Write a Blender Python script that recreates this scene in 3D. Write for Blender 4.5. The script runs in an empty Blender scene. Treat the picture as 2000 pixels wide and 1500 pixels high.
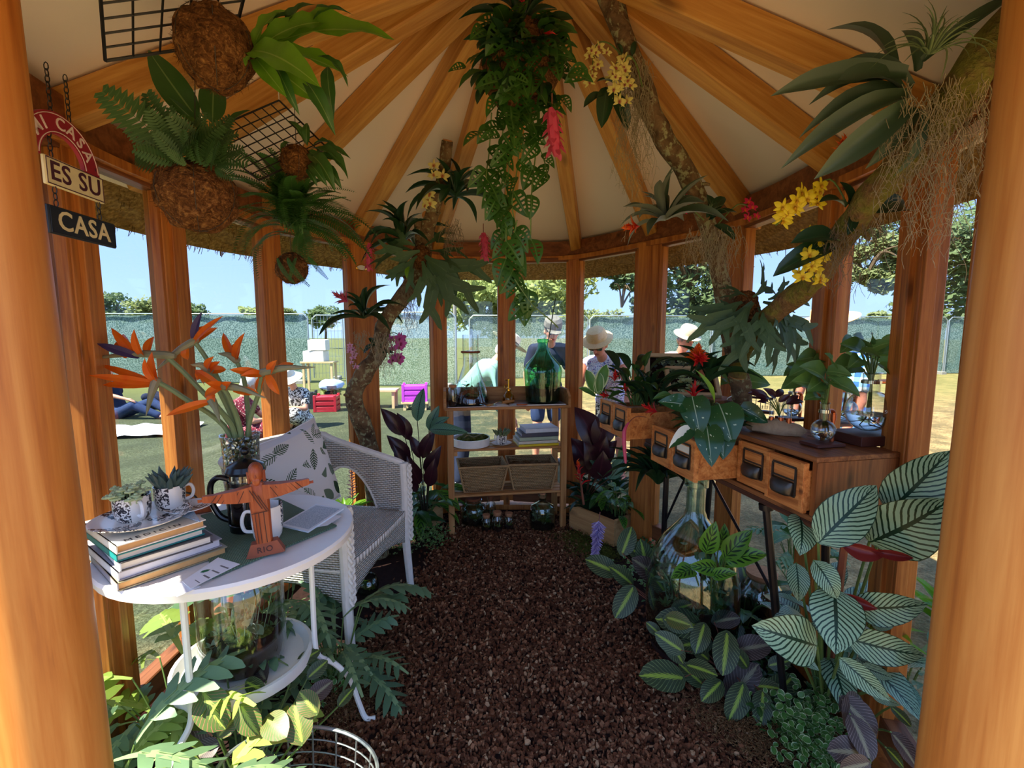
import bpy, bmesh, math, random
import numpy as np
from mathutils import Vector, Matrix, Euler, noise
R_ = random.Random(7)
C = bpy.context.scene.collection
S = bpy.context.scene
PI = math.pi
rad = math.radians
# ---------------------------------------------------------------- camera
FPX, PITCH, CAMZ = 910.0, rad(6.3), 1.3
cam_d = bpy.data.cameras.new('camera'); cam = bpy.data.objects.new('camera', cam_d); C.objects.link(cam)
cam_d.sensor_width = 36; cam_d.lens = 36*FPX/2000; cam_d.clip_start = .02; cam_d.clip_end = 500
cam.location = (0, 0, CAMZ); cam.rotation_euler = (PI/2-PITCH, 0, 0); S.camera = cam
# ---------------------------------------------------------------- world, sun, exposure
w = bpy.data.worlds.new('sky'); S.world = w; w.use_nodes = True
nt = w.node_tree; nt.nodes.clear()
tc = nt.nodes.new('ShaderNodeTexCoord'); sp = nt.nodes.new('ShaderNodeSeparateXYZ'); cr = nt.nodes.new('ShaderNodeValToRGB')
bg = nt.nodes.new('ShaderNodeBackground'); ow = nt.nodes.new('ShaderNodeOutputWorld')
nt.links.new(tc.outputs['Generated'], sp.inputs[0]); nt.links.new(sp.outputs['Z'], cr.inputs[0])
nt.links.new(cr.outputs[0], bg.inputs[0]); nt.links.new(bg.outputs[0], ow.inputs[0])
e = cr.color_ramp.elements
e[0].position = 0; e[0].color = (.40, .55, .86, 1); e[1].position = 1; e[1].color = (.25, .41, .78, 1)
k = e.new(.12); k.color = (.33, .49, .86, 1); k = e.new(.35); k.color = (.27, .44, .82, 1)
bg.inputs[1].default_value = .50
sd = bpy.data.lights.new('sun', 'SUN'); so = bpy.data.objects.new('sun', sd); C.objects.link(so)
sd.energy = 4.1; sd.angle = rad(.55); sd.color = (1, .93, .80)
so.rotation_euler = Vector((-.50, -.29, .82)).to_track_quat('Z', 'Y').to_euler()
S.view_settings.view_transform = 'Standard'; S.view_settings.look = 'None'
S.view_settings.exposure = 2.48; S.view_settings.gamma = 1; S.view_settings.use_curve_mapping = False
S.cycles.max_bounces = 10; S.cycles.diffuse_bounces = 5; S.cycles.glossy_bounces = 4; S.cycles.transmission_bounces = 8
S.cycles.transparent_max_bounces = 24; S.cycles.caustics_reflective = False; S.cycles.caustics_refractive = False
S.cycles.sample_clamp_indirect = 4
# ---------------------------------------------------------------- geometry helpers
def at(px, py, Y):
    X = (px-1000)/FPX; v = (750-py)/FPX; c, s = math.cos(PITCH), math.sin(PITCH)
    d = Vector((X, c+v*s, -s+v*c)); d *= Y/d.y
    return Vector((d.x, Y, CAMZ+d.z))
def onz(px, py, z):                           # where the sight line through a photo pixel meets the level z
    X = (px-1000)/FPX; v = (750-py)/FPX; c, s = math.cos(PITCH), math.sin(PITCH)
    d = Vector((X, c+v*s, -s+v*c)); d *= (z-CAMZ)/d.z
    return Vector((d.x, d.y, z))
def ppm(p):                                   # metres per photo pixel at a world point
    d = Vector(p)-Vector((0, 0, CAMZ)); return (d.y*math.cos(PITCH)-d.z*math.sin(PITCH))/FPX
def V(*a): return Vector(a)
def cat(pts, n=6, closed=False):              # Catmull-Rom through points
    pts = [Vector(p) for p in pts]; m = len(pts); out = []
    for i in range(m if closed else m-1):
        g = (lambda j: pts[j % m]) if closed else (lambda j: pts[max(0, min(m-1, j))])
        a, b, c, d = g(i-1), g(i), g(i+1), g(i+2)
        for k in range(n):
            t = k/n
            out.append(.5*((2*b)+(c-a)*t+(2*a-5*b+4*c-d)*t*t+(3*b-a-3*c+d)*t**3))
    if not closed: out.append(pts[-1])
    return out
class MB:
    def __init__(s): s.v = []; s.f = []; s.uv = None
    def add(s, vs, fs):
        o = len(s.v); s.v += [tuple(v) for v in vs]; s.f += [tuple(i+o for i in f) for f in fs]; return s
    def box(s, c, size, rot=None, bev=0, taper=1.0):
        x, y, z = [k/2 for k in size]; c = Vector(c)
        b = min(bev, x*.9, y*.9, z*.9)
        if b > 0:
            vs = []; 
            for sz in (-1, 1):
                for (ax, ay, az) in ((x-b, y-b, z), (x, y, z-b)):
                    pass
            rings = [(-z, b), (-z+b, 0), (z-b, 0), (z, b)]
            for (zz, ins) in rings:
                X, Y = x-ins, y-ins; k = taper if zz > 0 else 1; q = b*.6 if ins == 0 else 0
                for (u, w_) in ((-X+q, -Y), (X-q, -Y), (X, -Y+q), (X, Y-q), (X-q, Y), (-X+q, Y), (-X, Y-q), (-X, -Y+q)):
                    vs.append(Vector((u*k, w_*k, zz)))
            fs = [tuple(range(7, -1, -1)), tuple(range(24, 32))]
            for r in range(3):
                for i in range(8):
                    j = (i+1) % 8; fs.append((r*8+i, r*8+j, r*8+8+j, r*8+8+i))
        else:
            vs = [Vector((a*x*(taper if d > 0 else 1), bb*y*(taper if d > 0 else 1), d*z)) for d in (-1, 1) for (a, bb) in ((-1, -1), (1, -1), (1, 1), (-1, 1))]
            fs = [(3, 2, 1, 0), (4, 5, 6, 7), (0, 1, 5, 4), (1, 2, 6, 5), (2, 3, 7, 6), (3, 0, 4, 7)]
        if rot is not None: vs = [rot @ v for v in vs]
        return s.add([v+c for v in vs], fs)
    def tube(s, pts, r, n=8, caps=True, closed=False):
        pts = [Vector(p) for p in pts]; m = len(pts)
        rs = r if isinstance(r, (list, tuple)) else [r]*m
        up = None; vs = []
        for i, p in enumerate(pts):
            if closed: t = pts[(i+1) % m]-pts[i-1]
            else: t = pts[min(i+1, m-1)]-pts[max(i-1, 0)]
            if t.length < 1e-9: t = V(0, 0, 1)
            t.normalize()
            if up is None:
                up = t.orthogonal().normalized()
            up = up-t*up.dot(t)
            if up.length < 1e-6: up = t.orthogonal()
            up.normalize(); b = t.cross(up)
            for k in range(n):
                a = 2*PI*k/n; vs.append(p+(up*math.cos(a)+b*math.sin(a))*rs[i])
        fs = []
        for i in range(m if closed else m-1):
            i2 = (i+1) % m
            for k in range(n):
                k2 = (k+1) % n; fs.append((i*n+k, i*n+k2, i2*n+k2, i2*n+k))
        if caps and not closed: fs += [tuple(range(n-1, -1, -1)), tuple((m-1)*n+k for k in range(n))]
        return s.add(vs, fs)
    def lathe(s, prof, n=24, M=None, cap=False):  # prof: (r, z)
        vs = []; fs = []; idx = []
        for (r, z) in prof:
            if r < 1e-5: idx.append([len(vs)]*n); vs.append(V(0, 0, z))
            else:
                idx.append(list(range(len(vs), len(vs)+n)))
                vs += [V(r*math.cos(2*PI*k/n), r*math.sin(2*PI*k/n), z) for k in range(n)]
        for i in range(len(prof)-1):
            for k in range(n):
                k2 = (k+1) % n; q = [idx[i][k], idx[i][k2], idx[i+1][k2], idx[i+1][k]]
                u = []
                for a in q:
                    if a not in u: u.append(a)
                if len(u) > 2: fs.append(tuple(u))
        if M is not None: vs = [M @ v for v in vs]
        return s.add(vs, fs)
    def ball(s, c, r, n=16, m=10, amp=0, fr=3, seed=0, M=None):
        c = Vector(c); r = r if isinstance(r, (tuple, list, Vector)) else (r, r, r); vs = []; fs = []
        for i in range(m+1):
            th = PI*i/m
            for k in range(n):
                a = 2*PI*k/n; d = V(math.sin(th)*math.cos(a), math.sin(th)*math.sin(a), math.cos(th))
                q = 1+amp*noise.noise(d*fr+V(seed*7.3, seed*1.7, 0)) if amp else 1
                p = V(d.x*r[0]*q, d.y*r[1]*q, d.z*r[2]*q); vs.append((M @ p if M is not None else p)+c)
        for i in range(m):
            for k in range(n):
                k2 = (k+1) % n; fs.append((i*n+k, (i+1)*n+k, (i+1)*n+k2, i*n+k2))
        return s.add(vs, fs)
    def prism(s, poly, z0, z1, M=None):        # poly: 2D outline extruded along z
        n = len(poly); vs = [V(x, y, z0) for x, y in poly]+[V(x, y, z1) for x, y in poly]
        fs = [tuple(range(n-1, -1, -1)), tuple(range(n, 2*n))]+[(i, (i+1) % n, n+(i+1) % n, n+i) for i in range(n)]
        if M is not None: vs = [M @ v for v in vs]
        return s.add(vs, fs)
    def mesh(s, name, mat=None, smooth=True):
        me = bpy.data.meshes.new(name); me.from_pydata(s.v, [], s.f)
        if s.uv:
            l = me.uv_layers.new(name='UVMap'); vi = np.empty(len(me.loops), np.int32); me.loops.foreach_get('vertex_index', vi)
            l.data.foreach_set('uv', np.array(s.uv, np.float32)[vi].ravel())
        if smooth: me.polygons.foreach_set('use_smooth', [True]*len(me.polygons))
        if mat: me.materials.append(mat)
        return me
def link(name, me, parent=None, M=None, world=False):
    o = bpy.data.objects.new(name, me); C.objects.link(o)
    if parent is not None:
        o.parent = parent
        if world: o.matrix_parent_inverse = wm(parent).inverted()
    if M is not None: o.matrix_basis = M
    return o
def wm(o):
    m = o.matrix_basis.copy()
    while o.parent is not None:
        m = o.parent.matrix_basis @ o.matrix_parent_inverse @ m; o = o.parent
    return m
AUTO = 35
def obj(name, mb, mat, parent=None, smooth=True, world=False, M=None, sharp=True):
    me = mb.mesh(name, mat, smooth)
    if smooth and sharp:
        try: me.set_sharp_from_angle(angle=rad(AUTO))
        except Exception: pass
    return link(name, me, parent, M, world)
def tag(o, label, cat_, group=None, kind=None):
    if label: o['label'] = label
    if cat_: o['category'] = cat_
    if group: o['group'] = group
    if kind: o['kind'] = kind
    return o
def thing(name, label, cat_, M=None, group=None):
    o = bpy.data.objects.new(name, None); C.objects.link(o); o.empty_display_size = .05
    if M is not None: o.matrix_basis = M if isinstance(M, Matrix) else Matrix.Translation(M)
    return tag(o, label, cat_, group)
def struct(name, mb, mat, parent=None, smooth=True):
    o = obj(name, mb, mat, parent, smooth)
    if parent is None: o['kind'] = 'structure'
    return o
def T(p, rz=0, rx=0, ry=0, s=1):
    return Matrix.Translation(Vector(p)) @ Euler((rx, ry, rz)).to_matrix().to_4x4() @ Matrix.Diagonal((s, s, s, 1) if not isinstance(s, tuple) else (*s, 1))
def frame(p, yax, zax):
    y = Vector(yax).normalized(); z = Vector(zax); z = z-y*z.dot(y)
    if z.length < 1e-6: z = y.orthogonal()
    z.normalize(); x = y.cross(z)
    return Matrix(((x.x, y.x, z.x, p[0]), (x.y, y.y, z.y, p[1]), (x.z, y.z, z.z, p[2]), (0, 0, 0, 1)))
def dup(root, M=None, label=None, group=None):
    r = root.copy(); C.objects.link(r)
    if M is not None: r.matrix_basis = M
    if label: r['label'] = label
    if group: r['group'] = group
    for ch in list(root.children):
        c = ch.copy(); C.objects.link(c); c.parent = r
        for g in ch.children:
            d = g.copy(); C.objects.link(d); d.parent = c
    return r
# ---------------------------------------------------------------- materials
def sr(r, g, b):                              # 0-255 sRGB -> linear
    f = lambda c: (c/255/12.92 if c/255 <= .04045 else ((c/255+.055)/1.055)**2.4)
    return (f(r), f(g), f(b), 1)
class NT:
    def __init__(s, name):
        s.m = bpy.data.materials.new(name); s.m.use_nodes = True; s.t = s.m.node_tree; s.t.nodes.clear()
        s.out = s.n('ShaderNodeOutputMaterial')
    def n(s, ty, **kw):
        x = s.t.nodes.new(ty)
        for k, v in kw.items(): setattr(x, k, v)
        return x
    def set(s, sock, v):
        if isinstance(v, bpy.types.NodeSocket): s.t.links.new(v, sock)
        elif v is not None:
            try: sock.default_value = v
            except Exception: sock.default_value = (v, v, v)
    def math(s, op, a, b=None, c=None, clamp=False):
        x = s.n('ShaderNodeMath', operation=op, use_clamp=clamp)
        for i, v in enumerate((a, b, c)):
            if v is not None: s.set(x.inputs[i], v)
        return x.outputs[0]
    def mix(s, f, a, b, blend='MIX'):
        x = s.n('ShaderNodeMix', data_type='RGBA', blend_type=blend)
        s.set(x.inputs[0], f); s.set(x.inputs[6], a); s.set(x.inputs[7], b); return x.outputs[2]
    def coord(s, which='Object', scale=(1, 1, 1), rot=(0, 0, 0)):
        t = s.n('ShaderNodeTexCoord'); mp = s.n('ShaderNodeMapping'); s.t.links.new(t.outputs[which], mp.inputs[0])
        mp.inputs['Scale'].default_value = scale; mp.inputs['Rotation'].default_value = rot; return mp.outputs[0]
    def noise(s, vec, scale, detail=4, rough=.55, dist=0):
        x = s.n('ShaderNodeTexNoise'); s.set(x.inputs['Vector'], vec)
        x.inputs['Scale'].default_value = scale; x.inputs['Detail'].default_value = detail; x.inputs['Roughness'].default_value = rough
        x.inputs['Distortion'].default_value = dist; return x.outputs[0]
    def ramp(s, f, stops, interp='LINEAR'):
        x = s.n('ShaderNodeValToRGB'); s.set(x.inputs[0], f); r = x.color_ramp; r.interpolation = interp
        while len(r.elements) < len(stops): r.elements.new(.5)
        for el, (p, c) in zip(r.elements, stops): el.position = p; el.color = c if len(c) == 4 else (*c, 1)
        return x.outputs[0]
    def bump(s, h, st=.3, d=.01):
        x = s.n('ShaderNodeBump'); x.inputs['Strength'].default_value = st; x.inputs['Distance'].default_value = d
        s.set(x.inputs['Height'], h); return x.outputs[0]
    def bsdf(s, col, rough=.5, metal=0, spec=None, normal=None, coat=0, sss=0, trans=0, ior=None):
        x = s.n('ShaderNodeBsdfPrincipled'); s.set(x.inputs['Base Color'], col); s.set(x.inputs['Roughness'], rough)
        s.set(x.inputs['Metallic'], metal)
        if spec is not None: x.inputs['Specular IOR Level'].default_value = spec
        if normal is not None: s.set(x.inputs['Normal'], normal)
        if coat: x.inputs['Coat Weight'].default_value = coat
        if trans: x.inputs['Transmission Weight'].default_value = trans
        if ior: x.inputs['IOR'].default_value = ior
        return x.outputs[0]
    def done(s, sh): s.t.links.new(sh, s.out.inputs[0]); return s.m
def flat(name, col, rough=.5, metal=0, spec=None, var=.08, scale=30, bump=0, coat=0):
    t = NT(name); v = t.coord(); nz = t.noise(v, scale)
    c = t.mix(nz, tuple(max(0, k*(1-var*2)) for k in col[:3])+(1,), tuple(min(1, k*(1+var*2)) for k in col[:3])+(1,))
    return t.done(t.bsdf(c, rough, metal, spec, t.bump(nz, bump, .004) if bump else None, coat))
def wood(name, c1, c2, c3, axis=2, rough=.45, scale=1.0, bump=.15, knots=True, rand=True):
    t = NT(name); sc = [22*scale]*3; sc[axis] = 1.1*scale; v = t.coord('Object', tuple(sc))
    if rand:
        oi = t.n('ShaderNodeObjectInfo'); va = t.n('ShaderNodeVectorMath', operation='ADD'); t.set(va.inputs[0], v)
        cb = t.n('ShaderNodeCombineXYZ'); t.set(cb.inputs[0], t.math('MULTIPLY', oi.outputs['Random'], 37.0)); t.set(cb.inputs[1], t.math('MULTIPLY', oi.outputs['Random'], 91.0)); t.set(cb.inputs[2], t.math('MULTIPLY', oi.outputs['Random'], 17.0))
        t.set(va.inputs[1], cb.outputs[0]); v = va.outputs[0]
    g = t.noise(v, 1.0, 5, .6, .6); g2 = t.noise(v, 4.5, 3, .6)
    gg = t.math('ADD', t.math('MULTIPLY', g, .75), t.math('MULTIPLY', g2, .25))
    col = t.ramp(gg, [(.30, c3), (.45, c2), (.62, c1)])
    if knots:
        sk = [9.0]*3; sk[axis] = 2.6; vk = t.coord('Object', tuple(k*scale for k in sk))
        if rand:
            va2 = t.n('ShaderNodeVectorMath', operation='ADD'); t.set(va2.inputs[0], vk); t.set(va2.inputs[1], cb.outputs[0]); vk = va2.outputs[0]
        vo = t.n('ShaderNodeTexVoronoi'); t.set(vo.inputs['Vector'], vk); vo.inputs['Scale'].default_value = .8
        kn = t.ramp(vo.outputs['Distance'], [(.05, (1, 1, 1)), (.16, (0, 0, 0))])
        col = t.mix(t.math('MULTIPLY', kn, .75), col, tuple(k*.35 for k in c3[:3])+(1,))
    return t.done(t.bsdf(col, rough, 0, .35, t.bump(gg, bump, .003)))
def thinglass(name, tint=(.93, .97, .95, 1), refl=.5, rough=.0, edge=None, base=.045):
    t = NT(name); lw2 = t.n('ShaderNodeLayerWeight'); lw2.inputs[0].default_value = .5
    lw = t.n('ShaderNodeLayerWeight'); lw.inputs[0].default_value = .45
    tr = t.n('ShaderNodeBsdfTransparent')
    t.set(tr.inputs[0], t.mix(t.math('POWER', lw.outputs['Facing'], 1.6), tint, edge or tint))
    gl = t.n('ShaderNodeBsdfGlossy'); gl.inputs['Roughness'].default_value = rough; gl.inputs[0].default_value = (1, 1, 1, 1)
    mx = t.n('ShaderNodeMixShader'); t.set(mx.inputs[0], t.math('MULTIPLY', t.math('ADD', t.math('MULTIPLY', t.math('POWER', lw2.outputs['Facing'], 4.0), .75), base), refl, clamp=True))
    t.t.links.new(tr.outputs[0], mx.inputs[1]); t.t.links.new(gl.outputs[0], mx.inputs[2]); return t.done(mx.outputs[0])
M = {}
M['post'] = wood('post_wood', sr(204, 138, 66), sr(184, 112, 46), sr(146, 78, 30), 2, .45, 1, .12)
M['frame'] = wood('frame_wood', sr(204, 132, 62), sr(174, 102, 44), sr(128, 68, 30), 2, .45, 1.6, .15)
M['rafter'] = wood('rafter_wood', sr(222, 166, 88), sr(196, 134, 60), sr(156, 98, 40), 1, .5, 1.1, .15)
M['beam'] = wood('beam_wood', sr(150, 92, 54), sr(120, 68, 38), sr(88, 48, 26), 0, .5, 1.2, .12)
M['glass'] = thinglass('window_glass', (.78, .81, .81, 1), .5)
# ---------------------------------------------------------------- the gazebo
XC = -.04
half = [(0, 3.38), (.485, 3.30), (.865, 2.80), (1.15, 2.30), (1.205, 1.72), (1.20, 1.34), (1.10, 1.00)]
WP = [V(XC-x, y, 0) for x, y in half[::-1]] + [V(XC+x, y, 0) for x, y in half[1:]]   # 13 stations, left front round to right front
front = [V(XC+.86, .66, 0), V(XC+.45, .54, 0), V(XC, .53, 0), V(XC-.45, .62, 0), V(XC-.86, .76, 0)]  # unseen front edge, shaped to admit sky light and shade the right post
RING = cat(WP+front, 8, True)
CEN = V(XC, 1.75, 0); APEX = V(.06, 1.55, 2.55)
BZ0, BZ1 = 1.815, 1.925
def outw(p): d = V(p.x-CEN.x, p.y-CEN.y, 0); return d.normalized()
# ring beam: a curved timber of one profile
def ring_profile(prof, ring=RING):
    mb = MB(); n = len(prof); m = len(ring); vs = []
    for i, p in enumerate(ring):
        t = (ring[(i+1) % m]-ring[i-1]).normalized(); o = V(t.y, -t.x, 0)
        if o.dot(outw(p)) < 0: o = -o
        for (a, z) in prof: vs.append(p+o*a+V(0, 0, z))
    fs = [(i*n+k, i*n+(k+1) % n, ((i+1) % m)*n+(k+1) % n, ((i+1) % m)*n+k) for i in range(m) for k in range(n)]
    return mb.add(vs, fs)
ceil_z = lambda f: APEX.z+(1.945-APEX.z)*f                # f=1 at the ring beam
mb = MB(); vs = [APEX]; m = len(RING); FR = [.25, .5, .75, 1.0, 1.14, 1.27]
for f in FR:
    for p in RING:
        q = V(APEX.x+(p.x-APEX.x)*f, APEX.y+(p.y-APEX.y)*f, ceil_z(f)); vs.append(q)
fs = [(0, 1+(i+1) % m, 1+i) for i in range(m)]
for r in range(len(FR)-1):
    for i in range(m):
        j = (i+1) % m; fs.append((1+r*m+i, 1+r*m+j, 1+(r+1)*m+j, 1+(r+1)*m+i))
t = NT('ceiling_canvas'); nz = t.noise(t.coord('Object'), 1.3, 3); fi = t.noise(t.coord('Object'), 320, 2)
M['ceil'] = t.done(t.bsdf(t.mix(nz, sr(250, 232, 216), sr(253, 240, 228)), .9, 0, .1, t.bump(fi, .08, .002)))
ceiling = struct('ceiling', mb.add(vs, fs), M['ceil'])
def raf(base, top, wd, dp):
    # a rafter: timber hung under the canvas, from the ring beam to the crown
    y = (top-base); L = y.length; y.normalize(); x = y.cross(V(0, 0, 1)).normalized(); z = x.cross(y)
    b = MB().box((0, L/2, -dp/2), (wd, L, dp), None, .004)
    o = obj('rafter', b, M['rafter'], ceiling); o.matrix_basis = frame(base, y, z)
    return o
mb = MB().lathe([(.0, 2.42), (.075, 2.42), (.09, 2.44), (.09, 2.5), (.0, 2.52)], 12, Matrix.Translation((APEX.x, APEX.y, 0)))
obj('crown_post', mb, M['rafter'], ceiling)
RB = [WP[i] for i in range(1, 12)] + [V(XC+.3, .56, 0), V(XC-.3, .60, 0)]
for p in RB:
    f0, f1 = 1.10, .07
    b = V(APEX.x+(p.x-APEX.x)*f0, APEX.y+(p.y-APEX.y)*f0, ceil_z(f0)-.008); tpt = V(APEX.x+(p.x-APEX.x)*f1, APEX.y+(p.y-APEX.y)*f1, ceil_z(f1)-.008)
    raf(b, tpt, .070, .090)
# thatch: roof body over the canvas and a ragged straw fringe at the eave
M['thatch'] = (lambda t: t.done(t.bsdf(t.ramp(t.noise(t.coord('Object', (60, 60, 6)), 1.0, 5, .7), [(.3, sr(78, 58, 32)), (.5, sr(140, 108, 62)), (.7, sr(190, 156, 98))]), .9, 0, .1)))(NT('thatch_straw'))
mb = MB(); vs = []
for (f, dz) in ((.0, .42), (.5, .34), (1.0, .26), (1.24, .18), (1.33, .07), (1.315, -.02), (1.27, -.008), (1.14, .002)):
    for p in RING: vs.append(V(APEX.x+(p.x-APEX.x)*f, APEX.y+(p.y-APEX.y)*f, ceil_z(f)+dz))
fs = [(r*m+i, r*m+(i+1) % m, (r+1)*m+(i+1) % m, (r+1)*m+i) for r in range(7) for i in range(m)]
roof = struct('roof', mb.add(vs, fs), M['thatch'])
rg = random.Random(3); mb = MB()
for i in range(m):
    p, q = RING[i], RING[(i+1) % m]; L = (q-p).length; n = int(L*620)
    for k in range(n):
        a = p.lerp(q, rg.random()); f = rg.uniform(1.16, 1.33)
        b = V(APEX.x+(a.x-APEX.x)*f, APEX.y+(a.y-APEX.y)*f, ceil_z(f)+.015); d = outw(a)*rg.uniform(.0, .05)+V(rg.uniform(-.02, .02), rg.uniform(-.02, .02), -rg.uniform(.015, .05))
        if f > 1.27: d.z = -rg.uniform(.025, .062)
        wv = V(-outw(a).y, outw(a).x, 0)*rg.uniform(.0015, .0032)
        mb.add([b-wv, b+wv, b+d+wv*.5, b+d-wv*.5], [(0, 1, 2, 3)])
        if rg.random() < .5:
            d2 = outw(a)*rg.uniform(.05, .1)+V(0, 0, -.05); b2 = b-d2*.8
            mb.add([b2-wv, b2+wv, b2+d2+wv, b2+d2-wv], [(0, 1, 2, 3)])
o = obj('straw_fringe', mb, M['thatch'], roof, False); o['kind'] = 'stuff'
# walls: the posts, mullions and beams of each side
walls = {}
for nm in ('left', 'back', 'right', 'front', 'ring'):
    o = bpy.data.objects.new('wall_'+nm if nm != 'ring' else 'trim_1', None); C.objects.link(o); o['kind'] = 'structure'; walls[nm] = o
obj('ring_beam', ring_profile([(-.045, BZ0), (-.045, BZ1), (.045, BZ1), (.045, BZ0)]), M['beam'], walls['ring'])
obj('ring_cap', ring_profile([(-.062, BZ0-.018), (-.062, BZ0+.010), (.03, BZ0+.010), (.03, BZ0-.018)]), M['frame'], walls['ring'])
obj('sill_beam', ring_profile([(-.05, -.02), (-.05, .075), (.05, .075), (.05, -.02)], cat(WP, 6)+[WP[-1]]) if False else MB().tube([p+V(0, 0, -.03) for p in cat(WP, 5)], .09, 4), M['frame'], walls['ring'])
def side_of(i): return 'left' if i < 4 else ('right' if i > 8 else 'back')
def pframe(p):
    o = outw(p); return frame((p.x, p.y, 0), o, V(0, 0, 1))     # local y = outward
AX = {}
for i, p in enumerate(WP):
    if i in (0, 12):
        wd, dp = .12, .12
    elif i in (4, 8): wd, dp = .125, .12
    else: wd, dp = .046, .085
    fr = pframe(p); b = MB().box((0, 0, .92), (wd, dp, 1.80), None, .004)
    o = obj('post' if wd > .1 else 'mullion', b, M['frame'], walls[side_of(i)]); o.matrix_basis = fr; AX[i] = (p, wd)
# each window is its own: frame rails, stiles and a glass pane
for i in range(12):
    p, q = WP[i], WP[i+1]; d = (q-p).normalized(); a = p+d*(AX[i][1]*.5-.004); b = q-d*(AX[i+1][1]*.5-.004); L = (b-a).length
    mid = (a+b)/2; o = V(d.y, -d.x, 0)
    if o.dot(outw(mid)) < 0: o = -o
    wn = bpy.data.objects.new(f'window_{i+1}', None); C.objects.link(wn); wn['kind'] = 'structure'
    wn.matrix_basis = frame((mid.x, mid.y, 0), o, V(0, 0, 1))
    sw = .034
    for s_ in (-1, 1):
        obj('stile', MB().box((s_*(L/2-sw/2), 0, .94), (sw, .06, 1.76), None, .004), M['frame'], wn)
        obj('bead', MB().box((s_*(L/2-sw-.006), -.012, .965), (.014, .03, 1.64), None, .002), M['frame'], wn)
    obj('top_rail', MB().box((0, 0, 1.80), (L-2*sw, .058, .03), None, .004), M['beam'], wn)
    obj('bottom_rail', MB().box((0, 0, .10), (L-2*sw, .058, .09), None, .004), M['beam'], wn)
    obj('pane', MB().box((0, .004, .965), (L-2*sw+.004, .005, 1.66)), M['glass'], wn, False)
# the two round porch posts that frame the way in
for s_, lab in ((-1, 'left'), (1, 'right')):
    x = -.700 if s_ < 0 else .712
    prof = [(.0, -.03), (.066, -.03), (.068, .0), (.0665, .5), (.068, 1.0), (.0665, 1.5), (.068, 1.86), (.0, 1.86)]
    o = obj('porch_post', MB().lathe(prof, 28, T((0, 0, 0))), M['post'], walls['front']); o.matrix_basis = T((x, .655, 0), 0, 0, s_*(.018 if s_ < 0 else .010)) @ T((0, 0, 0), .6*s_)
# ---------------------------------------------------------------- ground, floor
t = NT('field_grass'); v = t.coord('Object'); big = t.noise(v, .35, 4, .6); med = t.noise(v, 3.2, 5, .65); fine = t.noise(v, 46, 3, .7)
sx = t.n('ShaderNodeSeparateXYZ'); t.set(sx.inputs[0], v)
lr = t.math('ADD', t.math('MULTIPLY', sx.outputs[0], .42), t.math('MULTIPLY', t.math('SUBTRACT', med, .5), 1.2))   # green turf with shade darkened into its colour, then parched straw
lr = t.math('ADD', t.math('ADD', lr, .28), t.math('MULTIPLY', t.math('SUBTRACT', 3.2, sx.outputs[1]), .45, clamp=True), clamp=True)  # unseen ground before the hut kept pale straw to bounce light inside
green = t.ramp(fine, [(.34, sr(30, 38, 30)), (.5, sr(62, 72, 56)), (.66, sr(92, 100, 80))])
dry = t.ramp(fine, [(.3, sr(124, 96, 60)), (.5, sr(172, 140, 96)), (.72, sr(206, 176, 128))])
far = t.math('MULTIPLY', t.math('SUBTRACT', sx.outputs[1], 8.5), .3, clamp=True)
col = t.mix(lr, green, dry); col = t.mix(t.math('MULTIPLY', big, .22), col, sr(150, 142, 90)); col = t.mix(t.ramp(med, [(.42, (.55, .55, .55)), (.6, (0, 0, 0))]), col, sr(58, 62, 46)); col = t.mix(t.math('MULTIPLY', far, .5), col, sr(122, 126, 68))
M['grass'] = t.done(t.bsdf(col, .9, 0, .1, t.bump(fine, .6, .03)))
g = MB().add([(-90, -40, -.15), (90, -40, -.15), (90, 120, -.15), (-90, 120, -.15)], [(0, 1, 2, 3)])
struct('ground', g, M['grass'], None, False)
t = NT('bark_mulch'); oi = t.n('ShaderNodeAttribute', attribute_name='tone'); nz = t.noise(t.coord('Object'), 60, 3)
M['bark'] = t.done(t.bsdf(t.mix(t.math('MULTIPLY', nz, .5), t.ramp(oi.outputs['Fac'], [(0, sr(72, 42, 28)), (.45, sr(118, 74, 50)), (.85, sr(156, 106, 74)), (1, sr(206, 168, 126))]), sr(86, 50, 34)), .95, 0, .05))
M['soil'] = flat('dark_soil', sr(46, 30, 26), .95, 0, .1, .3, 40, .6)
fl = [p+(CEN-p)*.02+V(0, 0, -.004) for p in RING]
floor = struct('floor', MB().add([V(XC, 1.8, .004)]+[V(p.x, p.y, .0) for p in fl], [(0, 1+i, 1+(i+1) % m) for i in range(m)]), M['soil'], None, False)
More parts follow.
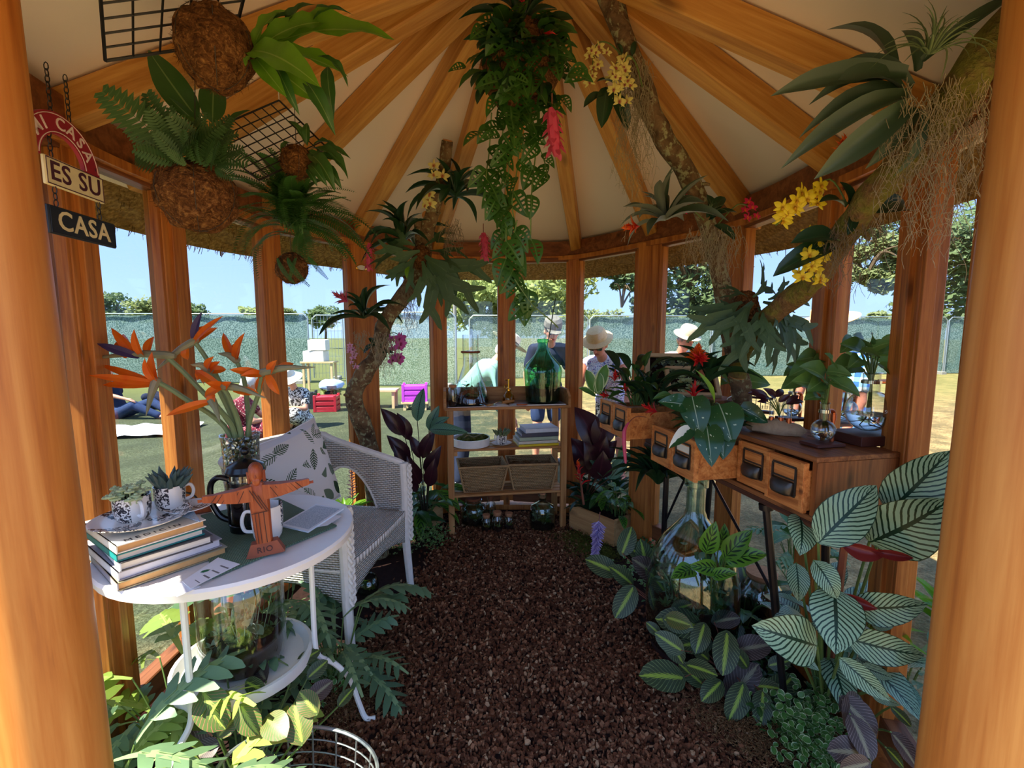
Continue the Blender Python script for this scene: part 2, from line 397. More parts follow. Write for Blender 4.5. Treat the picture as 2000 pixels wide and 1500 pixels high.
def chips(n, seed):
    rg = np.random.default_rng(seed); vs = []; fs = []; tone = []
    poly = [(-.78, .9), (-.68, 1.7), (-.48, 2.4), (-.42, 3.25), (.36, 3.25), (.42, 2.7), (.60, 1.9), (.72, 1.3), (.80, .9)]
    def inside(x, y):
        c = False; j = len(poly)-1
        for i in range(len(poly)):
            if (poly[i][1] > y) != (poly[j][1] > y) and x < (poly[j][0]-poly[i][0])*(y-poly[i][1])/(poly[j][1]-poly[i][1])+poly[i][0]: c = not c
            j = i
        return c
    k = 0
    while k < n:
        x, y = rg.uniform(-.82, .82), 1.0+2.3*rg.random()**1.5
        if not inside(x+rg.normal()*.05, y): continue
        k += 1
        s = rg.uniform(.003, .0095)*(1+.15*(y-1)); a0 = rg.uniform(0, 6.28); asp = rg.uniform(.3, .8); nv = 5
        tx, ty = rg.normal(0, .35, 2); z = rg.uniform(.004, .016); o = len(vs); th = rg.uniform(.002, .004); tn = rg.random()**1.3
        for ring_ in (0, 1):
            for i in range(nv):
                a = 2*PI*i/nv; r = s*(.75+.45*rg.random()) if ring_ == 0 else None
                if ring_ == 0:
                    px, py = r*math.cos(a), r*asp*math.sin(a); qx = px*math.cos(a0)-py*math.sin(a0); qy = px*math.sin(a0)+py*math.cos(a0)
                    vs.append((x+qx, y+qy, z+qx*tx+qy*ty+th)); 
                else:
                    b = vs[o+i]; vs.append((b[0], b[1], b[2]-th*2.5))
                tone.append(tn)
        fs.append(tuple(o+i for i in range(nv))); fs += [(o+i, o+nv+i, o+nv+(i+1) % nv, o+(i+1) % nv) for i in range(nv)]
    me = bpy.data.meshes.new('bark_chips'); me.from_pydata(vs, [], fs); at_ = me.attributes.new('tone', 'FLOAT', 'POINT'); at_.data.foreach_set('value', tone)
    me.materials.append(M['bark']); return link('bark_chips', me)
o = chips(36000, 5); tag(o, 'reddish brown bark chips strewn over the hut floor', 'mulch', None, 'stuff')
# ---------------------------------------------------------------- outside: fence, trees, people, crates
GZ = -.15
def fenmat(nm, a, b, tr):
    t = NT(nm); v = t.coord('Object', (1, 1, 1)); f1 = t.noise(v, 34, 3, .7); f2 = t.noise(v, 1.1, 3)
    col = t.mix(t.ramp(f1, [(.42, (0, 0, 0)), (.60, (1, 1, 1))]), a, b); col = t.mix(t.math('MULTIPLY', f2, .45), col, tuple(k*.55 for k in a[:3])+(1,))
    p = t.bsdf(col, .85, 0, .1); x = t.n('ShaderNodeBsdfTransparent'); mx = t.n('ShaderNodeMixShader'); mx.inputs[0].default_value = tr
    t.t.links.new(p, mx.inputs[1]); t.t.links.new(x.outputs[0], mx.inputs[2]); return t.done(mx.outputs[0])
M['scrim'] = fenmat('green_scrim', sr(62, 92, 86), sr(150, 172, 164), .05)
M['scrim_glare'] = fenmat('sun_glare_scrim', sr(78, 106, 92), sr(172, 186, 172), .25)  # the same scrim with sun glare mixed into paler colours
M['galv'] = flat('galvanised_tube', sr(176, 184, 186), .4, .8)
M['concrete'] = flat('concrete', sr(140, 136, 128), .9)
def fence(pts, names):
    for i in range(len(pts)-1):
        (x0, y0), (x1, y1) = pts[i], pts[i+1]; a, b = V(x0, y0, GZ), V(x1, y1, GZ); L = (b-a).length-.06; mid = (a+b)/2
        lab, mt = names[i]; fr = frame(mid, V(-(b-a).y, (b-a).x, 0), V(0, 0, 1)); h = 1.98
        t = thing('fence_panel', lab, 'fence', fr, 'temporary fence panels round the field')
        pts_ = [(L/2, 0, .05), (L/2, 0, h-.12), (L/2-.12, 0, h), (-L/2+.12, 0, h), (-L/2, 0, h-.12), (-L/2, 0, .05)]
        obj('tube_frame', MB().tube(cat(pts_[1:5], 3) and pts_, .021, 6), M['galv'], t)
        g = MB(); nx, nz = 10, 6; vs = []; rg = random.Random(i)
        for k in range(nz+1):
            for j in range(nx+1):
                vs.append(((j/nx-.5)*(L-.02), .03+rg.uniform(0, .045)*(0 < j < nx), .03+(h-.06-rg.uniform(0, .03)*(k == nz))*k/nz))
        g.add(vs, [(k*(nx+1)+j, k*(nx+1)+j+1, (k+1)*(nx+1)+j+1, (k+1)*(nx+1)+j) for k in range(nz) for j in range(nx)])
        if mt: obj('scrim', g, M[mt], t)
        else:
            for k in range(7): obj('wire', MB().tube([(-L/2, 0, .2+k*.26), (L/2, 0, .2+k*.26)], .006, 4), M['galv'], t)
            for k in range(9): obj('wire', MB().tube([(-L/2+L*(k+.5)/9, 0, .05), (-L/2+L*(k+.5)/9, 0, h)], .006, 4), M['galv'], t)
        obj('foot', MB().box((L/2-.22, 0, .04), (.2, .5, .12), None, .02), M['concrete'], t)
def gp(px, Y): return (at(px, 650, Y).x, Y)
fence([(-19.5, 12.6), gp(-40, 13.2), gp(330, 13.3), gp(604, 13.4)], [('dark green scrim fence panel hidden mostly by the round porch post', 'scrim'), ('dark green scrim fence panel below the two far round trees', 'scrim'), ('dark green scrim fence panel behind the bird of paradise flowers', 'scrim')])
fence([gp(608, 14.4), gp(672, 14.6)], [('open wire fence panel with no scrim behind the white boxes', None)])
fence([gp(672, 12.6), gp(892, 12.4)], [('pale sunlit scrim fence panel behind the magenta crate', 'scrim_glare')])
fence([gp(915, 14.6), gp(1150, 14.8), gp(1390, 15.2), gp(1620, 15.8), gp(1850, 16.4), gp(2080, 17.0)], [('pale scrim fence panel behind the visitors at the bench', 'scrim_glare'), ('green scrim fence panel behind the straw hat', 'scrim'), ('green scrim fence panel behind the staghorn fern', 'scrim'), ('green scrim fence panel behind the plaid shirt', 'scrim'), ('green scrim fence panel beyond the rightmost window', 'scrim')])
pw = thing('timber_post', 'tall weathered timber pole standing behind the pale fence', 'pole', at(890, 745, 12.9)*1)
pw.location.z = GZ; obj('shaft', MB().tube([(0, 0, 0), (0, 0, 2.6)], .05, 8), M['concrete'], pw)
# trees
def tree(px, ptop, pbot, Y, wpx, lab, seed, tone=(.10, .20, .05), lean=0, leaf=.16, n=None, cl=None, tdx=0):
    rg = random.Random(seed); c = at(px, (ptop+pbot)/2, Y); k = ppm(c); rx = wpx/2*k; rz = (pbot-ptop)/2*k
    t = thing('tree', lab, 'tree', V(c.x, c.y, GZ))
    H = c.z-GZ
    if True:
        tb = MB().tube(cat([(tdx, 0, 0), (tdx+.05*H, .02, H*.5), (tdx*.6, 0, H), (rx*.1, 0, H+rz*.4)], 4), [max(.12, rz*.09)*(1-.06*i) for i in range(13)], 7)
        for q in range(5):
            a = rg.uniform(0, 6.28); tb.tube(cat([(0, 0, H*.8), (rx*.35*math.cos(a), rx*.3*math.sin(a), H+rz*.1), (rx*.8*math.cos(a), rx*.6*math.sin(a), H+rz*.3*rg.uniform(-.5, 1.5))], 4), [rz*.05*(1-.1*i) for i in range(9)], 5)
        obj('trunk', tb, M['bark_grey'], t)
    g = MB(); cl = cl or [(rg.uniform(-.75, .75), rg.uniform(-.6, .6), rg.uniform(-.8, .62), rg.uniform(.3, .5)) for _ in range(34)]
    n = n or int(min(9000, max(1500, (rx*rz)/(leaf*leaf)*14)))
    for _ in range(n):
        q = rg.choice(cl); d = V(rg.gauss(0, 1), rg.gauss(0, 1), rg.gauss(0, 1)).normalized()*q[3]*rg.random()**.35
        sq = math.sqrt(max(.05, 1-min(1, abs(q[2]))**2)); p = V((q[0]*sq+d.x)*rx, (q[1]*sq+d.y)*rx*.8, H+(q[2]+d.z*.8)*rz)
        if p.z < .25: continue
        u = V(rg.gauss(0, 1), rg.gauss(0, 1), rg.gauss(0, .7)).normalized(); v2 = u.orthogonal().normalized(); s = leaf*rg.uniform(.5, 1.1)
        g.add([p-u*s, p+v2*s*.55, p+u*s, p-v2*s*.55], [(0, 1, 2, 3)])
    mn = 'tree_leaves_%d' % seed; tt = NT(mn); nz = tt.noise(tt.coord('Object'), 1.2/max(.3, rz*.4), 3)
    M[mn] = tt.done(leafsh(tt, tt.mix(nz, tuple(k*.75 for k in tone)+(1,), tuple(k*1.8 for k in tone)+(1,)), .6, .45))
    o = obj('foliage', g, M[mn], t, False); o['kind'] = 'stuff'; return t
def leafsh(t, col, rough=.4, trl=.3, spec=.4, normal=None):
    p = t.bsdf(col, rough, 0, spec, normal); tl = t.n('ShaderNodeBsdfTranslucent'); t.set(tl.inputs[0], col)
    mx = t.n('ShaderNodeMixShader'); mx.inputs[0].default_value = trl; t.t.links.new(p, mx.inputs[1]); t.t.links.new(tl.outputs[0], mx.inputs[2]); return mx.outputs[0]
M['bark_grey'] = flat('tree_bark', sr(96, 80, 62), .9, 0, .1, .2, 12, .5)
OL, LG, DK = (.20, .23, .09), (.26, .30, .10), (.12, .17, .07)
tree(222, 570, 628, 40, 88, 'round dark tree beyond the fence seen past the first slim mullion', 11, DK, leaf=.22)
tree(300, 578, 628, 38, 96, 'olive green round tree beyond the fence between the first two mullions', 12, OL, leaf=.22)
tree(372, 590, 630, 44, 60, 'small dark tree beyond the fence half behind the second mullion', 13, DK, leaf=.22)
tree(505, 598, 632, 46, 74, 'low pale tree above the fence behind the third mullion', 14, LG, leaf=.22)
tree(552, 599, 632, 44, 60, 'low green tree above the fence beside the third mullion', 15, OL, leaf=.22)
tree(632, 592, 640, 42, 60, 'small grey green tree above the open wire fence panel', 16, DK, leaf=.2)
tree(760, 600, 640, 40, 50, 'low tree above the pale fence between the curved branch and its pink orchid', 17, OL, leaf=.2)
tree(1000, 505, 660, 24, 310, 'large sunny tree in light leaf above the potting bench', 18, LG, leaf=.21, n=9000)
tree(1118, 608, 645, 44, 66, 'small tree between the large sunny tree and the round one', 19, DK, leaf=.2)
tree(1182, 598, 640, 42, 92, 'round bushy tree above the straw hat', 20, OL, leaf=.2)
tree(1345, 380, 690, 19, 220, 'tall leafy oak behind the right-hand slanting branch', 21, DK, leaf=.17, n=6000)
tree(1395, 560, 640, 34, 130, 'lower oak behind the foot of the slanting branch', 22, OL, leaf=.2)
tree(1715, 606, 628, 50, 60, 'far small tree on the skyline beside the last slim mullion', 23, OL, leaf=.22)
tree(1905, 330, 640, 19, 330, 'big oak filling the last window on the right', 24, DK, leaf=.17, n=9000)
tree(1690, 420, 590, 18, 150, 'spreading oak bough beyond the hanging moss', 25, OL, leaf=.15, n=4200, cl=[(.8, 0, -.1, .35), (.5, 0, .3, .35), (.2, 0, -.4, .3), (-.1, .1, .1, .25), (-.4, 0, -.35, .25), (-.7, 0, -.6, .2), (.6, 0, -.55, .35), (.3, .2, .75, .3)], tdx=2.6)
tree(1215, 520, 612, 16, 150, 'oak bough hanging in at the top of the straw hat window', 26, DK, leaf=.13, n=1700, cl=[(-.4, 0, .7, .3), (.1, 0, .5, .3), (.35, 0, .1, .22), (.45, 0, -.45, .16), (.75, 0, .4, .3), (-.1, 0, .2, .2), (.7, 0, -.8, .18)], tdx=1.0)
# people
def hexa(name, caps, vox, mat, parent, smooth_it=6, balls=()):
    mb = MB()
    for (a, b, r0, r1) in caps:
        a, b = Vector(a), Vector(b); d = b-a; L = max(d.length, 1e-4); n = 8
        prof = [(r0*math.sin(PI/2*i/3), -r0*math.cos(PI/2*i/3)) for i in range(4)]+[(r1*math.cos(PI/2*i/3), L+r1*math.sin(PI/2*i/3)) for i in range(4)]
        q = d.to_track_quat('Z', 'Y').to_matrix().to_4x4() if d.length > 1e-4 else Matrix.Identity(4)
        mb.lathe(prof, 12, Matrix.Translation(a) @ q)
    for bl in balls: mb.ball(*bl)
    o = obj(name, mb, mat, parent, True, sharp=False)
    r = o.modifiers.new('r', 'REMESH'); r.mode = 'VOXEL'; r.voxel_size = vox; r.use_smooth_shade = True
    s_ = o.modifiers.new('s', 'SMOOTH'); s_.factor = .5; s_.iterations = smooth_it; return o
def clothmat(nm, c1, c2, c3=None, scale=26, th=.5):
    t = NT(nm); v = t.coord(); a = t.ramp(t.noise(v, scale, 2, .6, .8), [(th-.03, (0, 0, 0)), (th+.03, (1, 1, 1))]); col = t.mix(a, c1, c2)
    if c3: col = t.mix(t.ramp(t.noise(v, scale*1.6, 2), [(.60, (0, 0, 0)), (.64, (1, 1, 1))]), col, c3)
    return t.done(t.bsdf(col, .85, 0, .15, t.bump(t.noise(v, 9, 2), .35, .02)))
M['skin'] = flat('skin', sr(214, 150, 122), .5, 0, .3, .05, 14); M['skin_tan'] = flat('sunned_skin', sr(206, 128, 104), .5, 0, .3, .06, 14)
M['eye'] = flat('dark_eye', sr(30, 22, 20), .2); M['lip'] = flat('lips', sr(170, 84, 76), .45)
M['hair_w'] = flat('white_hair', sr(214, 208, 200), .7); M['hair_b'] = flat('brown_hair', sr(112, 86, 64), .7)
M['sunglass'] = flat('dark_lens', sr(20, 20, 24), .1, 0, .6)
def person(name_lab, loc, rz, sc=1, bend=0, head_pitch=0, seat=False, hands=None, mats=None, hat=None, hair='hair_b', vox=.008, sleeves='none', shades=False, lower='shorts', strap=None, armr=1.0):
    """local frame: +Y is forward, x to the person's side; seated people rest on the ground"""
    t = thing('person', name_lab, 'person', T(loc, rz, s=sc)); m = mats
    hipz = .10 if seat else .88; pel = V(0, 0, hipz); sp_ = V(0, math.sin(bend), math.cos(bend)); nrm = V(0, math.cos(bend), -math.sin(bend))
    chest = pel+sp_*.40; neck = pel+sp_*.53; hd = bend*.6+head_pitch; hs = V(0, math.sin(hd), math.cos(hd)); hn = V(0, math.cos(hd), -math.sin(hd)); head = neck+sp_*.04+hs*.14+hn*.02
    caps = [(pel, pel+sp_*.15, .125, .115), (pel+sp_*.15, chest, .11, .125), (pel+V(-.07, 0, 0), pel+V(.07, 0, 0), .11, .11), (chest+V(-.09, 0, 0), chest+V(.09, 0, 0), .10, .10), (chest+V(-.12, 0, 0)+sp_*.08, chest+V(.12, 0, 0)+sp_*.08, .06, .06), (neck-sp_*.06, head-hs*.05, .055, .05)]
    legs = []; arms = []; hl = []
    for s_ in (-1, 1):
        hip = pel+V(s_*.085, 0, -.03)
        if seat: knee = V(s_*.2, .40, .24); foot = V(s_*.06, .34, .05) if seat == 'cross' else V(s_*.14, .78, .05)
        else: knee = V(s_*.10, .03, .47); foot = V(s_*.11, -.02, .07)
        toe = foot+V(s_*.02, .13, -.035); legs.append((hip, knee, foot, toe))
        sh = chest+V(s_*.175, 0, 0)+sp_*.075; h = (hands or {}).get(s_, V(s_*.26, .12, hipz+.05)); h = Vector(h)
        d = h-sh; L = d.length; up, lo = .28, .26
        if L > (up+lo)*.98: h = sh+d.normalized()*(up+lo)*.98; d = h-sh; L = d.length
        aa = (up*up-lo*lo+L*L)/(2*L); hh = math.sqrt(max(0, up*up-aa*aa)); dn = d.normalized(); o_ = V(s_*.8, -.5, -.5); o_ = (o_-dn*o_.dot(dn)).normalized()
        el = sh+dn*aa+o_*hh; arms.append((sh, el, h)); hl.append((s_, el, h))
    bodycaps = list(caps)
    for (hip, knee, foot, toe) in legs: bodycaps += [(hip, knee, .085, .055), (knee, knee.lerp(foot, .4), .055, .052), (knee.lerp(foot, .4), foot, .052, .036), (foot, toe, .04, .03)]
    for (sh, el, h) in arms: bodycaps += [(sh, el, .05*armr, .038*armr), (el, h, .038*armr, .025)]
    for (s_, el, h) in hl:                                      # palm, four fingers and a thumb, slightly curled
        d = (h-el).normalized(); sd_ = d.cross(V(0, 0, 1)); sd_ = (sd_ if sd_.length > .1 else d.cross(V(0, 1, 0))).normalized(); dn = sd_.cross(d)
        if dn.z > 0: dn = -dn
        bodycaps.append((h, h+d*.055, .024, .030))
        for q, fl in enumerate((.062, .075, .07, .055)):
            b0 = h+d*.075+sd_*(q-1.5)*.0185; b1 = b0+d*fl*.55+dn*.006; b2 = b1+d*fl*.40+dn*.022; bodycaps += [(b0, b1, .009, .0082), (b1, b2, .0082, .007)]
        b0 = h+d*.02-sd_*.024*s_; b1 = b0+d*.03-sd_*.024*s_; bodycaps += [(b0, b1, .011, .010), (b1, b1+d*.032+dn*.012, .010, .008)]
    Mh = frame(head, hn, hs); q3 = Mh.to_3x3()
    balls = [(head+hs*.015, (.076, .095, .105), 16, 12, 0, 3, 0, q3), (head-hs*.055+hn*.025, (.055, .062, .06), 12, 8, 0, 3, 0, q3), (head+hn*.098-hs*.01, (.013, .022, .022), 8, 6, 0, 3, 0, q3)]
    for s_ in (-1, 1): balls.append((head+q3 @ V(s_*.078, -.005, -.01), (.012, .022, .032), 8, 6, 0, 3, 0, q3))
    hexa('body', bodycaps, vox, M[m.get('skin', 'skin')], t, 5, balls)
    for s_ in (-1, 1):
        if shades: obj('lens', MB().ball(head+q3 @ V(s_*.036, .083, .012), (.034, .014, .024), 12, 8, M=q3), M['sunglass'], t)
        else: obj('eye', MB().ball(head+q3 @ V(s_*.032, .082, .012), (.013, .008, .009), 8, 6, M=q3), M['eye'], t)
    if shades: obj('spectacle_frame', MB().tube([head+q3 @ V(-.08, 0, .015), head+q3 @ V(-.066, .075, .016), head+q3 @ V(0, .098, .016), head+q3 @ V(.066, .075, .016), head+q3 @ V(.08, 0, .015)], .004, 5), M['sunglass'], t)
    obj('mouth', MB().ball(head+q3 @ V(0, .084, -.052), (.024, .008, .008), 10, 6, M=q3), M['lip'], t)
    hb = MB(); hb.ball(head+q3 @ V(0, -.012, .028), (.085, .096, .098), 16, 10, .06, 9, 3, q3); hb.ball(head+q3 @ V(0, -.05, -.03), (.072, .055, .07), 12, 8, .08, 9, 2, q3); hexa('hair', [], .01, M[hair], t, 2).data = hb.mesh('hair', M[hair])
    # clothes
    g = .012; top = [(a, b, r0+g, r1+g) for (a, b, r0, r1) in caps[:5]]
    for (sh, el, h) in arms:
        if sleeves == 'short': top.append((sh, sh.lerp(el, .62), .05+g*1.4, .047+g*1.4))
        elif sleeves == 'long': top += [(sh, el, .05+g*1.4, .04+g*1.4), (el, el.lerp(h, .88), .04+g*1.4, .03+g)]
        else: top.append((sh, sh, .050+g*.3, .050+g*.3))
    hexa('shirt', top, max(.011, vox), M[m['top']], t, 5)
    if lower:
        lo = [(pel+V(-.07, 0, 0), pel+V(.07, 0, 0), .11+g*.8, .11+g*.8)]
        for (hip, knee, foot, toe) in legs:
            if lower == 'skirt': lo += [(hip, knee, .12, .13), (pel, knee, .12, .12)]
            else:
                lo.append((hip, knee if lower == 'trousers' else hip.lerp(knee, .8), .085+g*1.5, .062+g*1.6))
                if lower == 'trousers': lo.append((knee, knee.lerp(foot, .93), .058+g*1.3, .045+g*1.3))
        hexa('trousers' if lower != 'skirt' else 'skirt', lo, max(.011, vox), M[m['low']], t, 5)
    for (hip, knee, foot, toe) in legs: hexa('shoe', [(foot-V(0, .03, .03), toe, .045, .038)], .012, M[m.get('shoe', 'sunglass')], t, 4)
    if strap: obj('strap', MB().tube(cat([neck+V(-.06, -.03, 0), chest+V(-.05, 0, 0)+nrm*.125, chest+V(.02, 0, 0)-sp_*.2+nrm*.135, pel+V(.1, .05, .1)+nrm*.08], 5), .010, 6), M[strap], t)
    if hat:
        kind, mt = hat; Hm = frame(head+hs*.062-hn*.005, hn, hs)
        if kind == 'brim': pr = [(.145, -.012), (.15, -.004), (.125, .010), (.098, .014), (.096, .03), (.092, .075), (.075, .10), (.04, .108), (0, .109)]
        elif kind == 'wide': pr = [(.20, .012), (.205, .018), (.15, .020), (.098, .022), (.095, .06), (.085, .105), (.05, .118), (.02, .108), (0, .106)]
        elif kind == 'sun': pr = [(.185, -.06), (.19, -.052), (.14, -.01), (.102, .03), (.098, .06), (.08, .105), (.04, .12), (0, .122)]
        else: pr = [(.097, -.005), (.098, .02), (.09, .07), (.06, .10), (0, .108)]
        h_ = obj('hat', MB().lathe(pr, 28, Hm), M[mt], t)
        md = h_.modifiers.new('s', 'SOLIDIFY'); md.thickness = .005
        if kind in ('wide', 'brim'): obj('hat_band', MB().lathe([(.0985, .018), (.0975, .043)], 24, Hm), M['hatband' if kind == 'wide' else mt], t)
        if kind == 'cap': obj('peak', MB().prism([(-.075, .06), (-.06, .15), (0, .175), (.06, .15), (.075, .06)], -.004, .004, Hm), M[mt], t)
    return t
M['straw'] = flat('straw_hat_weave', sr(232, 192, 140), .85, 0, .1, .12, 90, .3); M['white_hat'] = flat('white_felt', sr(236, 226, 208), .9, 0, .1, .05)
M['hatband'] = flat('dark_hat_band', sr(54, 44, 46), .8); M['grey_cap'] = flat('grey_cap_cloth', sr(120, 116, 108), .9, 0, .1, .3, 30)
M['floral'] = clothmat('floral_print', sr(226, 226, 240), sr(84, 96, 168), sr(214, 110, 140), 62, .55); M['dress'] = clothmat('maroon_floral', sr(132, 44, 62), sr(92, 28, 44), sr(226, 190, 180), 34, .5)
M['blackwhite'] = clothmat('black_white_print', sr(226, 222, 214), sr(40, 38, 44), None, 30, .5)
M['teal'] = flat('teal_jacket', sr(142, 190, 182), .8, 0, .1, .06, 8, .3); M['navy'] = flat('navy_cloth', sr(40, 46, 66), .85, 0, .1, .1, 9, .3); M['denim'] = flat('denim', sr(48, 62, 96), .85, 0, .1, .15, 20)
M['salmon'] = flat('salmon_cloth', sr(216, 116, 92), .85, 0, .1, .06, 9); M['pinkshirt'] = flat('pale_pink_cloth', sr(226, 196, 196), .85, 0, .1, .06, 9); M['greyshirt'] = flat('grey_cloth', sr(150, 146, 148), .85, 0, .1)
M['bluehat'] = flat('beige_hat_cloth', sr(216, 200, 170), .85)
t = NT('blue_plaid'); v = t.coord('Object'); wv = []
for ax in (0, 2):
    s_ = t.n('ShaderNodeSeparateXYZ'); t.set(s_.inputs[0], v); wv.append(t.math('GREATER_THAN', t.math('SINE', t.math('MULTIPLY', s_.outputs[ax], 95)), .1))
M['plaid'] = t.done(t.bsdf(t.mix(wv[0], t.mix(wv[1], sr(52, 104, 190), sr(120, 186, 226)), t.mix(wv[1], sr(130, 190, 232), sr(232, 240, 246))), .85))
def gpt(px, Y): p = at(px, 750, Y); return V(p.x, Y, GZ)
person('woman in straw hat and dark glasses leaning to look in, floral sleeveless top', gpt(1198, 4.45), PI*.82, .93, .62, .25, hands={-1: V(-.26, .34, .62), 1: V(.30, .30, .62)}, mats=dict(skin='skin_tan', top='floral', low='blackwhite'), hat=('brim', 'straw'), hair='hair_w', shades=True, strap='navy', vox=.007)
person('person in white hat and pale teal jacket bending down beside the bench', gpt(896, 4.35), -PI*.42, .93, .78, .1, hands={-1: V(-.2, .5, .62), 1: V(.2, .55, .6)}, mats=dict(top='teal', low='navy'), hat=('wide', 'white_hat'), hair='hair_w', sleeves='long', lower='trousers', vox=.008)
person('man in grey cap, navy shirt and denim shorts behind the green demijohn', gpt(1066, 5.1), PI*1.04, .97, .42, .3, hands={-1: V(-.15, .36, .8), 1: V(.24, .2, .72)}, mats=dict(top='navy', low='denim'), hat=('cap', 'grey_cap'), sleeves='short', vox=.008)
person('visitor in beige brimmed hat behind the framed succulents', gpt(1306, 4.9), PI*1.1, .90, .35, .25, mats=dict(skin='skin_tan', top='pinkshirt', low='salmon'), hat=('brim', 'bluehat'), hair='hair_b', sleeves='short', vox=.009)
person('man in blue plaid shirt, straw hat and salmon shorts outside behind the flasks', gpt(1655, 3.3), PI*.62, .95, .36, .1, hands={-1: V(-.2, .34, .7), 1: V(.2, .36, .7)}, mats=dict(skin='skin_tan', top='plaid', low='salmon'), hat=('wide', 'straw'), hair='hair_w', sleeves='short', vox=.008)
person('woman in floppy cream sun hat and black and white print sitting on the grass', gpt(588, 7.2), PI*.9, .98, .25, .35, 'cross', {-1: V(-.1, .42, .36), 1: V(.12, .40, .36)}, mats=dict(top='blackwhite', low='blackwhite'), hat=('sun', 'white_hat'), sleeves='short', lower='skirt', vox=.011)
person('woman in maroon flowered dress sitting on the grass with a cup', gpt(455, 5.9), -PI*.38, 1.0, .2, .2, 'cross', {-1: V(-.05, .48, .34), 1: V(.12, .46, .34)}, mats=dict(top='dress', low='dress'), hair='hair_w', sleeves='short', lower='skirt', vox=.010)
person('person in navy lounging on a white blanket by the fence', gpt(230, 7.9), -PI*.5, 1.0, -.35, .2, 'out', {-1: V(-.3, -.25, .08), 1: V(.25, .45, .3)}, mats=dict(top='navy', low='denim'), sleeves='short', lower='trousers', vox=.012)
person('picnicker in red top sitting beside the person in navy', gpt(340, 9.0), PI*.6, 1.0, .1, .2, 'cross', mats=dict(top='salmon', low='navy'), sleeves='short', lower='trousers', vox=.012)
# things on the grass
def crate(px, Y, w_, d_, h_, lab, mt, z=0):
    p = gpt(px, Y); t = thing('crate', lab, 'crate', T((p.x, p.y, GZ+z), .15))
    obj('base', MB().box((0, 0, .015), (w_, d_, .03), None, .005), M[mt], t)
    for s_ in (-1, 1):
        for ax in (0, 1):
            L = w_ if ax == 0 else d_
            for k in range(3):
                c = (0, s_*(d_/2-.01), h_*(.2+.3*k)) if ax == 0 else (s_*(w_/2-.01), 0, h_*(.2+.3*k))
                obj('slat', MB().box(c, (L, .018, h_*.2) if ax == 0 else (.018, L, h_*.2), None, .003), M[mt], t)
        for s2 in (-1, 1): obj('corner_post', MB().box((s_*(w_/2-.02), s2*(d_/2-.02), h_/2), (.045, .045, h_), None, .004), M[mt], t)
    obj('lining', MB().box((0, 0, h_*.45), (w_-.06, d_-.06, h_*.85), None, .003), M[mt], t); return t
M['red_plastic'] = flat('red_plastic', sr(176, 30, 48), .45); M['black_plastic'] = flat('black_plastic', sr(34, 36, 42), .45); M['magenta'] = flat('magenta_plastic', sr(206, 72, 214), .45)
crate(637, 8.6, .40, .35, .31, 'red plastic crate standing on the grass', 'red_plastic'); crate(592, 8.9, .42, .35, .33, 'black plastic crate beside the red one', 'black_plastic'); crate(810, 8.8, .46, .36, .33, 'magenta plastic crate outside behind the purple leaved plant', 'magenta', .16)
M['pine'] = flat('pale_plywood', sr(214, 186, 140), .7, 0, .2, .1, 14); M['cardboard'] = flat('white_card_box', sr(232, 228, 220), .8)
def trestle(px, Y, w_, h_, lab, z=0, nm='trestle_table'):
    p = gpt(px, Y); t = thing(nm, lab, 'table', T((p.x, p.y, GZ), .05)); obj('tabletop', MB().box((0, 0, h_-.02), (w_, .4, .04), None, .004), M['pine'], t)
    for s_ in (-1, 1):
        for s2 in (-1, 1): obj('leg', MB().box((s_*(w_/2-.06), s2*.15, (h_-.04)/2), (.05, .05, h_-.04)), M['pine'], t)
trestle(745, 9.0, .62, .36, 'low pale wooden bench on the grass by the curved branch', nm='bench'); trestle(626, 11.6, .8, .74, 'pale trestle table carrying the white boxes'); trestle(812, 8.8, .5, .16, 'low pale stand under the magenta crate', nm='stand')
for k, (px, z, w_, lab) in enumerate([(620, .74, .5, 'white card box lowest on the trestle table'), (626, 1.012, .42, 'white card box on top of another on the trestle table')]):
    p = gpt(px, 11.6); t = thing('box', lab, 'box', T((p.x, p.y, GZ+z), .1*k)); obj('carton', MB().box((0, 0, .13), (w_, .36, .255), None, .004), M['cardboard'], t); obj('flap', MB().box((0, -.02, .262), (w_*.96, .3, .006), Euler((.05, 0, 0)).to_matrix()), M['cardboard'], t)
bk = MB(); n = 14; rg = random.Random(4)
vs = [((i/n-.5)*1.3, (j/n-.5)*.9, .02+.04*noise.noise(V(i*.5, j*.5, 2))+.02) for j in range(n+1) for i in range(n+1)]
bk.add(vs, [(j*(n+1)+i, j*(n+1)+i+1, (j+1)*(n+1)+i+1, (j+1)*(n+1)+i) for j in range(n) for i in range(n)])
M['white_cloth'] = flat('white_cloth', sr(240, 240, 244), .85, 0, .1, .03)
o = obj('blanket', bk, M['white_cloth'], None, M=T(gpt(272, 6.7), .2)); tag(o, 'rumpled white picnic blanket on the grass by the fence', 'blanket')
t = thing('flower_bucket', 'bucket of foliage under a pale cloth beside the red crate', 'bucket', gpt(646, 9.2)); obj('pail', MB().lathe([(0, 0), (.12, 0), (.15, .3), (.14, .3), (.0, .05)], 16), M['black_plastic'], t)
obj('cover', MB().ball((0, 0, .42), (.24, .2, .12), 16, 8, .25, 4, 2), flat('pale_blue_cloth', sr(176, 200, 232), .9), t)
g = MB()
for k in range(60):
    a = R_.uniform(0, 6.28); p = V(.1*math.cos(a), .1*math.sin(a), R_.uniform(.25, .4)); d = V(math.cos(a), math.sin(a), R_.uniform(-.6, .6))*.1; wv = d.orthogonal().normalized()*.03; g.add([p, p+d*.5+wv, p+d, p+d*.5-wv], [(0, 1, 2, 3)])
obj('foliage', g, M['tree_leaves_18'], t, False)['kind'] = 'stuff'
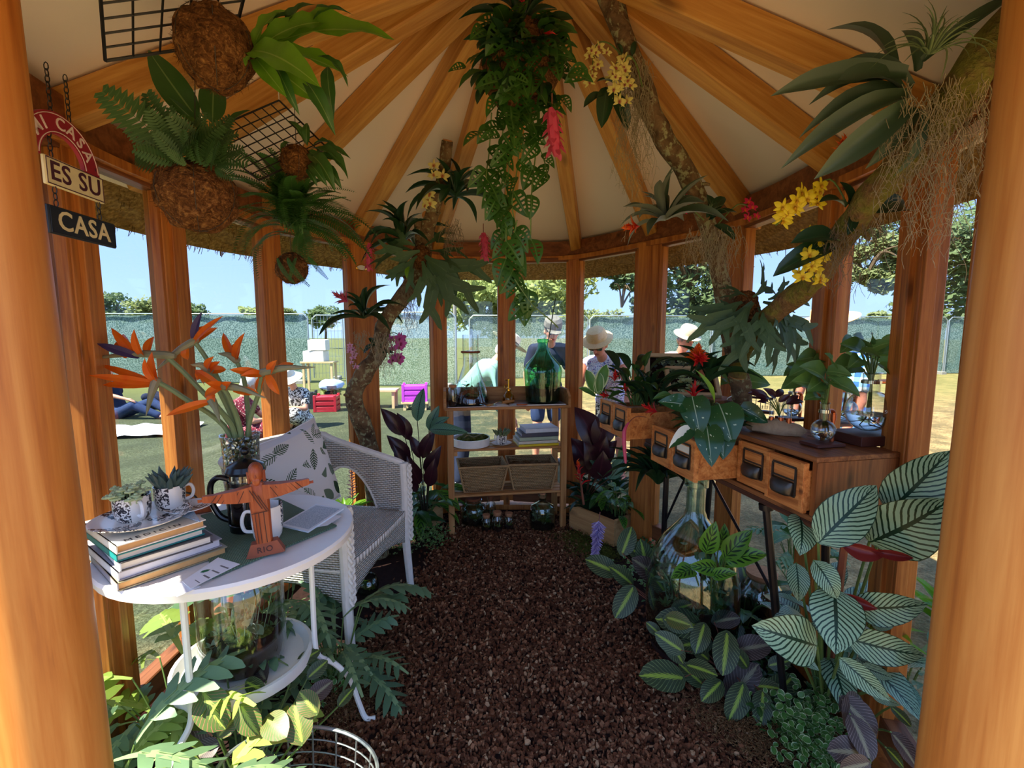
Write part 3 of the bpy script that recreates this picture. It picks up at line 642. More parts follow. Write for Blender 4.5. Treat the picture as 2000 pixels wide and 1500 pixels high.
# ---------------------------------------------------------------- bistro table, chair and what stands on them
def W3(p): return Vector(p)
M['white_paint'] = flat('white_painted_metal', sr(238, 234, 226), .35, 0, .5, .03, 20)
M['black_metal'] = flat('black_metal', sr(34, 32, 34), .45, .3)
TC = V(-.82, 1.33, 0); TZ = .71
t = thing('bistro_table', 'white round metal bistro table with a lower tray and curved feet', 'table', TC)
obj('tabletop', MB().lathe([(0, TZ-.012), (.30, TZ-.012), (.315, TZ-.03), (.326, TZ-.028), (.330, TZ-.008), (.326, TZ), (.316, TZ-.001), (.30, TZ-.002), (0, TZ-.002)], 48), M['white_paint'], t)
obj('tray', MB().lathe([(0, .298), (.165, .298), (.182, .318), (.192, .318), (.192, .286), (.16, .284), (0, .284)], 36), M['white_paint'], t)
for a in (16, 136, -98):
    a = rad(a); d = V(math.cos(a), math.sin(a), 0)
    obj('leg', MB().tube(cat([d*.20+V(0, 0, TZ-.02), d*.20+V(0, 0, .5), d*.20+V(0, 0, .33), d*.21+V(0, 0, .27), d*.255+V(0, 0, .235), d*.30+V(0, 0, .17), d*.325+V(0, 0, .08), d*.345+V(0, 0, .02), d*.375+V(0, 0, .012)], 5), .0085, 8), M['white_paint'], t)
# woven placemat
def weave(nm, c1, c2, su, sv, st=.5, rough=.7, dist=.004):
    t = NT(nm); uv = t.n('ShaderNodeUVMap'); s_ = t.n('ShaderNodeSeparateXYZ'); t.set(s_.inputs[0], uv.outputs[0])
    u, v = t.math('MULTIPLY', s_.outputs[0], su), t.math('MULTIPLY', s_.outputs[1], sv)
    row = t.math('FLOOR', v); fv = t.math('SINE', t.math('MULTIPLY', t.math('FRACT', v), PI))
    fu = t.math('ABSOLUTE', t.math('SINE', t.math('MULTIPLY', t.math('ADD', u, t.math('MULTIPLY', row, .5)), PI)))
    h = t.math('MULTIPLY', fv, t.math('ADD', t.math('MULTIPLY', fu, .75), .25)); nz = t.noise(t.coord(), 25, 3)
    col = t.mix(t.ramp(h, [(.08, (0, 0, 0)), (.42, (1, 1, 1))]), c2, t.mix(nz, tuple(k*.8 for k in c1[:3])+(1,), c1))
    return t.done(t.bsdf(col, rough, 0, .2, t.bump(h, st, dist)))
M['mat_weave'] = weave('placemat_weave', sr(116, 140, 112), sr(70, 90, 70), 46, 90)
def flatpoly(name, lab, cat_, px, z, th, mat, group=None, bend=0):
    """a thin sheet whose four corners lie on level z"""
    c = [onz(x, y, z) for x, y in px]; mid = sum(c, V(0, 0, 0))/4; mb = MB(); n = 8; uv = []; vs = []
    for s_ in (0, 1):
        for j in range(n+1):
            for i in range(n+1):
                a, b = i/n, j/n; p = c[0].lerp(c[1], a).lerp(c[3].lerp(c[2], a), b); vs.append(p-mid+V(0, 0, s_*th+bend*math.sin(PI*a)*math.sin(PI*b))); uv.append((a, b))
    N = (n+1)**2; fs = []
    for j in range(n):
        for i in range(n):
            q = (j*(n+1)+i, j*(n+1)+i+1, (j+1)*(n+1)+i+1, (j+1)*(n+1)+i); fs += [tuple(k+N for k in q), q[::-1]]
    edge = [i for i in range(n+1)]+[(j+1)*(n+1)+n for j in range(n)]+[n*(n+1)+n-1-i for i in range(n)]+[(n-1-j)*(n+1) for j in range(n-1)]
    fs += [(edge[k], edge[(k+1) % len(edge)], edge[(k+1) % len(edge)]+N, edge[k]+N) for k in range(len(edge))]
    mb.add(vs, fs); mb.uv = uv; o = obj(name, mb, mat, None, True); o.location = mid; return tag(o, lab, cat_, group)
flatpoly('placemat', 'sage green woven placemat across the white round table', 'placemat', [(392, 1008), (414, 1131), (658, 1028), (545, 975)], TZ+.0005, .004, M['mat_weave'])
# paper goods
def paper(nm, base, ink, kind):
    t = NT(nm); uv = t.n('ShaderNodeUVMap'); s_ = t.n('ShaderNodeSeparateXYZ'); t.set(s_.inputs[0], uv.outputs[0]); u, v = s_.outputs[0], s_.outputs[1]
    nz = t.noise(uv.outputs[0], 22, 4, .7)
    def between(x, a, b): return t.math('MULTIPLY', t.math('GREATER_THAN', x, a), t.math('LESS_THAN', x, b))
    if kind == 'map': f = t.math('MULTIPLY', t.math('MULTIPLY', between(u, .07, .93), between(v, .06, .94)), t.ramp(nz, [(.40, (.25, .25, .25)), (.48, (1, 1, 1)), (.56, (.1, .1, .1)), (.62, (.8, .8, .8))]))
    elif kind == 'text': f = t.math('MULTIPLY', t.math('MULTIPLY', between(u, .5, .92), t.math('GREATER_THAN', t.math('FRACT', t.math('MULTIPLY', v, 5)), .8)), between(v, .18, .85))
    elif kind == 'wave': f = t.ramp(nz, [(.47, (0, 0, 0)), (.52, (1, 1, 1))])
    else: f = 0.0
    return t.done(t.bsdf(t.mix(f, base, ink), .55, 0, .4))
M['map_print'] = paper('map_print', sr(238, 242, 246), sr(132, 160, 178), 'map'); M['card_print'] = paper('card_print', sr(244, 242, 240), sr(120, 116, 112), 'text')
M['white_paper'] = paper('white_paper', sr(240, 240, 242), sr(200, 200, 200), 'none'); M['blue_paper'] = paper('blue_paper', sr(176, 206, 236), sr(226, 238, 246), 'wave')
flatpoly('booklet', 'pale booklet with a blue grey printed map lying on the green placemat', 'booklet', [(546, 1028), (602, 1041), (672, 995), (617, 987)], TZ+.0055, .005, M['map_print'])
flatpoly('leaflet', 'plain white leaflet under the map booklet at the table edge', 'leaflet', [(596, 1034), (640, 1026), (668, 1008), (640, 1004)], TZ+.0047, .0006, M['white_paper'])
o = flatpoly('business_card', 'white card with a small green leaf emblem beside the book stack', 'card', [(356, 1136), (372, 1150), (469, 1102), (426, 1089)], TZ+.0052, .0006, M['card_print'])
lf = MB(); vs = [(-.010, 0, 0), (-.004, .007, 0), (.006, .006, 0), (.012, 0, 0), (.004, -.006, 0), (-.004, -.006, 0)]; lf.add(vs, [(5, 4, 3, 2, 1, 0)][::1]); lf.f = [tuple(reversed(lf.f[0]))]
M['emblem_green'] = flat('emblem_green', sr(20, 110, 64), .6)
e_ = obj('emblem', lf, M['emblem_green'], o, False); e_.matrix_basis = T((-.012, .004, .0012), .7)
flatpoly('business_card', 'white card half under the bottom book of the table stack', 'card', [(326, 1150), (346, 1166), (392, 1146), (366, 1130)], TZ+.0005, .0006, M['white_paper'])
# books
def book(lab, M_, sz, cover, pages, group, title=None, tsz=.02, tcol=None, spine=None):
    w_, d_, h_ = sz; t = thing('book', lab, 'book', M_, group); c = .0025
    obj('cover', MB().box((w_/2, d_/2, c/2), (w_, d_, c)).box((w_/2, d_/2, h_-c/2), (w_, d_, c)), M[cover], t, False)
    obj('spine', MB().box((c/2, d_/2, h_/2), (c, d_, h_)), M[spine or cover], t, False)
    obj('pages', MB().box((w_/2-.001, d_/2, h_/2), (w_-.008, d_-.008, h_-2*c)), M[pages], t, False)
    if title:
        lt = text(title, tsz, M[tcol], t, T((.02, .018, h_+.0004)), sp=1.5)
    return t
def text(s_, size, mat, parent, M_, sp=1.0, ext=.0003, align='LEFT', nm='lettering', font_w=1):
    cu = bpy.data.curves.new(nm, 'FONT'); cu.body = s_; cu.size = size; cu.extrude = ext; cu.space_character = sp; cu.align_x = align; cu.align_y = 'CENTER'; cu.offset = (font_w-1)*.01*size; cu.resolution_u = 3
    to = bpy.data.objects.new('tmp', cu); me = bpy.data.meshes.new_from_object(to); bpy.data.objects.remove(to)
    bm = bmesh.new(); bm.from_mesh(me); bpy.data.meshes.remove(me); bmesh.ops.remove_doubles(bm, verts=bm.verts, dist=1e-6); left = set(bm.verts); out = None; isl = []
    while left:                                  # every letter is a mesh of its own
        st = [left.pop()]; grp = {st[0]}
        while st:
            for e_ in st.pop().link_edges:
                for v_ in e_.verts:
                    if v_ in left: left.discard(v_); grp.add(v_); st.append(v_)
        isl.append(grp)
    for grp in sorted(isl, key=lambda g: min(v_.co.x for v_ in g)):
        ix = {v_: i for i, v_ in enumerate(grp)}; m2 = bpy.data.meshes.new('letter'); m2.from_pydata([tuple(v_.co) for v_ in grp], [], [tuple(ix[v_] for v_ in f_.verts) for f_ in bm.faces if f_.verts[0] in ix]); m2.materials.append(mat); out = link('letter', m2, parent, M_)
    bm.free(); return out
M['ink'] = flat('black_ink', sr(52, 48, 46), .6); t = NT('page_edges'); v = t.coord('Object', (1, 1, 900)); M['pages'] = t.done(t.bsdf(t.mix(t.noise(v, 1, 1), sr(206, 196, 178), sr(236, 228, 214)), .8))
M['pages_tan'] = flat('tan_page_edges', sr(206, 158, 102), .8, 0, .2, .08, 60); M['pages_grey'] = flat('grey_page_edges', sr(206, 204, 212), .8, 0, .2, .06, 60)
for k, c in dict(cov_white=(236, 230, 214), cov_teal=(18, 128, 124), cov_dark=(64, 62, 66), cov_grey=(150, 146, 152), cov_olive=(150, 138, 104), cov_yellow=(226, 200, 40), cov_sage=(170, 188, 160), cov_cream=(216, 210, 190), cov_slate=(74, 76, 90), cov_pale=(214, 220, 226)).items():
    M[k] = flat(k, sr(*c), .4, 0, .5, .06, 40)
n0 = onz(230, 1156, TZ+.001); ub = V(.6, .8, 0).normalized(); vb = V(-ub.y, ub.x, 0)
def bframe(off, rz): return Matrix.Translation(n0+V(0, 0, off)) @ Matrix(((ub.x, vb.x, 0, 0), (ub.y, vb.y, 0, 0), (0, 0, 1, 0), (0, 0, 0, 1))) @ Euler((0, 0, rz)).to_matrix().to_4x4()
z = .0; gk = 'books stacked on the white table'
for lab, (w_, d_, h_), cv, pg, rz, dx, ti, sp_ in [('large book with olive cover at the bottom of the table stack', (.232, .285, .020), 'cov_olive', 'pages_tan', 0, (0, 0), None, 'cov_grey'), ('grey covered book second from the bottom of the table stack', (.220, .275, .022), 'cov_grey', 'pages_grey', .03, (.004, .004), None, 'cov_pale'),
     ('dark covered book in the middle of the table stack', (.19, .26, .021), 'cov_dark', 'pages', -.02, (.008, .0), None, 'cov_pale'), ('teal hardback with cream pages second from the top of the table stack', (.182, .25, .017), 'cov_teal', 'pages', .04, (.005, .006), None, None),
     ('cream paperback with spaced black title lettering on top of the table stack', (.186, .245, .020), 'cov_white', 'pages_tan', .05, (.006, .006), 'MEDICIN', None)]:
    book(lab, bframe(z, rz) @ Matrix.Translation((*dx, 0)), (w_, d_, h_), cv, pg, gk, ti, .021, 'ink', sp_); z += h_+.0012
STZ = TZ+.001+z
flatpoly('leaflet', 'white and blue leaflet with leaf print under the saucer on the book stack', 'leaflet', [(330, 1000), (392, 1020), (372, 988), (334, 984)], STZ+.0004, .0012, M['blue_paper'])
# cup planters and saucer
def pottery(nm, c1, c2, sc=30):
    t = NT(nm); v = t.coord('Object'); w1 = t.noise(v, sc*3, 2, .6, 1.5); s_ = t.n('ShaderNodeSeparateXYZ'); t.set(s_.inputs[0], v)
    ang = t.math('ARCTAN2', s_.outputs[1], s_.outputs[0]); band = t.math('GREATER_THAN', t.math('SINE', t.math('MULTIPLY', ang, 3)), -.2)
    f = t.math('MULTIPLY', t.ramp(w1, [(.47, (0, 0, 0)), (.51, (1, 1, 1))]), band)
    return t.done(t.bsdf(t.mix(f, c1, c2), .15, 0, .5))
M['printed_china'] = pottery('printed_china', sr(238, 234, 226), sr(50, 48, 54)); M['mug_print'] = pottery('mug_print', sr(240, 238, 234), sr(30, 34, 36), 22); M['china'] = flat('white_china', sr(240, 238, 234), .15)
M['succ_pale'] = flat('pale_succulent', sr(178, 194, 144), .5, 0, .3, .12, 60); M['succ_dark'] = flat('dark_succulent', sr(74, 92, 84), .4, 0, .3, .2, 60); M['succ_grn'] = flat('grey_green_succulent', sr(110, 126, 88), .45, 0, .3, .2, 60)
def cup(lab, M_, r, h, mat, handle=0, hl=None, plant=None, group=None, nm='planted_cup', cat_='cup'):
    t = thing(nm, lab, cat_, M_, group)
    obj('body', MB().lathe([(0, .002), (r*.72, .002), (r*.78, 0), (r*.9, h*.12), (r, h*.5), (r, h), (r*.94, h), (r*.92, h*.5), (r*.7, h*.15), (0, h*.12)], 28), mat, t)
    if handle is not None:
        d = V(math.cos(handle), math.sin(handle), 0)
        obj('handle', MB().tube(cat([d*r*.95+V(0, 0, h*.84), d*r*1.35+V(0, 0, h*.84), d*r*1.55+V(0, 0, h*.58), d*r*1.4+V(0, 0, h*.3), d*r*.9+V(0, 0, h*.24)], 4), r*.12, 7), M['china'], t)
    if plant:
        obj('soil', MB().lathe([(0, h*.9), (r*.93, h*.86)], 18), M['soil'], t); kind, mt, n, rr, hh = plant; rg = random.Random(len(lab))
        for k in range(n):
            a = rg.uniform(0, 6.28); q = rr*math.sqrt(rg.random()); p = V(q*math.cos(a), q*math.sin(a), h*.88)
            if kind == 'sedum':
                top = p*1.15+V(0, 0, hh*rg.uniform(.4, 1)); top.z = h*.88+hh*rg.uniform(.35, 1)*(1-.4*q/rr); mb = MB().tube([p*.8, top], .0015, 4)
                for s_ in range(6): aa = s_*PI/3; mb.ball(top+V(.006*math.cos(aa), .006*math.sin(aa), 0), (.0062, .0062, .0035), 6, 4)
                mb.ball(top+V(0, 0, .003), .005, 6, 4)
            else:
                d = V(math.cos(a)*rg.uniform(.3, 1), math.sin(a)*rg.uniform(.3, 1), rg.uniform(.5, 1.1)).normalized(); mb = MB().tube([p, p+d*hh*.5, p+d*hh], [hh*.13, hh*.15, .0006], 6)
            obj('sprig' if kind == 'sedum' else 'leaf', mb, mat if False else M[mt], t)
    return t
sc_ = onz(279, 1022, STZ+.002)
o = thing('saucer', 'black and white printed china saucer on top of the table books', 'saucer', sc_); obj('dish', MB().lathe([(0, .004), (.045, .002), (.05, 0), (.075, .008), (.104, .020), (.106, .022), (.103, .0225), (.075, .012), (.046, .007), (0, .007)], 40), M['printed_china'], o); obj('foot_ring', MB().lathe([(.03, 0), (.045, 0), (.047, .004), (.03, .004)], 24), M['china'], o)
c1 = onz(283, 1009, STZ+.0095); cup('printed teacup of pale green sedum sprigs on the table saucer', c1+V(-.02, -.012, 0), .040, .062, M['printed_china'], -.55, plant=('sedum', 'succ_pale', 26, .046, .040))
cup('printed teacup of dark pointed succulents behind the sedum cup', c1+V(.022, .062, 0), .036, .064, M['printed_china'], .9, plant=('spike', 'succ_dark', 24, .026, .06))
pp = onz(345, 1003, STZ+.004); o = thing('small_plate', 'small grey patterned plate leaning by the saucer on the book stack', 'plate', T(pp+V(.012, .03, .0), 0)); obj('dish', MB().lathe([(0, .003), (.03, .001), (.055, .010), (.054, .0115), (.03, .004), (0, .005)], 28), M['printed_china'], o); obj('rim', MB().tube([(.055*math.cos(k*PI/14), .055*math.sin(k*PI/14), .0108) for k in range(28)], .0012, 4, closed=True), M['china'], o)
# cafetiere
M['clear'] = thinglass('clear_glass', (.985, .992, .99, 1), 1.3, .0, (.70, .76, .75, 1)); M['coffee'] = flat('coffee', sr(24, 14, 10), .15); M['gloss_black'] = flat('gloss_black', sr(18, 18, 20), .25, 0, .5); M['chrome'] = flat('chrome', sr(220, 220, 222), .12, 1)
p = onz(487, 1030, TZ+.006); t = thing('cafetiere', 'glass cafetiere with black lid and handle behind the carved figure', 'cafetiere', T(p, 0)); r = .047
obj('beaker', MB().lathe([(0, .006), (r-.003, .006), (r, .01), (r, .175), (r+.003, .178), (r-.001, .178), (r-.002, .012), (0, .009)], 32), M['clear'], t)
obj('coffee', MB().lathe([(0, .010), (r-.004, .010), (r-.004, .092), (0, .092)], 28), M['coffee'], t)
obj('base', MB().lathe([(0, 0), (r+.003, 0), (r+.004, .02), (r+.002, .022), (r+.001, .008), (0, .006)], 32), M['gloss_black'], t)
obj('band', MB().lathe([(r+.001, .138), (r+.004, .138), (r+.004, .150), (r+.001, .150)], 32), M['gloss_black'], t)
for k in range(4):
    a = k*PI/2+.5; obj('strut', MB().tube([((r+.003)*math.cos(a), (r+.003)*math.sin(a), .015), ((r+.003)*math.cos(a), (r+.003)*math.sin(a), .145)], .003, 5), M['gloss_black'], t)
obj('lid', MB().lathe([(0, .172), (r+.006, .172), (r+.008, .180), (r+.002, .194), (r*.6, .206), (.012, .213), (0, .214)], 32), M['gloss_black'], t)
kn = obj('knob', MB().tube([(0, 0, .208), (0, 0, .226)], .004, 8).ball((0, 0, .236), (.014, .014, .013), 16, 10), M['gloss_black'], t)
obj('plunger', MB().tube([(0, 0, .10), (0, 0, .21)], .0025, 6).lathe([(0, .096), (r-.004, .096), (r-.004, .100), (0, .100)], 24), M['chrome'], t)
obj('handle', MB().tube(cat([(-r, -.004, .150), (-r-.03, -.012, .158), (-r-.050, -.016, .135), (-r-.050, -.016, .085), (-r-.03, -.012, .040), (-r, -.004, .022)], 5), .0085, 10), M['gloss_black'], t)
p = onz(517, 1056, TZ+.006); cup('white mug with black folk pattern behind the carved figure', p+V(0, .02, 0), .041, .098, M['mug_print'], PI*1.12, nm='mug', cat_='mug')
# carved wooden figure with open arms on a lettered plinth
M['redwood'] = wood('carved_redwood', sr(176, 92, 50), sr(156, 74, 38), sr(116, 48, 26), 2, .4, 3, .1, False); M['redwood_dark'] = flat('dark_redwood', sr(146, 74, 46), .45, 0, .3, .15, 30); M['groove'] = flat('carved_groove', sr(60, 24, 14), .6)
p = onz(513, 1086, TZ+.006); t = thing('carved_figure', 'carved red wood robed figure with open arms on a lettered plinth', 'figurine', T(p+V(0, .018, 0), .42) @ Euler((0, -.06, 0)).to_matrix().to_4x4())
obj('plinth', MB().add([(-.040, -.018, 0), (.040, -.018, 0), (.040, .018, 0), (-.040, .018, 0), (-.031, -.013, .034), (.031, -.013, .034), (.031, .013, .034), (-.031, .013, .034), (-.046, -.016, .0), (-.046, .016, 0), (.046, -.016, 0), (.046, .016, 0)], [(0, 1, 5, 4), (2, 3, 7, 6), (4, 5, 6, 7), (8, 0, 4), (3, 9, 7), (8, 4, 7, 9), (1, 10, 5), (11, 2, 6), (10, 11, 6, 5), (0, 8, 9, 3), (1, 2, 11, 10), (0, 3, 2, 1)]), M['redwood_dark'], t, False)
text('RIO', .021, M['groove'], t, T((0, -.0158, .0165), 0, PI/2-.145), 1.15, .001, 'CENTER')
mb = MB(); prof = [(.034, .020, .026), (.090, .022, .023), (.130, .024, .021), (.160, .025, .020), (.182, .024, .018), (.196, .013, .013)]; n = 16; vs = []
for (zz, rx, ry) in prof:
    for k in range(n):
        a = 2*PI*k/n; q = .75+.25/max(abs(math.cos(a)), abs(math.sin(a))); vs.append((rx*q*math.cos(a), ry*.7*q*math.sin(a), zz))
mb.add(vs, [(r*n+k, r*n+(k+1) % n, (r+1)*n+(k+1) % n, (r+1)*n+k) for r in range(5) for k in range(n)]+[tuple(5*n+k for k in range(n)), tuple(range(n-1, -1, -1))])
obj('robe', mb, M['redwood'], t)
for s_ in (-1, 1):
    mb = MB(); vs = []
    for (x, z0, z1, yy) in [(.012, .150, .190, .015), (.05, .152, .182, .014), (.085, .158, .178, .011), (.100, .163, .176, .008), (.120, .166, .176, .006), (.124, .168, .174, .004)]:
        vs += [(s_*x, -yy, z0), (s_*x, yy, z0), (s_*x, yy, z1+x*.06), (s_*x, -yy, z1+x*.06)]
    fs = [(r*4+k, r*4+(k+1) % 4, (r+1)*4+(k+1) % 4, (r+1)*4+k) for r in range(5) for k in range(4)]+[(20, 21, 22, 23)]
    if s_ < 0: fs = [f[::-1] for f in fs]
    a_ = obj('arm', mb.add(vs, fs), M['redwood'], t)
    for k in range(4): obj('finger', MB().tube([(s_*.122, 0, .1685+k*.0018), (s_*.134, -.001, .1688+k*.0020)], .0011, 5), M['redwood'], a_)
    obj('thumb', MB().tube([(s_*.118, -.003, .1755), (s_*.124, -.005, .181)], .0014, 5), M['redwood'], a_)
    for k in range(6): x = .03+k*.012; obj('fold', MB().tube([(s_*x, -.0145+k*.0009, .182), (s_*(x+.016), -.0135+k*.001, .152+k*.002)], .0011, 4), M['groove'], a_)
hd = obj('head', MB().ball((0, -.003, .220), (.0165, .0165, .027), 18, 14).ball((0, -.012, .202), (.010, .007, .013), 10, 8).tube([(0, -.0175, .221), (0, -.0215, .212)], [.002, .0034], 6), M['redwood'], t)
obj('hair', MB().ball((0, .007, .227), (.0180, .0150, .022), 16, 12).tube([(-.0165, .002, .226), (-.0175, .0, .196)], [.006, .004], 6).tube([(.0165, .002, .226), (.0175, 0, .196)], [.006, .004], 6), M['redwood_dark'], t)
for s_ in (-1, 1): obj('eye', MB().ball((s_*.006, -.0145, .2195), (.0026, .0012, .0012), 6, 4), M['groove'], hd)
obj('mouth', MB().tube([(-.004, -.0172, .2055), (.004, -.0172, .2055)], .0008, 4), M['groove'], hd)
for (a, b) in [((-.018, .182), (.006, .128)), ((-.010, .178), (.016, .118)), ((.0, .165), (.020, .122)), ((-.012, .118), (-.012, .036)), ((-.004, .118), (-.004, .036)), ((.008, .118), (.008, .036)), ((-.020, .118), (.021, .120))]:
    obj('fold', MB().tube([(a[0], -.0168, a[1]), ((a[0]+b[0])/2, -.0185, (a[1]+b[1])/2), (b[0], -.0178, b[1])], .0011, 4), M['groove'], t)
# little block with an iron arch
p = onz(385, 1004, TZ+.0005); t = thing('arch_ornament', 'dark iron arch on a small red wood block by the vase', 'ornament', T(p+V(-.02, .01, 0), .5)); obj('block', MB().box((.02, 0, .010), (.075, .035, .020), None, .002), M['redwood'], t)
obj('arch', MB().tube([(-.045+.045*math.cos(PI*k/12)+.02, 0, .018+.055*math.sin(PI*k/12)) for k in range(13)], .0035, 6), M['black_metal'], t); obj('finial', MB().tube([(-.025, 0, .072), (-.025, 0, .092)], .002, 5).tube([(-.035, 0, .085), (-.015, 0, .085)], .002, 5), M['black_metal'], t)
# terrarium jar on the tray
t = thing('terrarium_jar', 'large clear glass jar terrarium on the tray of the white table', 'terrarium', V(-.82, 1.33, .3)); prof = [(0, .002), (.09, .002), (.112, .015), (.118, .04), (.118, .24), (.110, .275), (.090, .298), (.084, .315), (.090, .325)]
obj('jar', MB().lathe(prof+[(r-.004, z_) for r, z_ in prof[::-1][:-1]]+[(0, .008)], 36), M['clear'], t); obj('soil', MB().ball((0, 0, .05), (.109, .109, .045), 20, 8, .15, 6), M['soil'], t)
TERR = [(t, .09, .07, .2)]
# vase
def crackle():
    t = NT('crackle_glass'); vo = t.n('ShaderNodeTexVoronoi', feature='DISTANCE_TO_EDGE'); t.set(vo.inputs['Vector'], t.coord()); vo.inputs['Scale'].default_value = 70
    g = t.n('ShaderNodeBsdfGlossy'); g.inputs['Roughness'].default_value = .12; b = t.bump(vo.outputs['Distance'], 1.0, .01); t.set(g.inputs['Normal'], b); g.inputs[0].default_value = (.95, .95, .95, 1)
    tr = t.n('ShaderNodeBsdfTransparent'); t.set(tr.inputs[0], t.mix(t.ramp(vo.outputs['Distance'], [(.0, (0, 0, 0)), (.18, (1, 1, 1))]), sr(150, 146, 134), sr(236, 238, 232)))
    fr = t.n('ShaderNodeLayerWeight'); fr.inputs[0].default_value = .5; t.set(fr.inputs['Normal'], b); mx = t.n('ShaderNodeMixShader'); t.set(mx.inputs[0], t.math('ADD', t.math('MULTIPLY', t.math('POWER', fr.outputs['Facing'], 2.5), .7), .08, clamp=True)); t.t.links.new(tr.outputs[0], mx.inputs[1]); t.t.links.new(g.outputs[0], mx.inputs[2]); return t.done(mx.outputs[0])
M['crackle'] = crackle(); VP = V(-.865, 1.455, TZ); t = thing('vase', 'tall crackled clear glass vase holding orange flowers', 'vase', VP); prof = [(0, .004), (.047, .004), (.05, .0), (.051, .02), (.050, .12), (.054, .25), (.057, .268)]
obj('body', MB().lathe(prof+[(.053, .266), (.047, .12), (.046, .012), (0, .012)], 36), M['crackle'], t); obj('rim', MB().tube([(.0565*math.cos(k*PI/18), .0565*math.sin(k*PI/18), .268) for k in range(36)], .0025, 6, closed=True), M['clear'], t)
# bird of paradise stems
M['bop_or'] = (lambda t: t.done(leafsh(t, t.mix(t.noise(t.coord(), 30, 2), sr(224, 84, 16), sr(244, 130, 26)), .45, .35)))(NT('orange_petal')); M['bop_bk'] = (lambda t: t.done(t.bsdf(t.mix(t.noise(t.coord(), 14, 2), sr(98, 118, 84), sr(158, 142, 112)), .5)))(NT('grey_green_spathe')); M['bop_bl'] = flat('indigo_petal', sr(54, 40, 84), .5); M['stem_gg'] = flat('grey_green_stem', sr(122, 140, 96), .5, 0, .3, .12, 20)
def lance(mb, a, b, w_, nrm, cup_=.3, sag=0):
    a, b = Vector(a), Vector(b); y = b-a; x = y.cross(nrm).normalized(); z_ = x.cross(y).normalized(); vs = []; N = 7
    for i in range(N):
        q = i/(N-1); ww = w_*math.sin(PI*min(1, .12+.88*q)**1.0)**.8 if q < 1 else .0002; c = a+y*q+z_*sag*4*q*(1-q); vs += [c-x*ww+z_*ww*cup_, c, c+x*ww+z_*ww*cup_]
    mb.add(vs, [(i*3+k, i*3+k+1, (i+1)*3+k+1, (i+1)*3+k) for i in range(N-1) for k in (0, 1)])
def bop(joint, beak, pet, Y, dark=(), base=(0, 0), lab=''):
    j = at(*joint, Y); b = at(*beak, Y-.03); t = thing('bird_of_paradise', lab, 'flower', VP+V(base[0], base[1], .015)); k = {'world': True}
    st = cat([VP+V(base[0]*.6, base[1]*.6, .02), VP+V(base[0]*1.25, base[1]*1.25, .27), VP.lerp(j, .6)+V(base[0], base[1], .13), j], 6)
    obj('stem', MB().tube(st, [.0085-.002*i/len(st) for i in range(len(st))], 8), M['stem_gg'], t, **k)
    d = b-j; up = V(0, 0, 1); mb = MB().tube(cat([j-d*.12+V(0, 0, .0), j+d*.1+up*.006, j+d*.45+up*.010, j+d*.8+up*.003, b], 4), [.007, .0105, .012, .0125, .012, .0118, .011, .0105, .009, .008, .007, .0055, .0045, .0035, .0022, .0012, .0005], 8)
    obj('spathe', mb, M['bop_bk'], t, **k)
    for i, (x, y, s0) in enumerate(pet):
        a = j.lerp(b, s0); e_ = at(x, y, Y+(-.05, .03, .0, .05, -.02)[i % 5]); pb = MB(); lance(pb, a, e_, .013 if (e_-a).length < .16 else .011, V(.1, -1, .3), .45, .008)
        obj('petal', pb, M['bop_bl' if i in dark else 'bop_or'], t, **k)
for a in [((325, 696), (172, 700), [(262, 643, .3), (301, 657, .25), (226, 668, .5), (240, 652, .4), (217, 640, .35), (189, 671, .35)], 1.40, (5,), (-.012, .0), 'strelitzia pointing far out over the window with dark blue upper petals'),
          ((306, 745), (285, 812), [(173, 733, .05), (196, 712, .05), (200, 752, .1), (230, 738, .05), (297, 687, .0), (282, 700, .02)], 1.36, (), (-.018, -.012), 'strelitzia with drooping brown spathe and petals swept sideways, lowest on the window side'),
          ((381, 668), (303, 724), [(436, 617, .05), (425, 640, .05), (367, 703, .2), (400, 636, .05), (395, 608, .02)], 1.46, (4,), (-.005, .015), 'strelitzia held highest with flame petals above the others'),
          ((462, 706), (425, 690), [(478, 650, .1), (436, 650, .1), (470, 668, .05), (456, 672, .05)], 1.50, (), (.014, .016), 'strelitzia with two upright petals like a V'),
          ((410, 726), (372, 712), [(418, 696, .1), (442, 722, .0), (385, 742, .2), (400, 752, .1), (430, 706, .0)], 1.42, (), (.0, -.012), 'small strelitzia half open at the heart of the bunch'),
          ((512, 731), (616, 717), [(448, 722, .0), (574, 710, .25), (546, 771, .1), (506, 772, .05), (541, 703, .15), (470, 734, .0)], 1.40, (), (.02, .0), 'strelitzia reaching out above the white chair with yellow lower petals'),
          ((434, 756), (521, 778), [(402, 748, .0), (505, 768, .25), (400, 776, .0), (380, 722, .0), (452, 746, .1)], 1.36, (), (.012, -.016), 'strelitzia with pale spathe turned towards the chair above the vase'),
          ((413, 784), (430, 824), [(325, 812, .0), (345, 806, .0), (420, 770, .1)], 1.34, (), (.0, -.02), 'lowest strelitzia with one long petal, just above the vase rim')]:
    bop(*a[:4], dark=a[4], base=a[5], lab=a[6])
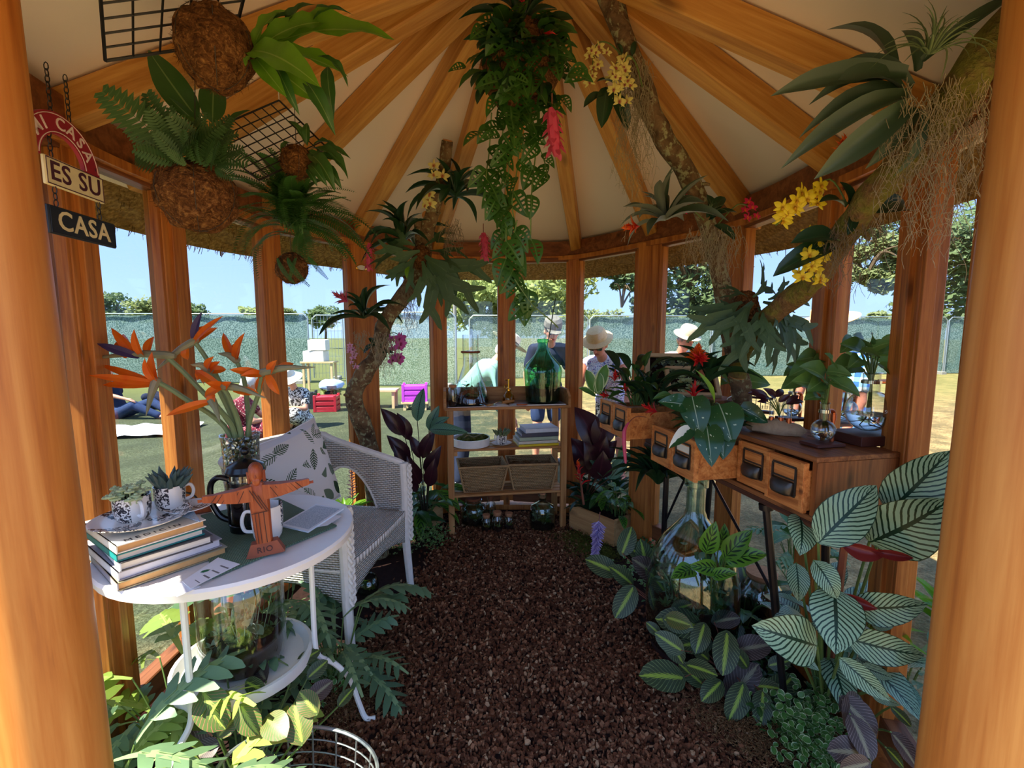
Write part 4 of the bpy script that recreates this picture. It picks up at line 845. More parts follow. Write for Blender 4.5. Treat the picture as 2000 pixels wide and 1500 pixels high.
# ---- wicker armchair
M['wicker'] = weave('white_wicker', sr(240, 234, 224), sr(150, 138, 122), 44, 105, 1.0, .6, .009); M['wicker_plain'] = flat('white_cane', sr(230, 224, 214), .55, 0, .3, .06, 40)
fdir = V(.985, -.17, 0).normalized(); CH = V(-.86, 2.005, 0)
t = chair = thing('wicker_armchair', 'white woven wicker armchair beside the bistro table', 'armchair', frame(CH, fdir, V(0, 0, 1)))
def path(u):                                        # u from -1 to 1 round the U of arms and back; local y forward
    P = cat([(-.285, .27, 0), (-.29, .10, 0), (-.285, -.10, 0), (-.22, -.235, 0), (0, -.275, 0), (.22, -.235, 0), (.285, -.10, 0), (.29, .10, 0), (.285, .27, 0)], 8)
    q = (u+1)/2*(len(P)-1); i = min(int(q), len(P)-2); return P[i].lerp(P[i+1], q-i)
def topz(u):
    a = abs(u); return .80-.02*a/.45 if a < .45 else (.78-(.13)*((a-.45)/.55)**.75)
def botz(u):
    a = abs(u)
    if a > .80: return .40
    if a > .40: return .40+(topz(u)-.11-.40)*math.sin(PI*(a-.40)/.40)**.6
    return .40
NU, NV = 72, 12; vs = []; uv = []; ln = 0; prev = None
for i in range(NU+1):
    u = -1+2*i/NU; p = path(u); ln += (p-prev).length if prev is not None else 0; prev = p
    for j in range(NV+1):
        z_ = botz(u)+(topz(u)-botz(u))*j/NV; fl = 1+.09*max(0, z_-.42)/.38; vs.append((p.x*fl, p.y*(fl if p.y < 0 else 1), z_)); uv.append((ln, z_))
mb = MB().add(vs, [(i*(NV+1)+j, (i+1)*(NV+1)+j, (i+1)*(NV+1)+j+1, i*(NV+1)+j+1) for i in range(NU) for j in range(NV)]); mb.uv = uv
o = obj('woven_back', mb, M['wicker'], t); md = o.modifiers.new('s', 'SOLIDIFY'); md.thickness = .016; md.offset = 0
obj('top_rail', MB().tube([Vector(vs[i*(NV+1)+NV])+V(0, 0, .004) for i in range(NU+1)], .016, 8), M['wicker_plain'], t)
obj('arch_rail', MB().tube([Vector(vs[i*(NV+1)]) for i in range(NU+1)], .010, 6), M['wicker_plain'], t)
vs = []; uv = []; n = 14
for j in range(n+1):
    for i in range(n+1):
        x = (-.28+.56*i/n); y = -.25+.54*j/n; x *= 1-.18*max(0, -y-.1)/.15; vs.append((x, y+.02*(1-(2*i/n-1)**2)*(j/n), .425+.008*math.sin(PI*i/n))); uv.append((x, y))
mb = MB().add(vs, [(j*(n+1)+i, j*(n+1)+i+1, (j+1)*(n+1)+i+1, (j+1)*(n+1)+i) for j in range(n) for i in range(n)]); mb.uv = uv
o = obj('seat', mb, M['wicker'], t); md = o.modifiers.new('s', 'SOLIDIFY'); md.thickness = .03
def apron(pa, pb, h0, hm):
    vs = []; uv = []; n = 16; m_ = 6
    for i in range(n+1):
        a = i/n; p = Vector(pa).lerp(Vector(pb), a); hh = hm+(h0-hm)*(2*a-1)**2
        for j in range(m_+1): z_ = .425-hh*j/m_; vs.append((p.x, p.y, z_)); uv.append((a*.56, z_))
    mb = MB().add(vs, [(i*(m_+1)+j, (i+1)*(m_+1)+j, (i+1)*(m_+1)+j+1, i*(m_+1)+j+1) for i in range(n) for j in range(m_)]); mb.uv = uv
    o = obj('apron', mb, M['wicker'], t); md = o.modifiers.new('s', 'SOLIDIFY'); md.thickness = .016
apron((-.28, .29, 0), (.28, .29, 0), .17, .10); apron((-.285, .28, 0), (-.27, -.2, 0), .17, .10); apron((.285, .28, 0), (.27, -.2, 0), .17, .10)
for s_ in (-1, 1):
    obj('leg', MB().tube([(s_*.278, .275, .43), (s_*.285, .285, .25), (s_*.295, .30, 0)], [.020, .020, .017], 10), M['wicker_plain'], t)
    obj('leg', MB().tube([(s_*.22, -.2, .43), (s_*.235, -.235, .2), (s_*.25, -.27, 0)], [.018, .018, .016], 10), M['wicker_plain'], t)
    obj('arm_post', MB().tube([(s_*.295, .278, .66), (s_*.290, .285, .5), (s_*.280, .285, .26)], .022, 10), M['wicker'] if False else M['wicker_plain'], t)
    for ph in range(3): obj('braid', MB().tube([(s_*.288+.0115*math.cos(k*.55+ph*2.1), .309+.006*math.sin(2*(k*.55+ph*2.1)), .655-.0075*k) for k in range(52)], .0062, 5), M['wicker_plain'], t)
# leaf print cushion
t_ = NT('leaf_print'); uvn = t_.n('ShaderNodeUVMap'); vo = t_.n('ShaderNodeTexVoronoi'); t_.set(vo.inputs['Vector'], uvn.outputs[0]); vo.inputs['Scale'].default_value = 3.7; vo.inputs['Randomness'].default_value = .75
mp = t_.n('ShaderNodeVectorMath', operation='SCALE'); t_.set(mp.inputs[0], uvn.outputs[0]); mp.inputs['Scale'].default_value = 3.7
sb = t_.n('ShaderNodeVectorMath', operation='SUBTRACT'); t_.set(sb.inputs[0], mp.outputs[0]); ps = t_.n('ShaderNodeVectorMath', operation='SCALE'); t_.set(ps.inputs[0], vo.outputs['Position']); ps.inputs['Scale'].default_value = 3.7; t_.set(sb.inputs[1], ps.outputs[0])
sc2 = t_.n('ShaderNodeSeparateColor'); t_.set(sc2.inputs[0], vo.outputs['Color']); vr = t_.n('ShaderNodeVectorRotate'); vr.rotation_type = 'Z_AXIS'; t_.set(vr.inputs['Vector'], sb.outputs[0]); t_.set(vr.inputs['Angle'], t_.math('MULTIPLY', sc2.outputs[0], 6.28))
sx_ = t_.n('ShaderNodeSeparateXYZ'); t_.set(sx_.inputs[0], vr.outputs[0]); lx, ly = t_.math('ABSOLUTE', sx_.outputs[0]), sx_.outputs[1]
wv_ = t_.math('MULTIPLY', t_.math('SUBTRACT', 1.0, t_.math('POWER', t_.math('MULTIPLY', ly, 2.3), 2)), .20); fea = t_.math('SINE', t_.math('MULTIPLY', t_.math('ADD', ly, t_.math('MULTIPLY', lx, -.8)), 60))
cut = t_.math('GREATER_THAN', t_.math('ADD', fea, t_.math('MULTIPLY', sc2.outputs[1], 2.4)), .35); ins = t_.math('MULTIPLY', t_.math('LESS_THAN', lx, wv_), t_.math('MAXIMUM', cut, t_.math('LESS_THAN', lx, .018)))
col = t_.mix(ins, sr(236, 232, 228), t_.mix(sc2.outputs[2], sr(52, 78, 54), sr(112, 128, 104))); M['leaf_print'] = t_.done(t_.bsdf(col, .85, 0, .15, t_.bump(t_.noise(t_.coord(), 7, 2), .2, .02)))
def cushion(lab, M_, w_, h_, th, mat):
    n = 16; vs = []; uv = []
    for s_ in (-1, 1):
        for j in range(n+1):
            for i in range(n+1):
                a, b = 2*i/n-1, 2*j/n-1; pin = 1-.07*(1-abs(b))**1.0*abs(a)**6; q = max(0, (1-a**4)*(1-b**4))**.5; pz = 1-.07*(1-abs(a))*abs(b)**6
                vs.append((a*w_/2*pin, b*h_/2*pz, s_*th/2*q)); uv.append((i/n+(.37 if s_ < 0 else 0), j/n))
    N = (n+1)**2; fs = []
    for j in range(n):
        for i in range(n): q = (j*(n+1)+i, j*(n+1)+i+1, (j+1)*(n+1)+i+1, (j+1)*(n+1)+i); fs += [q[::-1], tuple(k+N for k in q)]
    mb = MB().add(vs, fs); mb.uv = uv; t = thing('cushion', lab, 'cushion', M_); obj('cover', mb, mat, t)
    e_ = [(2*k/n-1) for k in range(n)]; ring = [(a, -1) for a in e_]+[(1, a) for a in e_]+[(-a, 1) for a in e_]+[(-1, -a) for a in e_]
    obj('piping', MB().tube([(a*w_/2*(1-.07*(1-abs(b))*abs(a)**6), b*h_/2*(1-.07*(1-abs(a))*abs(b)**6), 0) for a, b in ring], .003, 5, closed=True), M['white_cloth'], t); return t
cd = V(.94, -.34, 0).normalized(); cushion('white cushion printed with green leaves in the wicker armchair', frame(CH-fdir*.115+V(0, .02, .655), V(-.20, .04, 1), cd+V(0, 0, .2)) @ Euler((0, 0, .13)).to_matrix().to_4x4(), .42, .42, .13, M['leaf_print'])
# ---- hanging plaques
SX = lambda y: -.918-.11*(y-.95)
M['plaque_red'] = flat('painted_red_plaque', sr(150, 40, 54), .5, 0, .3, .1, 40); M['plaque_cream'] = flat('painted_cream_plaque', sr(226, 212, 166), .5, 0, .3, .08, 40); M['plaque_dark'] = flat('painted_slate_plaque', sr(34, 40, 50), .5, 0, .3, .1, 40); M['letter_white'] = flat('white_lettering', sr(228, 206, 200), .6); M['letter_plum'] = flat('plum_lettering', sr(72, 30, 48), .6); M['letter_cream'] = flat('cream_lettering', sr(222, 206, 160), .6)
sg = thing('hanging_sign', 'three painted plaques chained one below another by the porch post', 'sign', frame((SX(1.02), 1.02, 1.52), V(.11, -1, 0)*-1, V(1, .11, 0)))
# local: y runs along the wall away from the way in, z faces the room, x points down
def LP(yy, zz, off=0): return V(-(zz-1.52), (yy-1.02), off)
def plaque(nm, y0, y1, z0, z1, mt, s_, lm, size, edge):
    a = LP((y0+y1)/2, (z0+z1)/2); p = obj('plaque', MB().box((a.x, a.y, 0), (z1-z0, y1-y0, .008), None, .002), M[mt], sg); p['label'] = nm
    obj('border', MB().tube([(a.x-(z1-z0)/2+.003, a.y-(y1-y0)/2+.003, .0045), (a.x-(z1-z0)/2+.003, a.y+(y1-y0)/2-.003, .0045), (a.x+(z1-z0)/2-.003, a.y+(y1-y0)/2-.003, .0045), (a.x+(z1-z0)/2-.003, a.y-(y1-y0)/2+.003, .0045)], .0012, 4, closed=True), M[edge], p)
    text(s_, size, M[lm], p, Matrix.Translation((a.x, a.y, .0046)) @ Euler((0, 0, PI/2)).to_matrix().to_4x4(), 1.08, .0006, 'CENTER', font_w=2.2)
plaque('cream plaque lettered ES SU', .953, 1.105, 1.592, 1.648, 'plaque_cream', 'ES SU', 'letter_plum', .052, 'letter_plum'); plaque('dark slate plaque lettered CASA', .95, 1.13, 1.497, 1.553, 'plaque_dark', 'CASA', 'letter_cream', .054, 'plaque_dark')
c0 = LP(1.0, 1.645); mb = MB(); vs = []; N = 24
for (r, z_) in ((.054, -.004), (.096, -.004), (.096, .004), (.054, .004)): vs += [V(c0.x-r*math.sin(PI*k/N), c0.y-r*math.cos(PI*k/N), z_) for k in range(N+1)]
fs = [(r*(N+1)+k, r*(N+1)+k+1, ((r+1) % 4)*(N+1)+k+1, ((r+1) % 4)*(N+1)+k) for r in range(4) for k in range(N)]+[(0, N+1, 2*N+2, 3*N+3), (3*N+3+N, 2*N+2+N, N+1+N, N)]
ap = obj('plaque', mb.add(vs, fs), M['plaque_red'], sg); ap['label'] = 'red arched plaque lettered MI CASA'
for rr in (.058, .092): obj('border', MB().tube([V(c0.x-rr*math.sin(PI*(k+.5)/24), c0.y-rr*math.cos(PI*(k+.5)/24), .0046) for k in range(24)], .0009, 4), M['letter_white'], ap)
for ch_, a in zip('MI CASA', (40, 58, 0, 90, 110, 130, 150)):
    if ch_ != ' ':
        a_ = rad(a); text(ch_, .034, M['letter_white'], ap, Matrix.Translation((c0.x-.075*math.sin(a_), c0.y-.075*math.cos(a_), .0046)) @ Euler((0, 0, PI/2-(a_-PI/2)*-1-PI*0)).to_matrix().to_4x4() if False else Matrix.Translation((c0.x-.075*math.sin(a_), c0.y-.075*math.cos(a_), .0046)) @ Euler((0, 0, PI-a_)).to_matrix().to_4x4(), 1, .0006, 'CENTER', font_w=1.8)
for (y_, z0, z1) in ((.975, 1.648, 1.70), (1.085, 1.648, 1.665), (.975, 1.553, 1.592), (1.09, 1.553, 1.592), (.985, 1.735, 1.83), (1.03, 1.738, 1.83)):
    n = max(2, int((z1-z0)/.011))
    for k in range(n):
        c = LP(y_, z1-(k+.5)*(z1-z0)/n); ring = [(c.x+.0075*math.cos(a*PI/5), c.y+(.004*math.sin(a*PI/5) if k % 2 else 0), (0 if k % 2 else .004*math.sin(a*PI/5))) for a in range(10)]
        obj('chain_link', MB().tube(ring, .0011, 4, closed=True), M['black_metal'], sg)
# ---------------------------------------------------------------- potting bench at the back with its glass, books and baskets
M['bench_wood'] = wood('bench_wood', sr(204, 150, 92), sr(178, 120, 66), sr(136, 84, 42), 0, .5, 1.6, .1); M['bench_wood_z'] = wood('bench_leg_wood', sr(204, 150, 92), sr(178, 120, 66), sr(136, 84, 42), 2, .5, 1.6, .1)
bu = V(.985, .15, 0).normalized(); BO = V(-.405, 2.87, 0); BW, BD, BT = .775, .27, .835
BM = Matrix.Translation(BO) @ Matrix(((bu.x, -bu.y, 0, 0), (bu.y, bu.x, 0, 0), (0, 0, 1, 0), (0, 0, 0, 1)))
def bl(x, y, z): return BM @ V(x, y, z)
def blm(x, y, z, rz=0): return BM @ T((x, y, z), rz)
t = thing('potting_bench', 'slim wooden potting bench with zinc top and two slatted shelves', 'bench', BM)
for x in (.02, BW-.02):
    for y in (.018, BD-.018): obj('leg', MB().box((x, y, BT/2-.01), (.038, .032, BT-.02), None, .003), M['bench_wood_z'], t)
t_ = NT('zinc_sheet'); M['zinc'] = t_.done(t_.bsdf(t_.mix(t_.noise(t_.coord(), 9, 4), sr(150, 152, 160), sr(196, 198, 208)), .28, .85))
obj('top_board', MB().box((BW/2, BD/2, BT-.012), (BW+.03, BD+.02, .018), None, .003), M['bench_wood'], t); obj('zinc_top', MB().box((BW/2, BD/2+.004, BT-.001), (BW-.01, BD-.005, .003)), M['zinc'], t)
obj('back_board', MB().box((BW/2, BD+.002, BT+.045), (BW+.02, .016, .10), None, .003), M['bench_wood'], t)
for x in (-.012, BW+.012):
    obj('side_board', MB().prism([(-.004, -.015), (BD+.008, -.015), (BD+.008, .095), (.06, .095), (-.004, .055)], -.008, .008, Matrix(((0, 0, 1, x), (1, 0, 0, 0), (0, 1, 0, BT), (0, 0, 0, 1)))), M['bench_wood'], t, False)
for z in (.555, .255):
    for y in (.03, BD-.03): pass
    for x in (.02, BW-.02): obj('rail', MB().box((x+(.03 if x < .1 else -.03), BD/2, z-.022), (.022, BD-.03, .030), None, .002), M['bench_wood'], t)
    for k in range(4): obj('slat', MB().box((BW/2, .035+k*(BD-.07)/3, z), (BW-.02, .052, .014), None, .002), M['bench_wood'], t)
# glassware
M['green_glass'] = thinglass('green_glass', (.58, .93, .74, 1), 1.0, 0, (.22, .68, .42, 1)); M['aqua_glass'] = thinglass('aqua_glass', (.84, .93, .90, 1), 1.5, 0, (.24, .44, .40, 1), .05); M['amber_glass'] = thinglass('amber_glass', (.95, .85, .40, 1), .9, 0, (.80, .62, .15, 1))
M['gold'] = flat('brass', sr(216, 170, 70), .2, 1); M['cork'] = flat('cork', sr(186, 130, 92), .9, 0, .1, .15, 60, .3); M['cork_dark'] = flat('dark_cork', sr(132, 76, 50), .85, 0, .1, .15, 60)
M['moss'] = (lambda t: t.done(t.bsdf(t.ramp(t.noise(t.coord(), 55, 4, .7), [(.3, sr(40, 44, 16)), (.5, sr(84, 90, 34)), (.7, sr(126, 128, 58))]), .95, 0, .1, t.bump(t.noise(t.coord(), 120, 3), 1, .01))))(NT('moss'))
M['t_leaf'] = (lambda t: t.done(leafsh(t, t.mix(t.noise(t.coord(), 14, 2), sr(52, 84, 44), sr(116, 148, 88)), .4, .3)))(NT('terrarium_leaf'))
M['t_leaf_pale'] = (lambda t: t.done(leafsh(t, t.mix(t.noise(t.coord(), 14, 2), sr(120, 150, 110), sr(196, 210, 176)), .4, .3)))(NT('pale_terrarium_leaf'))
def vessel(prof, th=.004): return prof+[(max(.0005, r-th), z) for r, z in prof[::-1][:-1]]+[(0, prof[0][1]+th*1.5)]
def innards(t, r, z0, zs, ztop, n, seed, mats=('t_leaf',), soil='soil', size=.035, world=False):
    """soil and small plants growing inside a vessel"""
    rg = random.Random(seed); obj('soil', MB().lathe([(0, z0), (r*.92, z0), (r, (z0+zs)/2), (r*.98, zs), (r*.5, zs+.008), (0, zs+.004)], 20), M[soil], t)
    obj('moss', MB().ball((r*.2, 0, zs), (r*.6, r*.55, .018), 14, 6, .4, 5, seed), M['moss'], t)
    for k in range(n):
        a = rg.uniform(0, 6.28); q = r*.6*math.sqrt(rg.random()); b = V(q*math.cos(a), q*math.sin(a), zs); h = rg.uniform(.25, 1)*(ztop-zs)
        d = V(math.cos(a)*.5+rg.gauss(0, .3), math.sin(a)*.5+rg.gauss(0, .3), 1); tip = b+V(d.x*h*.4, d.y*h*.4, h)
        rr = math.hypot(tip.x, tip.y)
        if rr > r*.85: tip.x *= r*.85/rr; tip.y *= r*.85/rr
        mb = MB(); s = size*rg.uniform(.6, 1.2); ld = V(d.x, d.y, rg.uniform(-.2, .5)).normalized(); e_ = tip+ld*s
        rr = math.hypot(e_.x, e_.y)
        if rr > r*.93: e_.x *= r*.93/rr; e_.y *= r*.93/rr
        mb.tube([b, tip], .0012, 4); lance(mb, tip, e_, s*.32, V(0, 0, 1) if abs(ld.z) < .8 else V(1, 0, 0), .2)
        obj('plant_leaf', mb, M[rg.choice(mats)], t)
    for k in range(n//2):
        a = rg.uniform(0, 6.28); q = r*.8*math.sqrt(rg.random()); mb = MB()
        b = V(q*math.cos(a), q*math.sin(a), zs-.003)
        for s_ in range(6): aa = s_*PI/3+a; lance(mb, b, b+V(math.cos(aa)*size*.5, math.sin(aa)*size*.5, size*.45)*min(1, (r*.95-q)/size*1.5+.2), size*.1, V(0, 0, 1), .2)
        obj('small_rosette', mb, M[rg.choice(mats)], t)
TT = terr0 = bpy.data.objects['terrarium_jar']; innards(TT, .109, .008, .085, .24, 26, 4, ('t_leaf', 't_leaf_pale'), size=.05)
zt = BT+.001
t = thing('flask_terrarium', 'conical glass flask terrarium with wooden collar on the potting bench', 'terrarium', blm(.158, .135, zt))
obj('flask', MB().lathe(vessel([(0, .002), (.115, .002), (.126, .012), (.126, .028), (.112, .07), (.056, .235), (.050, .25), (.050, .325), (.056, .332)]), 36), M['clear'], t); obj('collar', MB().lathe([(.046, .333), (.062, .333), (.062, .345), (.046, .345)], 28), M['cork_dark'], t); obj('chimney', MB().lathe(vessel([(0, .346), (.052, .346), (.052, .45)], .003), 28), M['clear'], t); innards(t, .116, .008, .05, .16, 22, 8, ('t_leaf', 't_leaf_pale'), size=.04); obj('driftwood', MB().tube(cat([(-.08, -.02, .05), (-.02, -.03, .085), (.03, -.02, .07), (.08, .01, .055)], 4), [.01, .012, .014, .012, .011, .013, .014, .012, .01, .008, .007, .006, .004], 7), M['cork_dark'], t)
t = thing('corked_bottle', 'small glass bottle with copper cap at the end of the potting bench', 'bottle', blm(.038, .045, zt)); obj('bottle', MB().lathe(vessel([(0, .001), (.027, .001), (.029, .006), (.029, .105), (.024, .118), (.022, .125)], .003), 24), M['clear'], t); obj('stopper', MB().lathe([(0, .12), (.0235, .12), (.0245, .136), (0, .137)], 20), M['cork'], t); innards(t, .025, .005, .035, .10, 10, 9, ('t_leaf', 't_leaf_pale'), size=.02)
t = thing('brass_mister', 'amber glass plant mister with brass pump on the potting bench', 'mister', blm(.405, .12, zt)); obj('bottle', MB().lathe(vessel([(0, .001), (.036, .001), (.040, .008), (.040, .03), (.034, .055), (.016, .075), (.014, .085)], .003), 28), M['amber_glass'], t); obj('pump', MB().lathe([(0, .083), (.016, .083), (.016, .094), (.006, .098), (.005, .15), (.010, .152), (.010, .160), (0, .161)], 18).tube([(.0, 0, .152), (-.024, 0, .156)], .004, 7), M['gold'], t); obj('trigger', MB().tube([(-.016+.013*math.cos(k*PI/6), 0, .112+.013*math.sin(k*PI/6)) for k in range(12)], .0022, 5, closed=True), M['gold'], t); obj('water', MB().lathe([(0, .004), (.035, .005), (.035, .028), (0, .028)], 20), M['amber_glass'], t)
t = thing('green_demijohn', 'green glass demijohn planted as a terrarium on the potting bench', 'terrarium', blm(.638, .135, zt)); obj('demijohn', MB().lathe(vessel([(0, .004), (.10, .002), (.112, .012), (.116, .06), (.126, .20), (.126, .225), (.112, .255), (.055, .32), (.038, .36), (.034, .395), (.040, .40), (.041, .418), (.036, .422)], .005), 40), M['green_glass'], t); innards(t, .110, .008, .10, .24, 34, 10, ('t_leaf',), size=.045); obj('fill', MB().lathe([(0, .01), (.104, .01), (.112, .06), (.116, .10), (0, .10)], 28), M['soil'], t)
o = obj('garden_cane', MB().tube([V(0, 0, 0), V(.10, .02, .58)], .0035, 6), flat('green_cane', sr(44, 70, 44), .6), None, M=blm(.625, .135, zt+.11)); tag(o, 'thin dark green cane standing in the neck of the green demijohn', 'cane')
# hand fork, trowel and papers
t = thing('hand_fork', 'steel hand fork lying on the potting bench top', 'fork', blm(.30, .015, zt+.012, .55)); obj('handle', MB().tube([(.06, 0, .004), (.10, 0, .006), (.16, 0, .005)], [.008, .010, .009], 8), M['bench_wood'], t); obj('neck', MB().tube([(.0, 0, .004), (.03, 0, .012), (.065, 0, .004)], .004, 6), M['chrome'], t)
for k in range(4): obj('tine', MB().tube(cat([(0, 0, .004), (-.02, (k-1.5)*.014, .0), (-.07, (k-1.5)*.015, -.004), (-.10, (k-1.5)*.013, .006)], 3), .0024, 5), M['chrome'], t)
def sheet(nm, lab, c, M_, w_, d_, th, mat, group=None):
    mb = MB(); n = 6; vs = []; uv = []
    for s_ in (0, 1):
        for j in range(n+1):
            for i in range(n+1): vs.append(((i/n-.5)*w_, (j/n-.5)*d_, s_*th+.0015*math.sin(i)*(th < .002))); uv.append((i/n, j/n))
    N = (n+1)**2; fs = []
    for j in range(n):
        for i in range(n): q = (j*(n+1)+i, j*(n+1)+i+1, (j+1)*(n+1)+i+1, (j+1)*(n+1)+i); fs += [tuple(k+N for k in q), q[::-1]]
    e_ = list(range(n+1))+[(j+1)*(n+1)+n for j in range(n)]+[n*(n+1)+n-1-i for i in range(n)]+[(n-1-j)*(n+1) for j in range(n-1)]
    fs += [(e_[k], e_[(k+1) % len(e_)], e_[(k+1) % len(e_)]+N, e_[k]+N) for k in range(len(e_))]
    mb.add(vs, fs); mb.uv = uv; o = obj(nm, mb, mat, None, False, M=M_); return tag(o, lab, c, group)
sheet('leaflet', 'white leaflet lying on the zinc top beside the hand fork', 'leaflet', blm(.35, .05, zt+.0012, .1), .07, .09, .0008, M['white_paper']); sheet('leaflet', 'pale blue leaflet on the zinc top in front of the brass mister', 'leaflet', blm(.445, .045, zt+.0012, -.05), .09, .07, .0008, M['blue_paper'])
t = thing('bamboo_knife', 'flat pale wooden knife in front of the green demijohn', 'knife', blm(.60, .002, zt+.001, -.04)); obj('blade', MB().prism([(-.10, -.006), (.12, -.010), (.16, 0), (.12, .008), (-.10, .006)], 0, .004), M['white_paint'], t, False); obj('handle', MB().box((-.125, 0, .005), (.07, .016, .009), None, .003), M['redwood'], t)
# middle shelf
zm = .5625
t = thing('moss_dish', 'round white dish of green moss on the middle bench shelf', 'dish', blm(.155, .115, zm)); obj('dish', MB().lathe([(0, .002), (.115, .002), (.121, .004), (.124, .055), (.118, .055), (.115, .03), (0, .03)], 40), M['china'], t); mb = MB()
for k in range(9): a = k*2.4; q = .085*math.sqrt(k/9); mb.ball((q*math.cos(a), q*math.sin(a), .048), (.040, .040, .017), 12, 6, .3, 6, k)
obj('moss', mb, M['moss'], t); obj('root', MB().tube(cat([(-.05, -.05, .06), (-.02, -.03, .075), (.01, -.05, .064), (.05, -.02, .07), (.07, .03, .06)], 4), .004, 6), flat('grey_root', sr(128, 122, 84), .8), t)
q = blm(.355, .10, zm); o = thing('saucer', 'white saucer under a small teacup on the middle bench shelf', 'saucer', q); obj('dish', MB().lathe([(0, .003), (.035, .001), (.06, .010), (.068, .014), (.066, .0155), (.04, .006), (0, .005)], 32), M['china'], o); obj('foot_ring', MB().lathe([(.02, 0), (.032, 0), (.033, .003), (.02, .003)], 20), M['china'], o)
cup('small printed teacup with a grey green succulent on the middle bench shelf', blm(.355, .10, zm+.0065), .036, .066, M['printed_china'], 2.4, plant=('spike', 'succ_grn', 34, .032, .05))
z = 0; gk = 'books stacked on the middle bench shelf'
for lab, (w_, d_, h_), cv, pg, rz, ti, sp_ in [('yellow and violet spined book at the bottom of the bench shelf stack', (.27, .19, .017), 'cov_yellow', 'pages', .05, None, 'cov_yellow'), ('pale yellow book second from the bottom of the bench shelf stack', (.262, .185, .020), 'cov_cream', 'pages', .06, None, 'cov_cream'), ('sage spined book in the middle of the bench shelf stack', (.258, .18, .024), 'cov_sage', 'pages_grey', .04, None, 'cov_sage'), ('dark patterned book second from the top of the bench shelf stack', (.248, .18, .027), 'cov_slate', 'pages_grey', .06, None, 'cov_slate'), ('pale grey book with a leaf sprig on top of the bench shelf stack', (.225, .17, .028), 'cov_pale', 'pages_grey', .10, None, 'cov_pale')]:
    # spine towards the room
    book(lab, blm(.725-.005*(z*100 % 3), .025, zm+z, rz) @ T((0, 0, 0), PI/2), (d_, w_, h_), cv, pg, gk, None, spine=sp_); z += h_+.0008
o = MB(); lance(o, (.02, .08, 0), (.05, .17, 0), .012, V(0, 0, 1), 0); 
# baskets on the low shelf
M['seagrass'] = weave('seagrass_weave', sr(196, 160, 112), sr(96, 72, 44), 60, 90, 1.0, .8, .006); M['rope'] = flat('seagrass_rope', sr(178, 142, 98), .8, 0, .1, .2, 70, .5)
M['coir'] = (lambda t: t.done(t.bsdf(t.ramp(t.noise(t.coord(), 140, 4, .7), [(.3, sr(70, 48, 28)), (.55, sr(136, 100, 64)), (.75, sr(180, 146, 104))]), .95, 0, .1, t.bump(t.noise(t.coord(), 160, 3), 1, .01))))(NT('coir_fibre'))
def basket(lab, M_, w_, d_, h_, fill):
    t = thing('seagrass_basket', lab, 'basket', M_, 'seagrass baskets on the low bench shelf'); 
    def loop(s, z): return [V(*p, z) for p in [(-w_/2*s, -d_/2*s), (w_/2*s, -d_/2*s), (w_/2*s, d_/2*s), (-w_/2*s, d_/2*s)]]
    lo, hi = loop(.78, .006), loop(1.0, h_); 
    for i in range(4):
        j = (i+1) % 4; n = 10; vs = []; uv = []; L = (hi[j]-hi[i]).length
        for a in range(n+1):
            for b in range(7): vs.append(lo[i].lerp(lo[j], a/n).lerp(hi[i].lerp(hi[j], a/n), b/6)); uv.append((a/n*L+i*.3, b/6*h_))
        mb = MB().add(vs, [(a*7+b, (a+1)*7+b, (a+1)*7+b+1, a*7+b+1) for a in range(n) for b in range(6)]); mb.uv = uv
        o = obj('woven_side', mb, M['seagrass'], t); md = o.modifiers.new('s', 'SOLIDIFY'); md.thickness = .010
        obj('corner_rope', MB().tube([lo[i], hi[i]], .006, 6), M['rope'], t)
    obj('bottom', MB().box((0, 0, .006), (w_*.76, d_*.76, .010)), M['rope'], t); obj('rim', MB().tube([p+V(0, 0, .0) for p in hi], .008, 7, closed=True), M['rope'], t)
    if fill:
        mb = MB(); n = 16; vs = [((i/n-.5)*w_*.93, (j/n-.5)*d_*.93, h_*.80+.022*noise.noise(V(i*.6, j*.6, 1))) for j in range(n+1) for i in range(n+1)]; mb.add(vs, [(j*(n+1)+i, j*(n+1)+i+1, (j+1)*(n+1)+i+1, (j+1)*(n+1)+i) for j in range(n) for i in range(n)]); obj('coir_fill', mb, M['coir'], t)
    return t
basket('empty woven seagrass basket on the low bench shelf', blm(.225, .135, .2625, .03), .315, .225, .175, False); basket('woven seagrass basket filled with coir on the low bench shelf', blm(.56, .132, .2625, -.05), .325, .225, .178, True)
# jars standing on the floor below
def jar(lab, p, r, h, mat, n, seed, cap='cork', neck=.6, group=None):
    t = thing('corked_jar', lab, 'jar', p, group); obj('glass', MB().lathe(vessel([(0, .001), (r*.92, .001), (r, .008), (r, h*.62), (r*.9, h*.76), (r*neck, h*.86), (r*neck, h*.97), (r*neck*1.08, h)], .003), 28), M[mat], t)
    obj('stopper', MB().lathe([(0, h*.9), (r*neck*.93, h*.9), (r*neck*1.02, h*1.10), (0, h*1.11)], 20), M[cap], t); innards(t, r*.9, .004, h*.25, h*.8, n, seed, ('t_leaf', 't_leaf_pale'), size=r*.5); return t
jar('wide glass jar with dark cork half under the empty basket', bl(.17, .16, 0), .085, .175, 'aqua_glass', 14, 21, 'cork_dark', .62); jar('narrow corked bottle behind the three little jars under the bench', bl(.29, .19, 0), .036, .17, 'clear', 8, 22, 'cork_dark', .6)
for k, (x, y, r, h) in enumerate([(.245, .035, .034, .105), (.315, .02, .038, .125), (.395, .04, .034, .105)]): jar(['corked planted jar on the bark, nearest the wide jar of the three', 'middle and tallest of the three little corked jars under the bench', 'corked planted jar under the bench, nearest the round bottle of the three'][k], bl(x, y, 0), r, h, 'clear', 8, 30+k, 'cork', .72, 'little corked jars under the bench')
